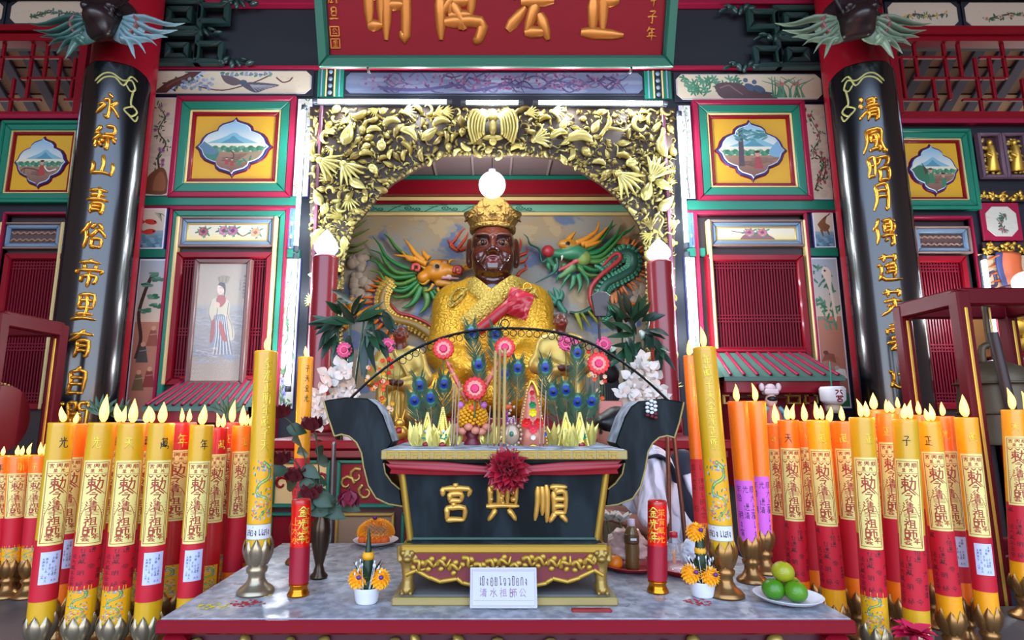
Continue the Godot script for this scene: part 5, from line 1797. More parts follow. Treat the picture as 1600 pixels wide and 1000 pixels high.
# ---------------------------------------------------------------- dragons in relief
func ribbon(m: MB, a: Array, d: float, rad: Array, seg := 8, flat := .7, lift := 0.0) -> void:   # tapering tube through pixels on the mural
	var q := smooth3(pts(a, d), 4)
	var r := []
	for i in q.size():
		var f := float(i) / (q.size() - 1) * (rad.size() - 1)
		var k := mini(int(f), rad.size() - 2)
		r.append(lerpf(rad[k], rad[k + 1], f - k))
		q[i].z += lift
	m.tube(q, r, seg, flat)

func fresh(k: Color) -> MB:
	return MB.new().paint(k)

func scales(path: Array, d: float, half: float, o: Node3D, material: Material, dz := 0.0) -> void:     # rows of small overlapping scales on a body
	var q := smooth3(pts(path, d), 8)
	var m := MB.new().ball(Vector3.ZERO, Vector3(.022, .024, .012), 7, 5).mesh()
	var where := []
	var run := 0.0
	for i in range(1, q.size()):
		run += q[i].distance_to(q[i - 1])
		if run < .026: continue
		run = 0
		var t := (q[i] - q[i - 1]).normalized()
		var s := Vector3(-t.y, t.x, 0)
		for j in 7:
			var f := (j - 3 + (.5 if i % 2 else 0.0)) / 3.6
			if absf(f) > .95: continue
			where.append(Transform3D(Basis(Vector3.BACK, atan2(t.y, t.x)), q[i] + s * half * f + Vector3(0, 0, dz + half * .8 * sqrt(1 - f * f)) - o.position))
	many("scales", m, material, where, o)

func dragons() -> void:
	var d := MD - .06
	var vc := mat("painted relief", Color.WHITE, .4, 0, {"vertex_color_use_as_albedo": true})
	var gold := Color(.80, .52, .13)
	var green := Color(.17, .44, .22)
	var dgreen := Color(.13, .36, .28)
	# ---- the golden dragon on the left
	var o := thing("golden_dragon", "golden dragon relief with a green mane and orange spiked back, left of the statue", "carving", P(640, 460, d))
	var at := -o.position
	var body := [615, 438, 604, 452, 598, 470, 602, 488, 618, 500, 645, 507, 670, 522, 690, 545]
	var m := fresh(Color(.55, .42, .16)).at(at)
	ribbon(m, body, d, [.07, .08, .085, .085, .085, .09, .08], 12)
	put("body", m, vc, o)
	scales(body, d, .08, o, mat("scale gold", Color(.78, .62, .26), .35, .4))
	m = fresh(Color(.62, .16, .17)).at(at)
	ribbon(m, [612, 476, 624, 490, 645, 496, 668, 506, 684, 520], d, [.012, .02, .022, .02, .012], 8, .8, .06)
	put("belly_ridge", m, vc, o)
	m = fresh(Color(.25, .2, .38)).at(at)
	ribbon(m, [604, 440, 590, 455, 586, 475, 592, 495, 610, 512, 632, 530], d, [.014, .02, .02, .02, .012], 8, .8, .03)
	put("back_ridge", m, vc, o)
	for i in 15:
		var f := i / 14.0
		var q: Vector2 = smoothed(pv2([602, 440, 588, 455, 584, 475, 590, 496, 608, 514, 630, 532]), 6)[roundi(f * 30)]
		var a := 2.6 + f * 2.0
		m = fresh(Color(.84, .40, .12)).at(at)
		ribbon(m, [q.x, q.y, q.x + cos(a) * 9, q.y - sin(a) * 9, q.x + cos(a) * 17 - 2, q.y - sin(a) * 17], d, [.036, .026, .003], 7, .5)
		put("back_spike", m, vc, o)
	m = fresh(Color(.74, .46, .11)).at(at)
	var sd := SDF.new()
	var oc := P(684, 428, d)
	var px := .0062
	var e := func(x: float, y: float, z: float) -> Vector3: return Vector3(x * px, -y * px, z)
	var c2 := Color(.78, .48, .10)
	sd.ell(e.call(0, 0, .05), Vector3(.14, .09, .09), .03, c2).cap(e.call(14, -2, .07), e.call(34, -2, .06), .06, .045, .03, c2).ell(e.call(34, -3, .08), Vector3(.045, .05, .05), .02, Color(.72, .36, .14))
	sd.cap(e.call(36, -6, .05), e.call(56, -8, .04), .035, .012, .02, c2).cap(e.call(2, 16, .05), e.call(34, 20, .05), .04, .025, .02, Color(.75, .5, .14))
	sd.ell(e.call(0, -6, .12), Vector3(.04, .04, .04), .012, Color(.70, .55, .40)).ell(e.call(1, -6, .155), Vector3(.02, .02, .02), .004, Color(.06, .03, .03)).cap(e.call(20, 8, .1), e.call(20, 13, .1), .014, .004, .003, Color(.85, .82, .75)).ell(e.call(-2, -12, .11), Vector3(.06, .025, .03), .015, c2)
	sd.cap(e.call(10, 10, .1), e.call(34, 11, .1), .018, .012, .01, Color(.72, .5, .52)).ell(e.call(-22, 8, .06), Vector3(.06, .06, .06), .03, c2)
	sd.cap(e.call(-6, -14, .08), e.call(14, -16, .07), .04, .03, .03, Color(.55, .32, .1))
	m.at(oc - o.position)
	sd.build(m, Vector3(-.26, -.22, -.05), Vector3(.40, .2, .22), .014)
	put("head", m, vc, o)
	m = fresh(Color(.70, .22, .2)).at(at)
	for i in 2:
		var cc := Vector2(716, 428) if i == 0 else Vector2(652, 424)
		ribbon(m, [cc.x - 5, cc.y + 3, cc.x - 4, cc.y - 5, cc.x + 4, cc.y - 5, cc.x + 4, cc.y + 3, cc.x - 1, cc.y + 2], d, [.02, .014], 7, .8, .12)
	put("nose_curl", m, vc, o)
	for h in [[668, 416, 650, 408, 634, 404, 617, 402], [664, 412, 650, 400, 642, 388, 632, 376], [652, 408, 640, 408, 630, 396], [672, 408, 664, 400, 662, 394]]:
		m = fresh(gold).at(at)
		ribbon(m, h, d, [.034, .026, .004], 8, .9, .08)
		put("horn", m, vc, o)
	var mane := [[655, 425, 628, 418, 606, 404, 594, 384, 584, 372], [652, 428, 622, 428, 604, 412, 596, 398, 580, 392], [650, 432, 620, 436, 600, 424, 590, 412, 576, 408], [652, 436, 626, 446, 602, 438, 594, 428, 578, 424], [654, 440, 632, 456, 610, 452, 596, 446, 584, 442], [656, 444, 640, 462, 622, 466, 612, 462], [658, 448, 650, 468, 640, 478, 628, 482], [664, 450, 668, 470, 664, 482, 654, 492], [670, 452, 680, 470, 680, 484, 672, 496], [660, 420, 640, 404, 620, 388, 608, 372, 600, 366], [676, 454, 690, 466, 696, 476, 690, 486], [648, 430, 616, 432, 598, 418, 590, 404, 574, 398], [656, 442, 634, 450, 614, 446, 600, 436, 588, 434]]
	for i in mane.size():
		m = fresh(green.lerp(Color(.45, .50, .14), [.0, .35, .1, .5][i % 4])).at(at)
		ribbon(m, mane[i], d, [.03, .034, .026, .018, .003], 7, .7, .05 - .004 * i)
		put("mane_lock", m, vc, o)
	for h in [[690, 456, 700, 462, 706, 458], [684, 452, 690, 462, 700, 466], [700, 450, 712, 454, 722, 446], [706, 444, 720, 444, 732, 434], [672, 438, 664, 446, 655, 443], [678, 446, 672, 455, 663, 457], [668, 424, 658, 418, 652, 420], [722, 422, 730, 416, 738, 420], [700, 416, 706, 409, 713, 410]]:
		m = fresh(Color(.75, .55, .16)).at(at)
		ribbon(m, h, d, [.026, .02, .003], 7, .7, .06)
		put("beard_lock", m, vc, o)
	m = fresh(gold).at(at)
	ribbon(m, [536, 512, 545, 500, 552, 490], d, [.05, .04], 9, .8)
	for t in [[552, 490, 542, 486, 536, 476, 541, 470], [553, 488, 549, 476, 548, 470, 553, 466], [556, 488, 561, 478, 564, 472, 570, 470], [558, 492, 568, 490, 576, 486, 580, 492]]:
		ribbon(m, t, d, [.04, .034, .03, .006], 8, .9, .02)
	put("claw", m, vc, o)
	for t in [[530, 352, 548, 358, 562, 352, 574, 344], [530, 366, 548, 370, 562, 366, 578, 358], [530, 376, 545, 384, 560, 384, 576, 376], [530, 390, 548, 394, 562, 392, 572, 388], [532, 402, 542, 402, 552, 398]]:
		m = fresh(Color(.35, .42, .16)).at(at)
		ribbon(m, t, d, [.03, .026, .004], 7, .6, .02)
		put("tail_lock", m, vc, o)
	# ---- the green dragon on the right
	o = thing("green_dragon", "green scaled dragon relief with a red nose and orange fins, right of the statue", "carving", P(920, 450, d))
	at = -o.position
	body = [936, 428, 955, 408, 975, 396, 988, 404, 986, 422, 968, 434, 946, 446, 938, 466, 942, 484, 952, 496]
	m = fresh(Color(.12, .30, .24)).at(at)
	ribbon(m, body, d, [.07, .085, .09, .09, .09, .09, .09, .085], 12)
	ribbon(m, [940, 474, 922, 484, 904, 490, 890, 488], d, [.06, .05, .03, .02], 10)
	put("body", m, vc, o)
	scales(body, d, .085, o, mat("scale green", Color(.24, .50, .38), .35, .1))
	m = fresh(Color(.66, .2, .2)).at(at)
	ribbon(m, [940, 418, 956, 402, 964, 400, 966, 408, 950, 422, 934, 436, 922, 452, 920, 470, 926, 486], d, [.018, .03, .03, .03, .03, .02], 8, .8, .07)
	put("belly_ridge", m, vc, o)
	m = fresh(Color(.14, .18, .30)).at(at)
	ribbon(m, [972, 384, 992, 392, 1000, 412, 992, 430, 968, 444, 952, 458], d, [.012, .02, .02, .016], 8, .8, .03)
	put("back_ridge", m, vc, o)
	for i in 20:
		var f := i / 19.0
		var q: Vector2 = smoothed(pv2([966, 382, 990, 386, 1003, 408, 996, 432, 972, 448, 956, 460]), 6)[roundi(f * 30)]
		var a := 1.5 - f * 3.0
		m = fresh(Color(.84, .46, .22).lightened(.15 * (i % 2))).at(at)
		ribbon(m, [q.x, q.y, q.x + cos(a) * 8, q.y - sin(a) * 8, q.x + cos(a) * 15, q.y - sin(a) * 15 + 2], d, [.034, .026, .003], 7, .5)
		put("back_spike", m, vc, o)
	m = MB.new()
	sd = SDF.new()
	oc = P(888, 400, d)
	c2 = Color(.20, .46, .32)
	sd.ell(e.call(10, -2, .05), Vector3(.12, .08, .09), .03, c2).cap(e.call(-4, 0, .06), e.call(-30, -2, .06), .05, .04, .03, c2).ell(e.call(-34, -4, .09), Vector3(.06, .06, .05), .012, Color(.66, .18, .2))
	sd.cap(e.call(-32, 8, .05), e.call(-22, 22, .04), .035, .012, .02, c2).cap(e.call(4, 22, .05), e.call(-14, 36, .05), .045, .02, .02, Color(.35, .52, .30)).cap(e.call(14, 10, .08), e.call(-16, 26, .07), .02, .016, .01, Color(.72, .28, .3))
	sd.ell(e.call(-2, -14, .1), Vector3(.035, .035, .035), .012, Color(.72, .6, .42)).ell(e.call(-3, -14, .132), Vector3(.018, .018, .018), .004, Color(.06, .03, .03)).cap(e.call(-12, 6, .1), e.call(-13, 14, .1), .014, .004, .003, Color(.85, .84, .78)).ell(e.call(-2, -16, .08), Vector3(.1, .05, .05), .02, Color(.70, .46, .14)).ell(e.call(22, 6, .06), Vector3(.08, .08, .06), .03, Color(.5, .58, .28))
	m.at(oc - o.position)
	sd.build(m, Vector3(-.32, -.3, -.05), Vector3(.26, .2, .22), .014)
	put("head", m, vc, o)
	for h in [[898, 384, 915, 376, 930, 364, 934, 350], [906, 386, 925, 380, 940, 366, 948, 358], [884, 382, 890, 374, 898, 366], [912, 388, 928, 384, 938, 380]]:
		m = fresh(Color(.80, .50, .12)).at(at)
		ribbon(m, h, d, [.034, .026, .004], 8, .9, .08)
		put("horn", m, vc, o)
	for h in [[856, 404, 846, 412, 842, 392, 828, 384, 824, 374, 818, 368], [868, 402, 870, 420, 858, 432, 836, 444]]:
		m = fresh(dgreen).at(at)
		ribbon(m, h, d, [.018, .014, .012, .004], 7, .8, .05)
		put("whisker", m, vc, o)
	mane = [[905, 400, 930, 398, 950, 382, 962, 368, 968, 354], [908, 404, 934, 404, 952, 390, 968, 372, 978, 358], [904, 396, 926, 388, 942, 372, 952, 356, 956, 346], [908, 408, 932, 412, 946, 404, 958, 392], [904, 414, 924, 424, 938, 422, 952, 414], [906, 394, 926, 382, 946, 364, 962, 352], [910, 406, 936, 408, 954, 396, 972, 382], [902, 418, 915, 430, 930, 432, 942, 428], [912, 398, 938, 392, 958, 376, 982, 362, 992, 352]]
	for i in mane.size():
		m = fresh(Color(.15, .43, .24).lerp(Color(.5, .56, .2), [.0, .3, .1, .45][i % 4])).at(at)
		ribbon(m, mane[i], d, [.028, .034, .028, .018, .003], 7, .7, .06 - .004 * i)
		put("mane_lock", m, vc, o)
	for h in [[890, 430, 882, 440, 876, 452], [896, 432, 894, 446, 888, 456], [902, 430, 906, 446, 902, 460], [908, 426, 918, 440, 916, 452], [884, 426, 872, 434, 868, 444], [858, 410, 856, 418, 860, 424], [868, 414, 866, 424, 870, 430], [896, 412, 908, 420, 912, 430], [880, 414, 884, 424, 892, 428]]:
		m = fresh(Color(.2, .46, .30)).at(at)
		ribbon(m, h, d, [.03, .024, .003], 7, .7, .04)
		put("beard_lock", m, vc, o)
	m = fresh(Color(.22, .46, .36)).at(at)
	ribbon(m, [884, 490, 876, 480, 870, 470], d, [.04, .04], 9, .8)
	for t in [[870, 472, 862, 464, 856, 454], [872, 470, 869, 458, 864, 450], [874, 470, 878, 460, 874, 452], [868, 474, 858, 472, 850, 466]]:
		ribbon(m, t, d, [.034, .026, .005], 8, .9, .02)
	put("claw", m, vc, o)
	for h in [[908, 490, 916, 502, 924, 516], [900, 490, 906, 506, 910, 518], [918, 486, 930, 500, 938, 514], [926, 484, 936, 496, 944, 506]]:
		m = fresh(Color(.55, .55, .14)).at(at)
		ribbon(m, h, d, [.026, .022, .004], 7, .6, .02)
		put("tail_lock", m, vc, o)
	m = fresh(Color(.80, .36, .16)).at(at)
	ribbon(m, [974, 486, 984, 476, 996, 478, 992, 490, 978, 494, 984, 484], d, [.03, .02, .008], 8, .7, .02)
	put("fin_swirl", m, vc, o)
	# ---- cloud bumps and red flames on the mural
	var g := RandomNumberGenerator.new()
	g.seed = 8
	for q in [["left", 548, 582, 400, 470], ["right", 985, 1010, 430, 480]]:
		o = thing("cloud_relief", "grey brown curly cloud relief on the mural behind the %s red lamp" % q[0], "carving", P(q[1], q[3], d + .03))
		m = MB.new().at(-o.position)
		for i in 34:
			var p := P(g.randf_range(q[1], q[2]), g.randf_range(q[3], q[4]), d + .03)
			m.ball(p, Vector3(.05, .05, .03) * g.randf_range(.6, 1.2), 9, 6)
		put("cloud", m, mat("cloud grey", Color(.60, .52, .44), .6), o)
	for q in [["left", [[716, 392, 704, 384, 712, 374, 720, 362, 727, 356], [716, 390, 722, 380, 728, 372, 732, 362], [718, 391, 730, 386, 738, 376, 744, 370], [712, 388, 704, 380, 699, 374]]], ["right", [[803, 400, 810, 392, 814, 380, 812, 372], [806, 404, 816, 398, 824, 394, 822, 384], [804, 416, 812, 410, 820, 408, 826, 400], [808, 432, 814, 424, 822, 420, 821, 410]]]]:
		o = thing("flame_relief", "orange red flame relief on the mural, just %s of the statue's head" % q[0], "carving", P(q[1][0][0], q[1][0][1], d))
		for t in q[1]:
			m = fresh(Color(.78, .26, .12)).at(-o.position)
			ribbon(m, t, d + .03, [.03, .026, .018, .003], 7, .6)
			put("flame_tongue", m, vc, o)

# ---------------------------------------------------------------- the seated statue and its attendants
func statue() -> void:
	var d := 5.0
	var o := thing("seated_statue", "large seated statue with a dark red face, gilt crown and embossed golden robe", "statue", P(769, 640, d))
	var px := 1.0 / 171.0
	var face := P(770, 400, d) - o.position
	var skin := Color(.235, .085, .07)
	var sd := SDF.new()
	var q := func(x: float, y: float, z: float) -> Vector3: return Vector3(x * px, -y * px, z)
	sd.ell(q.call(0, -10, 0), Vector3(.205, .255, .21), .05, skin).ell(q.call(0, 14, .04), Vector3(.175, .15, .17), .08, skin)
	sd.cap(q.call(0, 26, .0), q.call(0, 62, -.02), .15, .17, .05, skin)
	sd.ell(q.call(0, 54, .06), Vector3(.17, .13, .11), .04, skin)
	for s in [-1.0, 1.0]:
		sd.ell(q.call(s * 15, -22, .185), Vector3(.075, .022, .04), .03, skin)            # brow
		sd.ell(q.call(s * 15, -12, .20), Vector3(.062, .04, .03), .03, skin, -1.0)        # socket
		sd.ell(q.call(s * 15, -11, .165), Vector3(.045, .026, .04), .012, Color(.42, .30, .22))
		sd.ell(q.call(s * 15, -11, .197), Vector3(.018, .02, .014), .004, Color(.05, .03, .03))
		sd.ell(q.call(s * 18, 6, .13), Vector3(.07, .06, .06), .05, skin)                 # cheek
		sd.cap(q.call(s * 9, 6, .21), q.call(s * 16, 17, .19), .012, .01, .02, skin)
		sd.ell(q.call(s * 36, -8, -.02), Vector3(.032, .11, .06), .025, skin).ell(q.call(s * 36, 8, -.01), Vector3(.026, .06, .04), .03, skin)
		sd.ell(q.call(s * 6, 2, .22), Vector3(.03, .026, .03), .02, skin)                 # nostril
	sd.cap(q.call(0, -16, .2), q.call(0, -1, .245), .022, .034, .03, skin)
	sd.ell(q.call(0, 12.5, .197), Vector3(.056, .013, .03), .012, Color(.42, .10, .11)).ell(q.call(0, 16.0, .195), Vector3(.046, .014, .03), .012, Color(.45, .12, .13))
	sd.cap(q.call(-10, 14.4, .226), q.call(10, 14.4, .226), .004, .004, .008, skin, -1.0)
	sd.ell(q.call(0, 26, .16), Vector3(.07, .045, .05), .05, skin)
	var m := MB.new().at(Vector3.ZERO, Basis.IDENTITY.scaled(Vector3(1, 1.06, 1)))
	sd.build(m, Vector3(-.3, -.5, -.26), Vector3(.3, .3, .32), .0105)
	put("head", m, mat("statue skin", Color.WHITE, .16, 0, {"vertex_color_use_as_albedo": true, "clearcoat": .8, "clearcoat_roughness": .1}), o, face)
	# crown: flaring, lobed, with raised scrolls
	var crown := put("crown", MB.new().at(face + (q.call(0, -44, -.02) as Vector3)).grid((func():
		var rows := []
		for i in 9:
			var f := i / 8.0
			var row := PackedVector3Array()
			for j in 32:
				var a := TAU * j / 32
				var front := maxf(sin(a), 0.0)
				var hgt := f * (.12 + .10 * pow(front, 5) + .035 * absf(cos(a * 2)))
				var r := .19 + .085 * f
				if i == 8: r *= .82
				row.append(Vector3(cos(a) * r, hgt - (.02 if i == 8 else 0.0), sin(a) * r))
			rows.append(row)
		return rows).call(), true, true), mat("crown gold", Color(.58, .45, .22), .42, .55, {"heightmap_texture": noise_tex(.045, Color.BLACK, Color.WHITE, 256, 2, FastNoiseLite.TYPE_CELLULAR, .2, .8), "heightmap_scale": 1.4, "uv1_triplanar": true, "uv1_scale": Vector3.ONE * 3}), o)
	m = MB.new().at(face + q.call(0, -44, -.02))
	for i in 13:
		var a := PI * (i + .5) / 13
		var b := Basis(Vector3.UP, PI / 2 - a)
		for s in [-1.0, 1.0]:
			var w := PackedVector3Array()
			for k in 8:
				var t := k * .8
				w.append(Vector3(cos(a), 0, sin(a)) * (.235 + .01 * k * .3) + b * Vector3(s * (.025 - .003 * k) * cos(t), .07 + .07 * sin(a) * (i % 2) + (.026 - .003 * k) * sin(t), .0))
			m.tube(w, [.012, .005], 6)
	put("crown_scroll", m, mats["crown gold"], crown)
	m = MB.new().at(face + q.call(0, -42, -.02)).lathe(pv2([.18, -.02, .207, -.02, .212, .012, .2, .02]), 32)
	put("crown_band", m, mats["crown gold"], crown)
	# robe
	face = P(770, 395, d) - o.position
	sd = SDF.new()
	sd.ell(q.call(0, 115, 0), Vector3(.44, .5, .30), .1).cap(q.call(-50, 82, 0), q.call(50, 84, 0), .185, .185, .1)
	for s in [-1.0, 1.0]:
		sd.cap(q.call(s * 62, 84, 0), q.call(s * 68, 156, .08), .165, .16, .1).cap(q.call(s * 68, 156, .08), q.call(s * 34, 180, .36), .16, .11, .1)
		sd.cap(q.call(s * 30, 215, .1), q.call(s * 92, 222, .34), .2, .18, .12)
	sd.ell(q.call(0, 44, .02), Vector3(.16, .12, .15), .03, Color.WHITE, -1.0)
	sd.cap(q.call(0, 66, .27), q.call(0, 40, .2), .02, .17, .03, Color.WHITE, -1.0)
	m = MB.new()
	sd.build(m, Vector3(-.78, -1.5, -.4), Vector3(.78, -.2, .62), .03)
	put("robe", m, mat("robe gold", Color(.84, .62, .15), .3, .55, {"heightmap_texture": noise_tex(.06, Color.BLACK, Color.WHITE, 256, 3, FastNoiseLite.TYPE_SIMPLEX, .45, .55), "heightmap_scale": .5, "uv1_triplanar": true, "uv1_scale": Vector3.ONE * 1.6}), o, face)
	var emb := mat("embossed gold", Color(.74, .62, .28), .36, .6, {"heightmap_texture": noise_tex(.07, Color.BLACK, Color.WHITE, 256, 2, FastNoiseLite.TYPE_CELLULAR, .1, .7), "heightmap_scale": 1.2, "uv1_triplanar": true, "uv1_scale": Vector3.ONE * 2.5})
	var band := func(p: Array, w: float, called: String, material: Material) -> void:
		var rows := []
		var k := p.size()
		for i in k:
			var t: Vector3 = (p[mini(i + 1, k - 1)] - p[maxi(i - 1, 0)]).normalized()
			var s := t.cross(Vector3(0, 0, 1)).normalized() * w
			rows.append(PackedVector3Array([p[i] - s, p[i] - s * .9 + Vector3(0, 0, .025), p[i] + Vector3(0, 0, .04), p[i] + s * .9 + Vector3(0, 0, .025), p[i] + s]))
		put(called, MB.new().grid(rows, false, false, false).fixside(rows), material, o, face)
	var sm := func(a: Array) -> Array: return Array(smooth3(PackedVector3Array(a), 4))
	band.call(sm.call([q.call(-40, 42, -.02), q.call(-34, 52, .14), q.call(-15, 72, .27), q.call(4, 90, .31)]), .07, "left_collar", emb)
	band.call(sm.call([q.call(42, 40, -.02), q.call(36, 50, .14), q.call(12, 72, .28), q.call(-14, 98, .32), q.call(-40, 122, .31)]), .075, "cross_collar", emb)
	band.call(sm.call([q.call(44, 70, .22), q.call(24, 90, .31), q.call(2, 110, .335), q.call(-22, 130, .33)]), .045, "red_lapel", mat("lapel red", Color(.60, .05, .10), .35))
	m = MB.new()
	var g := RandomNumberGenerator.new()
	g.seed = 4
	var kn := FastNoiseLite.new()
	kn.frequency = 5.0
	var kr := []
	for i in 11:
		var row := PackedVector3Array()
		for j in 11:
			var w := Vector2((j - 5) * .021, (i - 5) * .023).rotated(-.35)
			var rim := maxf(absf(i - 5), absf(j - 5)) / 5.0
			row.append((q.call(36, 90, .33) as Vector3) + Vector3(w.x, w.y, .045 * (1 - rim * rim) + .05 * kn.get_noise_2d(w.x * 2.2, w.y * 6) - .09 * maxf(w.x, 0)))
		kr.append(row)
	m.grid(kr, false, false, false).fixside(kr)
	put("red_knot", m, mat("knot red", Color(.66, .12, .18), .3, 0, {"cull_mode": BaseMaterial3D.CULL_DISABLED}), o, face)
	put("ring", MB.new().tube((func():
		var a := PackedVector3Array()
		for k in 17:
			a.append((q.call(50, 62, .21) as Vector3) + Vector3(cos(k * TAU / 16), sin(k * TAU / 16), 0) * .035)
		return a).call(), .008, 6), c_gold(), o, face)
	for s in [-1.0, 1.0]:
		m = MB.new()
		for i in 6:
			var w := PackedVector3Array()
			for k in 9:
				w.append((q.call(s * 50, 78, .235 - .02) as Vector3) + Vector3(cos(k * .7 + i) * (.09 - .008 * k), sin(k * .7 + i * 1.3) * (.09 - .008 * k), .012 * i * .4))
			m.tube(w, [.012, .006], 6)
		put("shoulder_emblem", m, emb, o, face)
	# attendants
	var model := func(label: String, where: Vector3) -> Node3D:
		var t := thing("attendant_statue", label, "statue", where)
		var f := SDF.new()
		var sk := Color(.40, .16, .11)
		f.ell(Vector3(0, .86, 0), Vector3(.046, .062, .052), .02, sk).ell(Vector3(0, .835, .02), Vector3(.036, .035, .035), .03, sk).cap(Vector3(0, .8, 0), Vector3(0, .74, 0), .034, .045, .02, sk)
		for s in [-1.0, 1.0]:
			f.ell(Vector3(s * .047, .855, -.005), Vector3(.01, .022, .016), .008, sk).ell(Vector3(s * .019, .872, .042), Vector3(.011, .005, .01), .006, Color(.32, .2, .16)).ell(Vector3(s * .02, .842, .04), Vector3(.016, .014, .014), .012, sk)
		f.cap(Vector3(0, .87, .048), Vector3(0, .85, .06), .007, .011, .008, sk).ell(Vector3(0, .826, .05), Vector3(.018, .006, .008), .005, Color(.55, .15, .14))
		var mm := MB.new()
		mm.at(Vector3(0, -.2, 0))
		f.build(mm, Vector3(-.09, .7, -.09), Vector3(.09, .95, .1), .006)
		put("head", mm, mat("attendant skin", Color.WHITE, .3, 0, {"vertex_color_use_as_albedo": true}), t)
		put("cap", MB.new().ball(Vector3(0, .695, -.012), Vector3(.05, .035, .05), 14, 8), c_wood(), t)
		f = SDF.new()
		f.ell(Vector3(0, .62, 0), Vector3(.13, .17, .09), .05).cap(Vector3(-.1, .7, 0), Vector3(.1, .7, 0), .065, .065, .05).cap(Vector3(0, .5, 0), Vector3(0, .3, .0), .11, .12, .06)
		for s in [-1.0, 1.0]:
			f.cap(Vector3(s * .13, .68, .01), Vector3(s * .17, .54, .05), .05, .06, .04).cap(Vector3(s * .17, .54, .05), Vector3(s * .05, .5, .14), .06, .045, .04).cap(Vector3(s * .1, .5, .12), Vector3(s * .1, .3, .13), .035, .05, .03)
		f.ell(Vector3(0, .78, .02), Vector3(.045, .06, .05), .02, Color.WHITE, -1.0)
		for i in 5:
			f.cap(Vector3(-.08 + .04 * i, .44, .115), Vector3(-.1 + .05 * i, .24, .13), .008, .012, .02)
		mm = MB.new()
		mm.at(Vector3(0, -.2, 0))
		f.build(mm, Vector3(-.28, .16, -.2), Vector3(.28, .8, .24), .014)
		put("robe", mm, mat("attendant gold", Color(.74, .62, .30), .38, .5), t)
		put("pedestal", MB.new().box(Vector3(0, (1.36 - where.y) / 2 - .01, 0), Vector3(.3, where.y - 1.34, .26), .01), c_red(), t)
		put("hands", MB.new().ball(Vector3(-.02, .31, .17), Vector3(.035, .025, .025)).ball(Vector3(.025, .305, .175), Vector3(.035, .025, .025)), mat("hand brown", Color(.30, .13, .1), .4), t)
		put("collar", MB.new().tube(smooth3(PackedVector3Array([Vector3(-.05, .59, .02), Vector3(-.02, .5, .1), Vector3(.04, .42, .12), Vector3(.08, .34, .11)]), 3), .014, 6), c_oldgold(), t)
		return t
	var a := P(626, 536, 4.05)
	model.call("small golden attendant statue with a brown face on the left, behind the iron arch", Vector3(a.x, 1.41, a.z))
	a = P(876, 520, 4.1)
	model.call("small golden attendant statue with a brown face right of the big statue, behind peacock feathers", Vector3(a.x, 1.51, a.z))

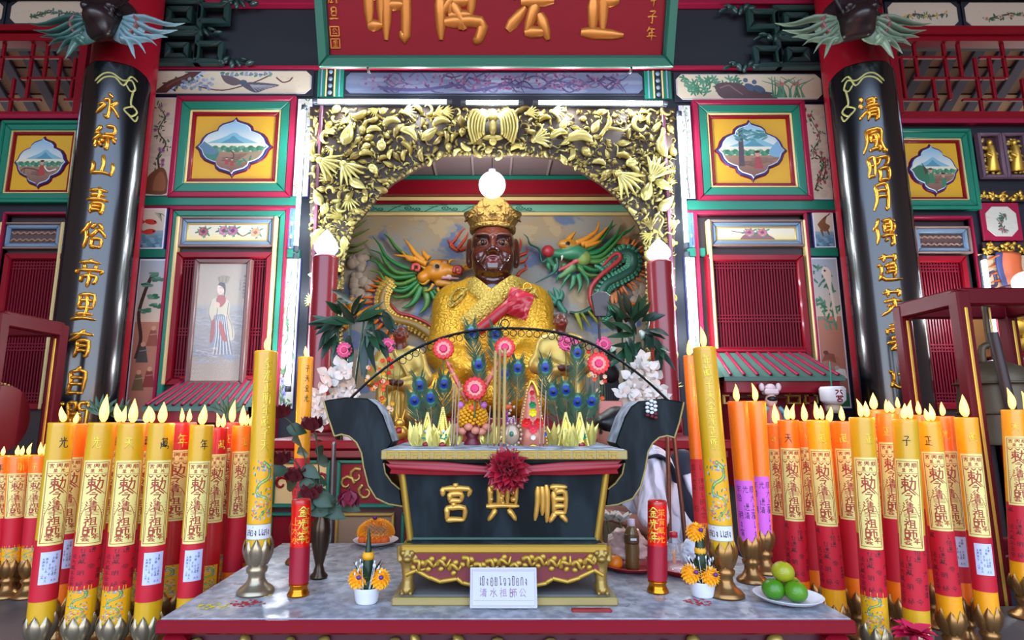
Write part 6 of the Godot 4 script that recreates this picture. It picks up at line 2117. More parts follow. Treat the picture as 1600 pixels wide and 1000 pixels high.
# ---------------------------------------------------------------- stone table, altar, incense burner
const TY := .92           # height of the table top
func table() -> void:
	var x0 := -.961
	var x1 := 1.055
	var o := thing("stone_table", "long table with a powdery grey stone top, red edge and carved gold front", "table", Vector3((x0 + x1) / 2, 0, -2.286))
	var w := x1 - x0
	var stone := mat("grey stone", Color.WHITE, .16, 0, {"albedo_texture": noise_tex(.04, Color(.50, .51, .53), Color(.64, .64, .66), 512, 5), "roughness_texture": noise_tex(.03, Color(.25, .25, .25), Color(.7, .7, .7), 256, 4), "uv1_triplanar": true, "uv1_scale": Vector3.ONE * .9, "detail_enabled": true, "detail_blend_mode": BaseMaterial3D.BLEND_MODE_ADD, "detail_albedo": noise_tex(.09, Color(0, 0, 0), Color(.16, .16, .17), 512, 5, FastNoiseLite.TYPE_SIMPLEX, .58, .72)})
	stone.roughness = 1.0
	put("stone_top", MB.new().box(Vector3(0, TY - .012, 0), Vector3(w - .012, .024, 1.0), .004), stone, o)
	put("edge", MB.new().box(Vector3(0, TY - .022, .498), Vector3(w, .038, .03), .006), c_red(), o)
	put("edge", MB.new().box(Vector3(0, TY - .026, -.498), Vector3(w, .046, .03), .006), c_red(), o)
	for s in [-1.0, 1.0]:
		put("edge", MB.new().box(Vector3(s * (w / 2 - .01), TY - .028, 0), Vector3(.03, .044, .96), .006), c_red(), o)
		for z in [-.45, .46]:
			put("leg", MB.new().box(Vector3(s * (w / 2 - .045), (TY - .05) / 2, z), Vector3(.07, TY - .05, .07), .01), c_red(), o)
	put("front_panel", MB.new().box(Vector3(0, .72, .44), Vector3(w - .14, .3, .02)), mat("panel plum", Color(.30, .08, .14), .4), o)
	var g := RandomNumberGenerator.new()
	g.seed = 3
	for i in 26:
		var x := -w / 2 + .1 + (w - .2) * i / 25.0
		var m := MB.new()
		for k in 4:
			m.ball(Vector3(g.randf_range(-.03, .03), .81 - .018 * k + g.randf_range(0, .04), .465), Vector3(g.randf_range(.014, .03), g.randf_range(.012, .026), .02), 10, 6, Basis(Vector3.BACK, g.randf()))
		put("carved_ornament", m, c_oldgold(), o, Vector3(x, 0, 0))
	# the red altar behind it
	var at := Vector3(.03, 0, -3.82)
	o = thing("red_altar", "red altar with green framed scroll panels, standing behind the stone table", "altar", at)
	put("top_slab", MB.new().box(Vector3(0, 1.335, 0), Vector3(2.72, .05, 1.02), .008), c_red(), o)
	put("frieze", MB.new().box(Vector3(0, 1.285, .47), Vector3(2.64, .05, .04), .008), mat("altar rust", Color(.42, .09, .10), .4), o)
	put("body", MB.new().box(Vector3(0, .64, -.02), Vector3(2.6, 1.24, .9), .01), mat("altar dark", Color(.24, .05, .09), .4), o)
	for i in 7:
		var x := -1.1 + i * .37
		var pl := put("panel", MB.new().box(Vector3(x, 1.12, .435), Vector3(.31, .24, .02), .006), c_cream() if i % 2 == 0 else c_red(), o)
		put("panel_frame", framed(Rect2(x - .165, .99, .33, .26), .02, .43, .465, .005), c_green(), pl)
		var m := MB.new()
		for s in 5:
			var q := PackedVector3Array()
			for k in 9:
				q.append(Vector3(x - .11 + .055 * s + cos(k * .75 + s) * (.045 - .004 * k), 1.12 + .05 * sin(s * 2.2) + sin(k * .75 + s) * (.045 - .004 * k), .45))
			m.tube(q, [.012, .005], 6)
		put("scroll_relief", m, c_red() if i % 2 == 0 else c_oldgold(), pl)
		put("lower_panel", MB.new().box(Vector3(x, .82, .435), Vector3(.31, .26, .02), .006), mat("brocade", Color(.55, .45, .34), .6) if i % 2 else c_red(), o)
		put("lower_frame", framed(Rect2(x - .165, .68, .33, .28), .018, .43, .46, .005), c_green() if i % 2 == 0 else c_oldgold(), o)

func burner() -> void:
	var cx := .047
	var o := thing("incense_burner", "big dark rectangular incense burner with gold edges, three gold characters and lion feet", "incense burner", Vector3(cx, TY, -2.16))
	var dark := mat("burner dark", Color.WHITE, .5, 0.0, {"metallic_specular": .28, "albedo_texture": noise_tex(.02, Color(.035, .06, .074), Color(.12, .155, .17), 256, 5, FastNoiseLite.TYPE_SIMPLEX_SMOOTH, .35, .8), "uv1_triplanar": true, "uv1_scale": Vector3(1.6, .5, 1.6)})
	var gold := mat("burner gold", Color(.70, .55, .20), .45, .55)
	var dusty := mat("dusty gold", Color(.62, .54, .33), .55, .35)
	var ash := mat("ash grey", Color(1, 1, 1), .85, 0, {"albedo_texture": noise_tex(.05, Color(.46, .49, .52), Color(.72, .74, .76)), "uv1_triplanar": true})
	# plinth, feet and apron
	put("plinth", MB.new().box(Vector3(0, .012, .0), Vector3(.70, .024, .54), .005), dusty, o)
	put("plinth_top", MB.new().box(Vector3(0, .026, 0), Vector3(.66, .006, .5)), mat("ash dark", Color(.34, .34, .34), .9), o)
	for sx in [-1.0, 1.0]:
		for sz in [-1.0, 1.0]:
			var f := SDF.new()
			f.ell(Vector3(0, .115, 0), Vector3(.032, .035, .034), .015).cap(Vector3(0, .1, .0), Vector3(0, .03, .012), .026, .016, .015).cap(Vector3(0, .012, .0), Vector3(0, .012, .02), .022, .018, .012)
			for e in [-1.0, 1.0]:
				f.ell(Vector3(e * .014, .122, .03), Vector3(.009, .009, .008), .004).cap(Vector3(e * .012, .008, .03), Vector3(e * .013, .006, .042), .009, .007, .004)
				f.cap(Vector3(e * .03, .13, .0), Vector3(e * .026, .1, .024), .01, .008, .006)
			f.ell(Vector3(0, .105, .034), Vector3(.014, .01, .012), .006)
			var m := MB.new()
			f.build(m, Vector3(-.05, -.02, -.05), Vector3(.05, .165, .06), .0055)
			put("lion_foot", m, mat("foot gold", Color(.60, .48, .24), .4, .6), o, Vector3(sx * .305, .03, sz * .2 + (.02 if sz > 0 else 0.0)))
	var ap := pv2([-.315, .155, -.31, .085, -.28, .10, -.235, .078, -.2, .066, -.15, .075, -.13, .062, -.07, .05, 0, .046, .07, .05, .13, .062, .15, .075, .2, .066, .235, .078, .28, .10, .31, .085, .315, .155])
	put("apron", MB.new().prism(ap, .225, .245, .004), mat("apron red", Color(.42, .10, .13), .45), o)
	var am := MB.new()
	for i in ap.size() - 3:
		am.tube(PackedVector3Array([Vector3(ap[i + 1].x, ap[i + 1].y, .245), Vector3(ap[i + 2].x, ap[i + 2].y, .245)]), .007, 6)
	put("apron_edge", am, gold, o)
	var g := RandomNumberGenerator.new()
	g.seed = 15
	for i in 15:
		var x := -.27 + i * .0386
		var m := MB.new()
		var y := .115 + g.randf_range(-.012, .012)
		m.tube(smooth3(PackedVector3Array([Vector3(-.022, 0, .0), Vector3(-.006, .012, .008), Vector3(.008, -.008, .008), Vector3(.024, .008, 0)]), 3), [.009, .004], 6).ball(Vector3(.004, .014, .004), Vector3(.012, .009, .008), 7, 5).ball(Vector3(-.01, -.014, .004), Vector3(.011, .008, .008), 7, 5)
		put("apron_relief", m, gold, o, Vector3(x, y, .244), Basis(Vector3.BACK, g.randf_range(-.8, .8)))
	put("base_band", MB.new().box(Vector3(0, .162, .0), Vector3(.655, .026, .5), .006), gold, o)
	put("base_step", MB.new().box(Vector3(0, .172, .0), Vector3(.625, .02, .46), .004), dark, o)
	# body: a box that widens upwards, gilt corner posts
	var b := pv2([-.305, .18, .305, .18, .34, .425, -.34, .425])
	var rows := []
	for q in [[.305, .20, .18], [.34, .225, .425]]:
		rows.append(PackedVector3Array([Vector3(-q[0], q[2], q[1]), Vector3(q[0], q[2], q[1]), Vector3(q[0], q[2], -q[1]), Vector3(-q[0], q[2], -q[1])]))
	var body := MB.new()
	for k in 4:
		body.face(PackedVector3Array([rows[0][k], rows[0][(k + 1) % 4], rows[1][(k + 1) % 4], rows[1][k]]))
	put("body", body, dark, o)
	for sx in [-1.0, 1.0]:
		for sz in [-1.0, 1.0]:
			put("corner_post", MB.new().tube(PackedVector3Array([Vector3(sx * .302, .178, sz * .198), Vector3(sx * .338, .43, sz * .223)]), .0125, 4), gold, o)
	put("bottom_bead", MB.new().box(Vector3(0, .186, .203), Vector3(.6, .008, .008), .002), mat("bead green", Color(.2, .3, .26), .5), o)
	var tilt := Basis(Vector3.RIGHT, .1)
	for q in [["宮", -.158], ["興", -.004], ["順", .152]]:
		put("character", written(q[0], .112, .132, .0108, .009, .03), mat("burner sign", Color(.82, .62, .28), .38, .55), o, Vector3(q[1], .30, .2145), tilt)
	# rim with a meander, filled with ash
	put("rim", MB.new().box(Vector3(0, .455, .255), Vector3(.79, .03, .03), .003).box(Vector3(0, .455, -.255), Vector3(.79, .03, .03), .003).box(Vector3(-.38, .455, 0), Vector3(.03, .03, .5), .003).box(Vector3(.38, .455, 0), Vector3(.03, .03, .5), .003), dusty, o)
	put("ash_bed", MB.new().box(Vector3(0, .462, 0), Vector3(.78, .02, .53), .004), ash, o)
	put("neck", MB.new().box(Vector3(0, .434, 0), Vector3(.70, .02, .47), .004), dark, o)
	var mm := MB.new()
	for i in 20:
		var x := -.375 + i * .0375 + .012
		for q in [[0, .010, .03, .003], [-.0145, 0, .003, .02], [0, -.01, .022, .003], [.0095, -.004, .003, .012], [.002, .002, .013, .003], [-.0045, -.002, .003, .008]]:
			mm.box(Vector3(x + q[0], .455 + q[1], .2715), Vector3(q[2], q[3], .004))
	stuff(put("meander", mm, gold, o))
	# handles, S-shaped
	for s in [-1.0, 1.0]:
		var ear := [511, 627, 545, 622, 578, 624, 592, 634, 602, 650, 610, 672, 616, 690, 606, 705, 603, 722, 606, 738, 616, 752, 628, 762, 632, 788, 612, 785, 592, 776, 580, 757, 573, 730, 569, 706, 561, 690, 550, 681, 538, 678, 528, 681, 519, 655] if s < 0 else [1062, 629, 1030, 624, 995, 627, 982, 636, 972, 652, 964, 674, 958, 692, 968, 706, 971, 722, 968, 738, 958, 752, 946, 762, 942, 788, 962, 785, 984, 776, 996, 757, 1003, 730, 1007, 706, 1014, 692, 1024, 683, 1036, 680, 1048, 683, 1056, 657]
		var p := pts2(ear, 2.12, o.position)
		var h := put("handle", MB.new().prism(p, -.075, .085, .004), dark, o)
		var em := MB.new()
		for i in p.size():
			var a := p[i]
			var c := p[(i + 1) % p.size()]
			if i >= 12 or i in [8, 9, 10]:
				em.tube(PackedVector3Array([Vector3(a.x, a.y, .085), Vector3(c.x, c.y, .085)]), .0035, 5)
		put("gilt_line", em, dusty, h)
		var tm := MB.new()
		for i in 7:
			var a := p[i]
			var c := p[i + 1]
			tm.face(PackedVector3Array([Vector3(a.x, a.y + .002, .08), Vector3(a.x, a.y + .002, -.07), Vector3(c.x, c.y + .002, -.07), Vector3(c.x, c.y + .002, .08)]) if s > 0 else PackedVector3Array([Vector3(a.x, a.y + .002, -.07), Vector3(a.x, a.y + .002, .08), Vector3(c.x, c.y + .002, .08), Vector3(c.x, c.y + .002, -.07)]))
		put("ash_dust", tm, ash, h)
	# the red ribbon and rosette tied round the neck
	var rb := thing("red_ribbon", "red cloth ribbon with a big ruffled rosette tied round the neck of the incense burner", "ribbon", Vector3(cx, TY + .42, -2.16 + .24))
	for s in [-1.0, 1.0]:
		var m := MB.new()
		m.grid([PackedVector3Array([Vector3(s * .385, .018, -.0), Vector3(s * .36, .0, .008), Vector3(s * .37, -.026, .0)]), PackedVector3Array([Vector3(s * .2, .012, .012), Vector3(s * .2, -.006, .02), Vector3(s * .2, -.03, .01)]), PackedVector3Array([Vector3(s * .03, -.004, .014), Vector3(s * .03, -.014, .024), Vector3(s * .03, -.028, .014)])], false, false, false)
		m.grid([PackedVector3Array([Vector3(s * .385, .006, .004), Vector3(s * .37, -.006, .014), Vector3(s * .365, -.012, .006)]), PackedVector3Array([Vector3(s * .2, .0, .022), Vector3(s * .2, -.012, .028), Vector3(s * .2, -.018, .02)]), PackedVector3Array([Vector3(s * .03, -.01, .022), Vector3(s * .03, -.018, .03), Vector3(s * .03, -.024, .022)])], false, false, false)
		put("band", m, mat("ribbon red", Color(.56, .03, .10), .45, 0, {"cull_mode": BaseMaterial3D.CULL_DISABLED, "rim": .3}), rb)
	var ros := MB.new()
	for i in 150:
		var t := acos(1 - 1.0 * (i + .5) / 150)
		var a := i * 2.399
		var d := Vector3(sin(t) * cos(a), sin(t) * sin(a), cos(t))
		var sd := d.cross(Vector3(sin(i), cos(i * 1.7), .3)).normalized()
		ros.leaf(d * .024, d, sd, .046 + .008 * sin(i * 3.1), .03, .25, .5, 3)
	put("rosette", ros, mat("rosette", Color(.60, .07, .15), .4, 0, {"cull_mode": BaseMaterial3D.CULL_DISABLED, "rim": .4}), rb, Vector3(.01, -.012, .03))
	# the iron arch with rings
	var ir := mat("black iron", Color(.03, .03, .035), .35, .6)
	var ao := thing("iron_arch", "thin black iron arch with a row of small rings, spanning between the burner's handles", "arch", P(795, 640, 2.34))
	var path := smooth3(pts([548, 622, 580, 592, 620, 562, 664, 538, 720, 520, 790, 513, 862, 518, 920, 535, 964, 560, 1005, 590, 1046, 628], 2.34), 30)
	for i in path.size():
		path[i] -= ao.position
	put("bow", MB.new().tube(path, .0055, 8), ir, ao)
	var torus := MB.new().tube((func():
		var a := PackedVector3Array()
		for k in 15:
			a.append(Vector3(cos(k * TAU / 14), sin(k * TAU / 14), 0) * .0135)
		return a).call(), .0018, 5).mesh()
	var run := 0.0
	var k := 0
	for i in range(1, path.size()):
		run += path[i].distance_to(path[i - 1])
		if run > .029 and absf(path[i].x) < .43:
			run = 0
			put("ring", torus, ir, ao, path[i] + Vector3(0, -.02, 0))
	put("ring", torus, ir, ao, path[path.size() / 2] + Vector3(-.002, .02, 0), Basis.IDENTITY.scaled(Vector3.ONE * 1.25))
	# the small sign in front
	var tg := thing("table_sign", "small white plaque lettered in Thai and Chinese, standing before the incense burner", "sign", Vector3(T(787, 953, TY).x, TY, T(787, 953, TY).z))
	var tb := Basis(Vector3.RIGHT, -.2)
	put("plaque", MB.new().box(Vector3(0, .057, -.004), Vector3(.205, .114, .008), .002), mat("plaque edge", Color(.72, .72, .75), .3), tg, Vector3(0, .004, 0), tb)
	put("printed_face", flat(Rect2(-.1, .003, .2, .108), .001), print_mat("tag", art_tag(), .3), tg, Vector3(0, .004, 0), tb)

# ---------------------------------------------------------------- offerings in and behind the burner
func petals(m: MB, c: Vector3, dir: Vector3, n: int, l: float, w: float, tilt := .5, off := 0.0) -> void:
	var u := dir.cross(Vector3(.3, 1, .2)).normalized()
	var v := dir.cross(u)
	for i in n:
		var a := TAU * i / n + off
		var r := u * cos(a) + v * sin(a)
		var d := (r + dir * tilt).normalized()
		m.leaf(c, d, dir.cross(r).normalized(), l, w, .2, .25, 4)

func bloom(at: Vector3, label: String, r: float, a: Color, b: Color, c: Color, group := "", cat := "flower") -> void:
	var o := thing("paper_flower", label, cat, at, group)
	r *= 1.2
	var dir := Vector3(0, .1, 1).normalized()
	for q in [[14, 1.0, .1, a], [12, .68, .35, b], [8, .38, .8, c]]:
		var sc := PackedVector2Array()
		for i in q[0] * 4:
			sc.append(Vector2.from_angle(TAU * i / (q[0] * 4)) * r * q[1] * (.88 + .12 * absf(sin(i * PI / 4))))
		var m := MB.new().prism(sc, 0, .004 + .012 * q[2], .003)
		put("petals", m, mat("petal %s" % (q[3] as Color).to_html(), q[3], .5, 0, {"cull_mode": BaseMaterial3D.CULL_DISABLED, "backlight": (q[3] as Color) * .3}), o)
	put("centre", MB.new().ball(dir * r * .15, Vector3.ONE * r * .18, 8, 6), mat("petal centre", Color(.80, .12, .40), .5), o)
	put("stem", MB.new().tube(PackedVector3Array([-dir * .01, Vector3(0, 1.36 - at.y if at.z < -3 else -r * 2.4, -.01)]), .003, 5), mat("stem", Color(.3, .36, .15), .6), o)

func feather(eye: Vector3, foot: Vector3, label: String) -> void:
	var o := thing("peacock_feather", label, "feather", foot, "")
	var q := smooth3(PackedVector3Array([Vector3.ZERO, (eye - foot) * .6 + Vector3(0, 0, -.01), eye - foot]), 5)
	put("quill", MB.new().tube(q, [.0022, .001], 5), mat("quill", Color(.55, .50, .38), .5), o)
	var m := MB.new()
	var e := eye - foot
	var up := (q[q.size() - 1] - q[q.size() - 3]).normalized()
	var side := up.cross(Vector3(0, 0, 1)).normalized()
	var at: Callable = func(s: MB, rx: float, ry: float, z: float, dy: float) -> void:
		var rows := []
		for i in 5:
			var row := PackedVector3Array()
			for j in 18:
				var a := TAU * j / 18
				row.append(e + up * dy + side * cos(a) * rx * (i + .05) / 4 + up * sin(a) * ry * (i + .05) / 4 + Vector3(0, 0, z + .002 * (1 - i / 4.0)))
			rows.append(row)
		s.grid(rows, true, false, false)
	var g := RandomNumberGenerator.new()
	g.seed = int(eye.x * 9000)
	for i in 110:
		var f := g.randf()
		var s := 1.0 if i % 2 else -1.0
		var p: Vector3 = e - up * (f * .15 - .012)
		m.leaf(p, (up * (1.5 - f * .3) + side * s * (.55 + f * .5) + Vector3(0, 0, g.randf_range(-.1, .1))).normalized(), Vector3(0, .2, 1).cross(up).normalized(), .055 + .025 * g.randf(), .0036, .3, .1, 3)
	stuff(put("barbs", m, mat("barb green", Color(.27, .38, .28), .5, 0, {"cull_mode": BaseMaterial3D.CULL_DISABLED, "rim": .3}), o))
	for z in [[.031, .036, .001, "barb eye green", Color(.22, .40, .30)], [.024, .026, .004, "eye bronze", Color(.26, .48, .44)], [.0175, .018, .0065, "eye blue", Color(.04, .20, .55)], [.0085, .008, .009, "eye navy", Color(.03, .06, .26)]]:
		m = MB.new()
		at.call(m, z[0], z[1], z[2], -.002 if z[0] < .0096 else .0)
		put("eye_spot", m, mat(z[3], z[4], .35, .2, {"cull_mode": BaseMaterial3D.CULL_DISABLED}), o)

func offerings() -> void:
	var ash_y := TY + .472
	var foot := func(u: float, d: float) -> Vector3: return Vector3(P(u, 680, d).x, ash_y - .01, -d)
	var names := [["feather with the topmost left eye, under the big statue's robe", 737, 520, 2.38, 760], ["feather right of the topmost one, just under the iron arch", 774, 523, 2.38, 775], ["feather at the upper left of the left bunch", 656, 602, 2.3, 668], ["feather at the upper right of the left bunch, above the gold paper", 694, 600, 2.3, 688], ["feather lowest at the left of the left bunch", 648, 626, 2.28, 662], ["feather at the lower right of the left bunch", 673, 622, 2.27, 675], ["feather, dark, between the two arms of the marigold ornament", 748, 570, 2.36, 748], ["feather right of the thick incense sticks", 809, 575, 2.34, 806], ["feather half behind the thick incense sticks", 789, 583, 2.35, 796], ["feather standing alone right above the pink tower", 852, 574, 2.34, 858], ["feather at the left of the right bunch", 864, 612, 2.3, 880], ["feather in the middle of the right bunch", 884, 609, 2.29, 888], ["feather, small and low, of the right bunch", 902, 628, 2.26, 900], ["feather farthest right, low in the right bunch", 924, 627, 2.28, 906], ["feather, small, below the pink rosettes on the right of the arch", 902, 551, 2.38, 900]]
	for q in names:
		feather(P(q[1], q[2], q[3]), foot.call(q[4], q[3]), "peacock " + q[0])
	# marigold ornament
	var b := foot.call(738, 2.2) as Vector3
	var o := thing("marigold_ornament", "tall festive ornament: a golden marigold mound with two flower-studded arms raised in a V", "ornament", b)
	var g := RandomNumberGenerator.new()
	g.seed = 12
	var m := MB.new()
	var c := P(738, 652, 2.2) - b
	for i in 120:
		var t := acos(1 - 1.6 * (i + .5) / 120)
		var a := i * 2.399
		var d := Vector3(sin(t) * cos(a), cos(t), sin(t) * sin(a))
		m.ball(c + d * Vector3(.052, .05, .045), Vector3(.010, .007, .009), 6, 4, Basis(Vector3.UP, a))
	put("marigold_mound", m, mat("marigold", Color(.86, .60, .05), .6), o)
	m = MB.new()
	for i in 14:
		var a := TAU * i / 14
		m.ball(c + Vector3(cos(a) * .058, -.045 + .01 * sin(i * 2.0), sin(a) * .05), Vector3(.017, .014, .014), 8, 6)
	put("peach_petals", m, mat("peach", Color(.80, .50, .40), .5), o)
	put("orange_bud", MB.new().ball(c + Vector3(.004, .034, .04), Vector3(.016, .012, .012), 9, 6), mat("orange bud", Color(.90, .38, .16), .5), o)
	put("foot", MB.new().lathe(pv2([.001, 0, .035, 0, .03, .02, .02, .035, .035, .06, .001, .06]), 12), mat("foot maroon", Color(.45, .12, .18), .4), o)
	for s in [-1.0, 1.0]:
		put("pink_ball", MB.new().ball(c + Vector3(s * .043, .045, .02), Vector3.ONE * .013, 10, 7), mat("pink ball", Color(.74, .42, .74), .4), o)
		var tip := (P(694, 556, 2.2) if s < 0 else P(784, 556, 2.2)) - b
		var root := c + Vector3(s * .02, .06, 0)
		var arm := put("arm", MB.new().tube(PackedVector3Array([root, root.lerp(tip, .5), tip]), [.017, .02, .015], 8, .5), mat("pink strip", Color(.80, .42, .36), .5), o)
		for i in 6:
			var p := root.lerp(tip, (i + .5) / 6) + Vector3(0, 0, .01)
			put("bead", MB.new().ball(p, Vector3(.0105, .0105, .008), 8, 6), mat("bead yellow", Color(.78, .62, .14), .35, .3) if i % 2 else mat("bead rust", Color(.62, .26, .10), .4), arm)
	put("crest", MB.new().ball(c + Vector3(0, .1, 0), Vector3(.026, .022, .02), 12, 8), mat("pink foil", Color(.84, .52, .48), .3), o)
	# pink tower
	b = foot.call(831, 2.17)
	o = thing("pink_tower_ornament", "pointed pink and gold tower ornament with green, yellow and red paper blossoms", "ornament", b)
	put("tower", MB.new().lathe(pv2([.001, 0, .058, 0, .056, .05, .045, .1, .034, .16, .026, .2, .012, .232, .001, .24]), 10), mat("tower pink", Color(.76, .46, .38), .35, .2), o)
	put("gilt_crest", MB.new().tube(smooth3(PackedVector3Array([Vector3(-.02, .19, .015), Vector3(-.01, .225, .02), Vector3(.0, .245, .02), Vector3(.016, .22, .022), Vector3(.024, .185, .02)]), 3), [.004, .008], 6), c_gold(), o)
	for q in [[0, .155, .05, Color(.08, .50, .28), .014], [0, .128, .055, Color(.86, .78, .1), .016], [-.022, .09, .052, Color(.80, .12, .10), .02], [.022, .09, .052, Color(.82, .12, .12), .02], [0, .07, .06, Color(.85, .22, .28), .018], [0, .2, .034, Color(.72, .10, .14), .010], [.0, .178, .04, Color(.80, .30, .36), .009], [0, .04, .062, Color(.85, .85, .82), .01], [.045, .05, .045, Color(.2, .3, .6), .007]]:
		m = MB.new()
		petals(m, Vector3(q[0], q[1], q[2]), Vector3(0, 0, 1), 7, q[4] * 1.25, q[4] * .9, .5)
		m.ball(Vector3(q[0], q[1], q[2]), Vector3.ONE * q[4] * .35, 7, 5)
		put("blossom", m, mat("bl %s" % (q[3] as Color).to_html(), q[3], .45, 0, {"cull_mode": BaseMaterial3D.CULL_DISABLED}), o)
	m = MB.new()
	for i in 40:
		var f := i / 40.0
		var s := -1.0 if i % 2 else 1.0
		m.ball(Vector3(s * (.056 - .042 * f), f * .22 + .006, .02), Vector3.ONE * .0055, 6, 4)
	stuff(put("bead_trim", m, mat("bead gilt", Color(.86, .70, .40), .3, .5), o))
	put("foil_foot", MB.new().tube(smooth3(PackedVector3Array([Vector3(-.05, .012, .04), Vector3(-.025, .0, .055), Vector3(0, .012, .06), Vector3(.025, 0, .055), Vector3(.05, .012, .04)]), 3), .006, 6), c_gold(), o)
	# glassy pendant ornament, pink pot of flowers
	b = foot.call(799, 2.12)
	o = thing("crystal_ornament", "small glassy beige pendant ornament left of the pink tower", "ornament", b)
	put("pendant", MB.new().ball(Vector3(0, .05, 0), Vector3(.03, .036, .014), 16, 10), mat("crystal beige", Color(.66, .56, .46), .15, .2), o)
	m = MB.new()
	for i in 16:
		m.ball(Vector3(cos(TAU * i / 16) * .036, .05 + sin(TAU * i / 16) * .042, .004), Vector3.ONE * .006, 6, 5)
	for i in 6:
		m.ball(Vector3(.01 * sin(i * 2.0), .1 + .012 * i, .002), Vector3.ONE * .006, 6, 5)
	put("beads", m, mat("crystal bead", Color(.72, .60, .52), .2, .2), o)
	put("stone", MB.new().ball(Vector3(0, .052, .013), Vector3(.008, .01, .005)), mat("stone green", Color(.2, .42, .34), .2), o)
	b = foot.call(796, 2.3)
	o = thing("violet_flower_pot", "white pot of violet flowers with an orange tag, behind the thick incense sticks", "flowers", b)
	put("pot", MB.new().box(Vector3(0, .055, 0), Vector3(.045, .11, .04), .004), c_white(), o)
	m = MB.new()
	for i in 9:
		petals(m, Vector3(g.randf_range(-.02, .02), .06 + .08 * i / 9.0, .026), Vector3(0, .2, 1), 6, .014, .01)
	put("petals", m, mat("violet", Color(.66, .24, .62), .5, 0, {"cull_mode": BaseMaterial3D.CULL_DISABLED}), o)
	put("orange_tag", MB.new().ball(Vector3(-.004, .15, .02), Vector3(.016, .01, .008)), mats["orange bud"], o)
	# gold paper cones
	for q in [["left", "beside the left feathers", 668, 2.14, .13, -1.0], ["left", "just left of the marigold mound", 692, 2.12, .15, 1.0], ["right", "left of the right pair of cones", 884, 2.14, .13, -1.0], ["right", "right end of the ash bed", 906, 2.12, .13, 1.0]]:
		b = foot.call(q[2], q[3])
		o = thing("gold_paper_cone", "gold foil paper cone with green and red trinket, " + q[1], "offering", b)
		m = MB.new()
		m.lathe(pv2([.03, 0, .026, .03, .018, q[4] * .6, .006, q[4] * .92, .001, q[4]]), 7)
		put("foil_cone", m, mat("foil gold", Color(.84, .72, .28), .22, .75), o)
		m = MB.new()
		for i in 22:
			var f := i / 22.0
			m.ball(Vector3(-.03 + .03 * f, f * q[4], .012), Vector3(.005, .006, .004), 6, 4).ball(Vector3(.03 - .03 * f, f * q[4], .012), Vector3(.005, .006, .004), 6, 4)
		stuff(put("foil_edge", m, mat("foil pale", Color(.86, .80, .44), .3, .5), o))
		m = MB.new()
		petals(m, Vector3(q[5] * .006, .042, .026), Vector3(0, .3, 1), 6, .018, .01)
		put("green_blossom", m, mat("jade foil", Color(.22, .56, .44), .3, .2, {"cull_mode": BaseMaterial3D.CULL_DISABLED}), o)
		put("red_bead", MB.new().ball(Vector3(0, .014, .03), Vector3(.014, .011, .009), 8, 6), mat("bead red", Color(.55, .06, .10), .3), o)
		put("white_bead", MB.new().ball(Vector3(q[5] * .004, .062, .026), Vector3(.007, .007, .006), 8, 6), c_white(), o)
	# silver-gold leaf clumps next to them
	for q in [[682, 2.09, "under the left feathers"], [893, 2.09, "between the right pair of gold cones"], [652, 2.12, "leftmost on the ash bed"], [708, 2.2, "beside the marigold mound's left edge"], [766, 2.22, "right behind the thick incense sticks"], [862, 2.2, "just right of the pink tower"], [920, 2.2, "rightmost on the ash bed"]]:
		b = foot.call(q[0], q[1])
		o = thing("foil_flower", "crumpled pale gold foil leaves standing in the ash, " + q[2], "offering", b)
		for i in 16:
			m = MB.new().leaf(Vector3(g.randf_range(-.02, .02), 0, 0), Vector3(g.randf_range(-.5, .5), 1, g.randf_range(-.1, .4)).normalized(), Vector3(1, 0, g.randf_range(-.4, .4)).normalized(), g.randf_range(.05, .1), .026, .2, .5)
			put("leaf", m, mats["foil pale"], o)
	# red paper flowers
	for q in [[693, 545, 2.17, .035, "red paper flower on the left arm of the marigold ornament"], [789, 543, 2.17, .034, "red paper flower on the right arm, touching the thick incense sticks"], [742, 607, 2.13, .037, "red paper flower on top of the marigold mound"], [935, 568, 2.3, .038, "bright red paper flower at the right end under the iron arch"]]:
		bloom(P(q[0], q[1], q[2]), q[4], q[3], Color(.82, .05, .10), Color(.90, .55, .50), Color(.85, .12, .36))
	for q in [[884, 536, "left one of the two pink rosettes under the right arm of the iron arch"], [896, 541, "right one of the two pink rosettes under the right arm of the iron arch"], [943, 538, "magenta rose bud beside the dark green leaves on the right"], [538, 547, "magenta rose bud under the lily leaves on the left"], [606, 540, "pale pink rosette beside the left attendant statue"]]:
		bloom(P(q[0], q[1], 3.4), "small " + q[2], .04, Color(.76, .18, .42), Color(.85, .36, .52), Color(.7, .1, .34))
	# red and cream paper sprays at both ends
	for q in [["left", 585, 626, 560, 650, 3.35], ["right", 912, 945, 545, 640, 3.35]]:
		b = P((q[1] + q[2]) / 2.0, 685, q[5])
		b.y = 1.36
		o = thing("paper_spray", "spray of small red, cream and gold paper blossoms " + ("left of the left attendant statue" if q[0] == "left" else "below the bright red flower"), "flowers", b)
		for i in 34:
			var p := P(g.randf_range(q[1], q[2]) + (-12 if q[0] == "left" else 0), g.randf_range(q[3], q[4]), q[5]) - b
			m = MB.new()
			petals(m, p, Vector3(0, .2, 1), 6, .017, .014, .4, i)
			var k := [Color(.74, .14, .1), Color(.84, .74, .60), Color(.80, .62, .2), Color(.82, .36, .18)][i % 4] as Color
			put("blossom", m, mat("spray %s" % k.to_html(), k, .5, 0, {"cull_mode": BaseMaterial3D.CULL_DISABLED}), o)
		for i in 5:
			put("stem", MB.new().tube(PackedVector3Array([Vector3(.012 * (i - 2), 0, 0), P(lerpf(q[1], q[2], i / 4.0), q[3] + 12, q[5]) - b]), .002, 4), mats["stem"], o)
	# dark paddle on a pole and a black draped figure on the altar
	b = Vector3(P(938, 560, 3.4).x, 1.36, -3.4)
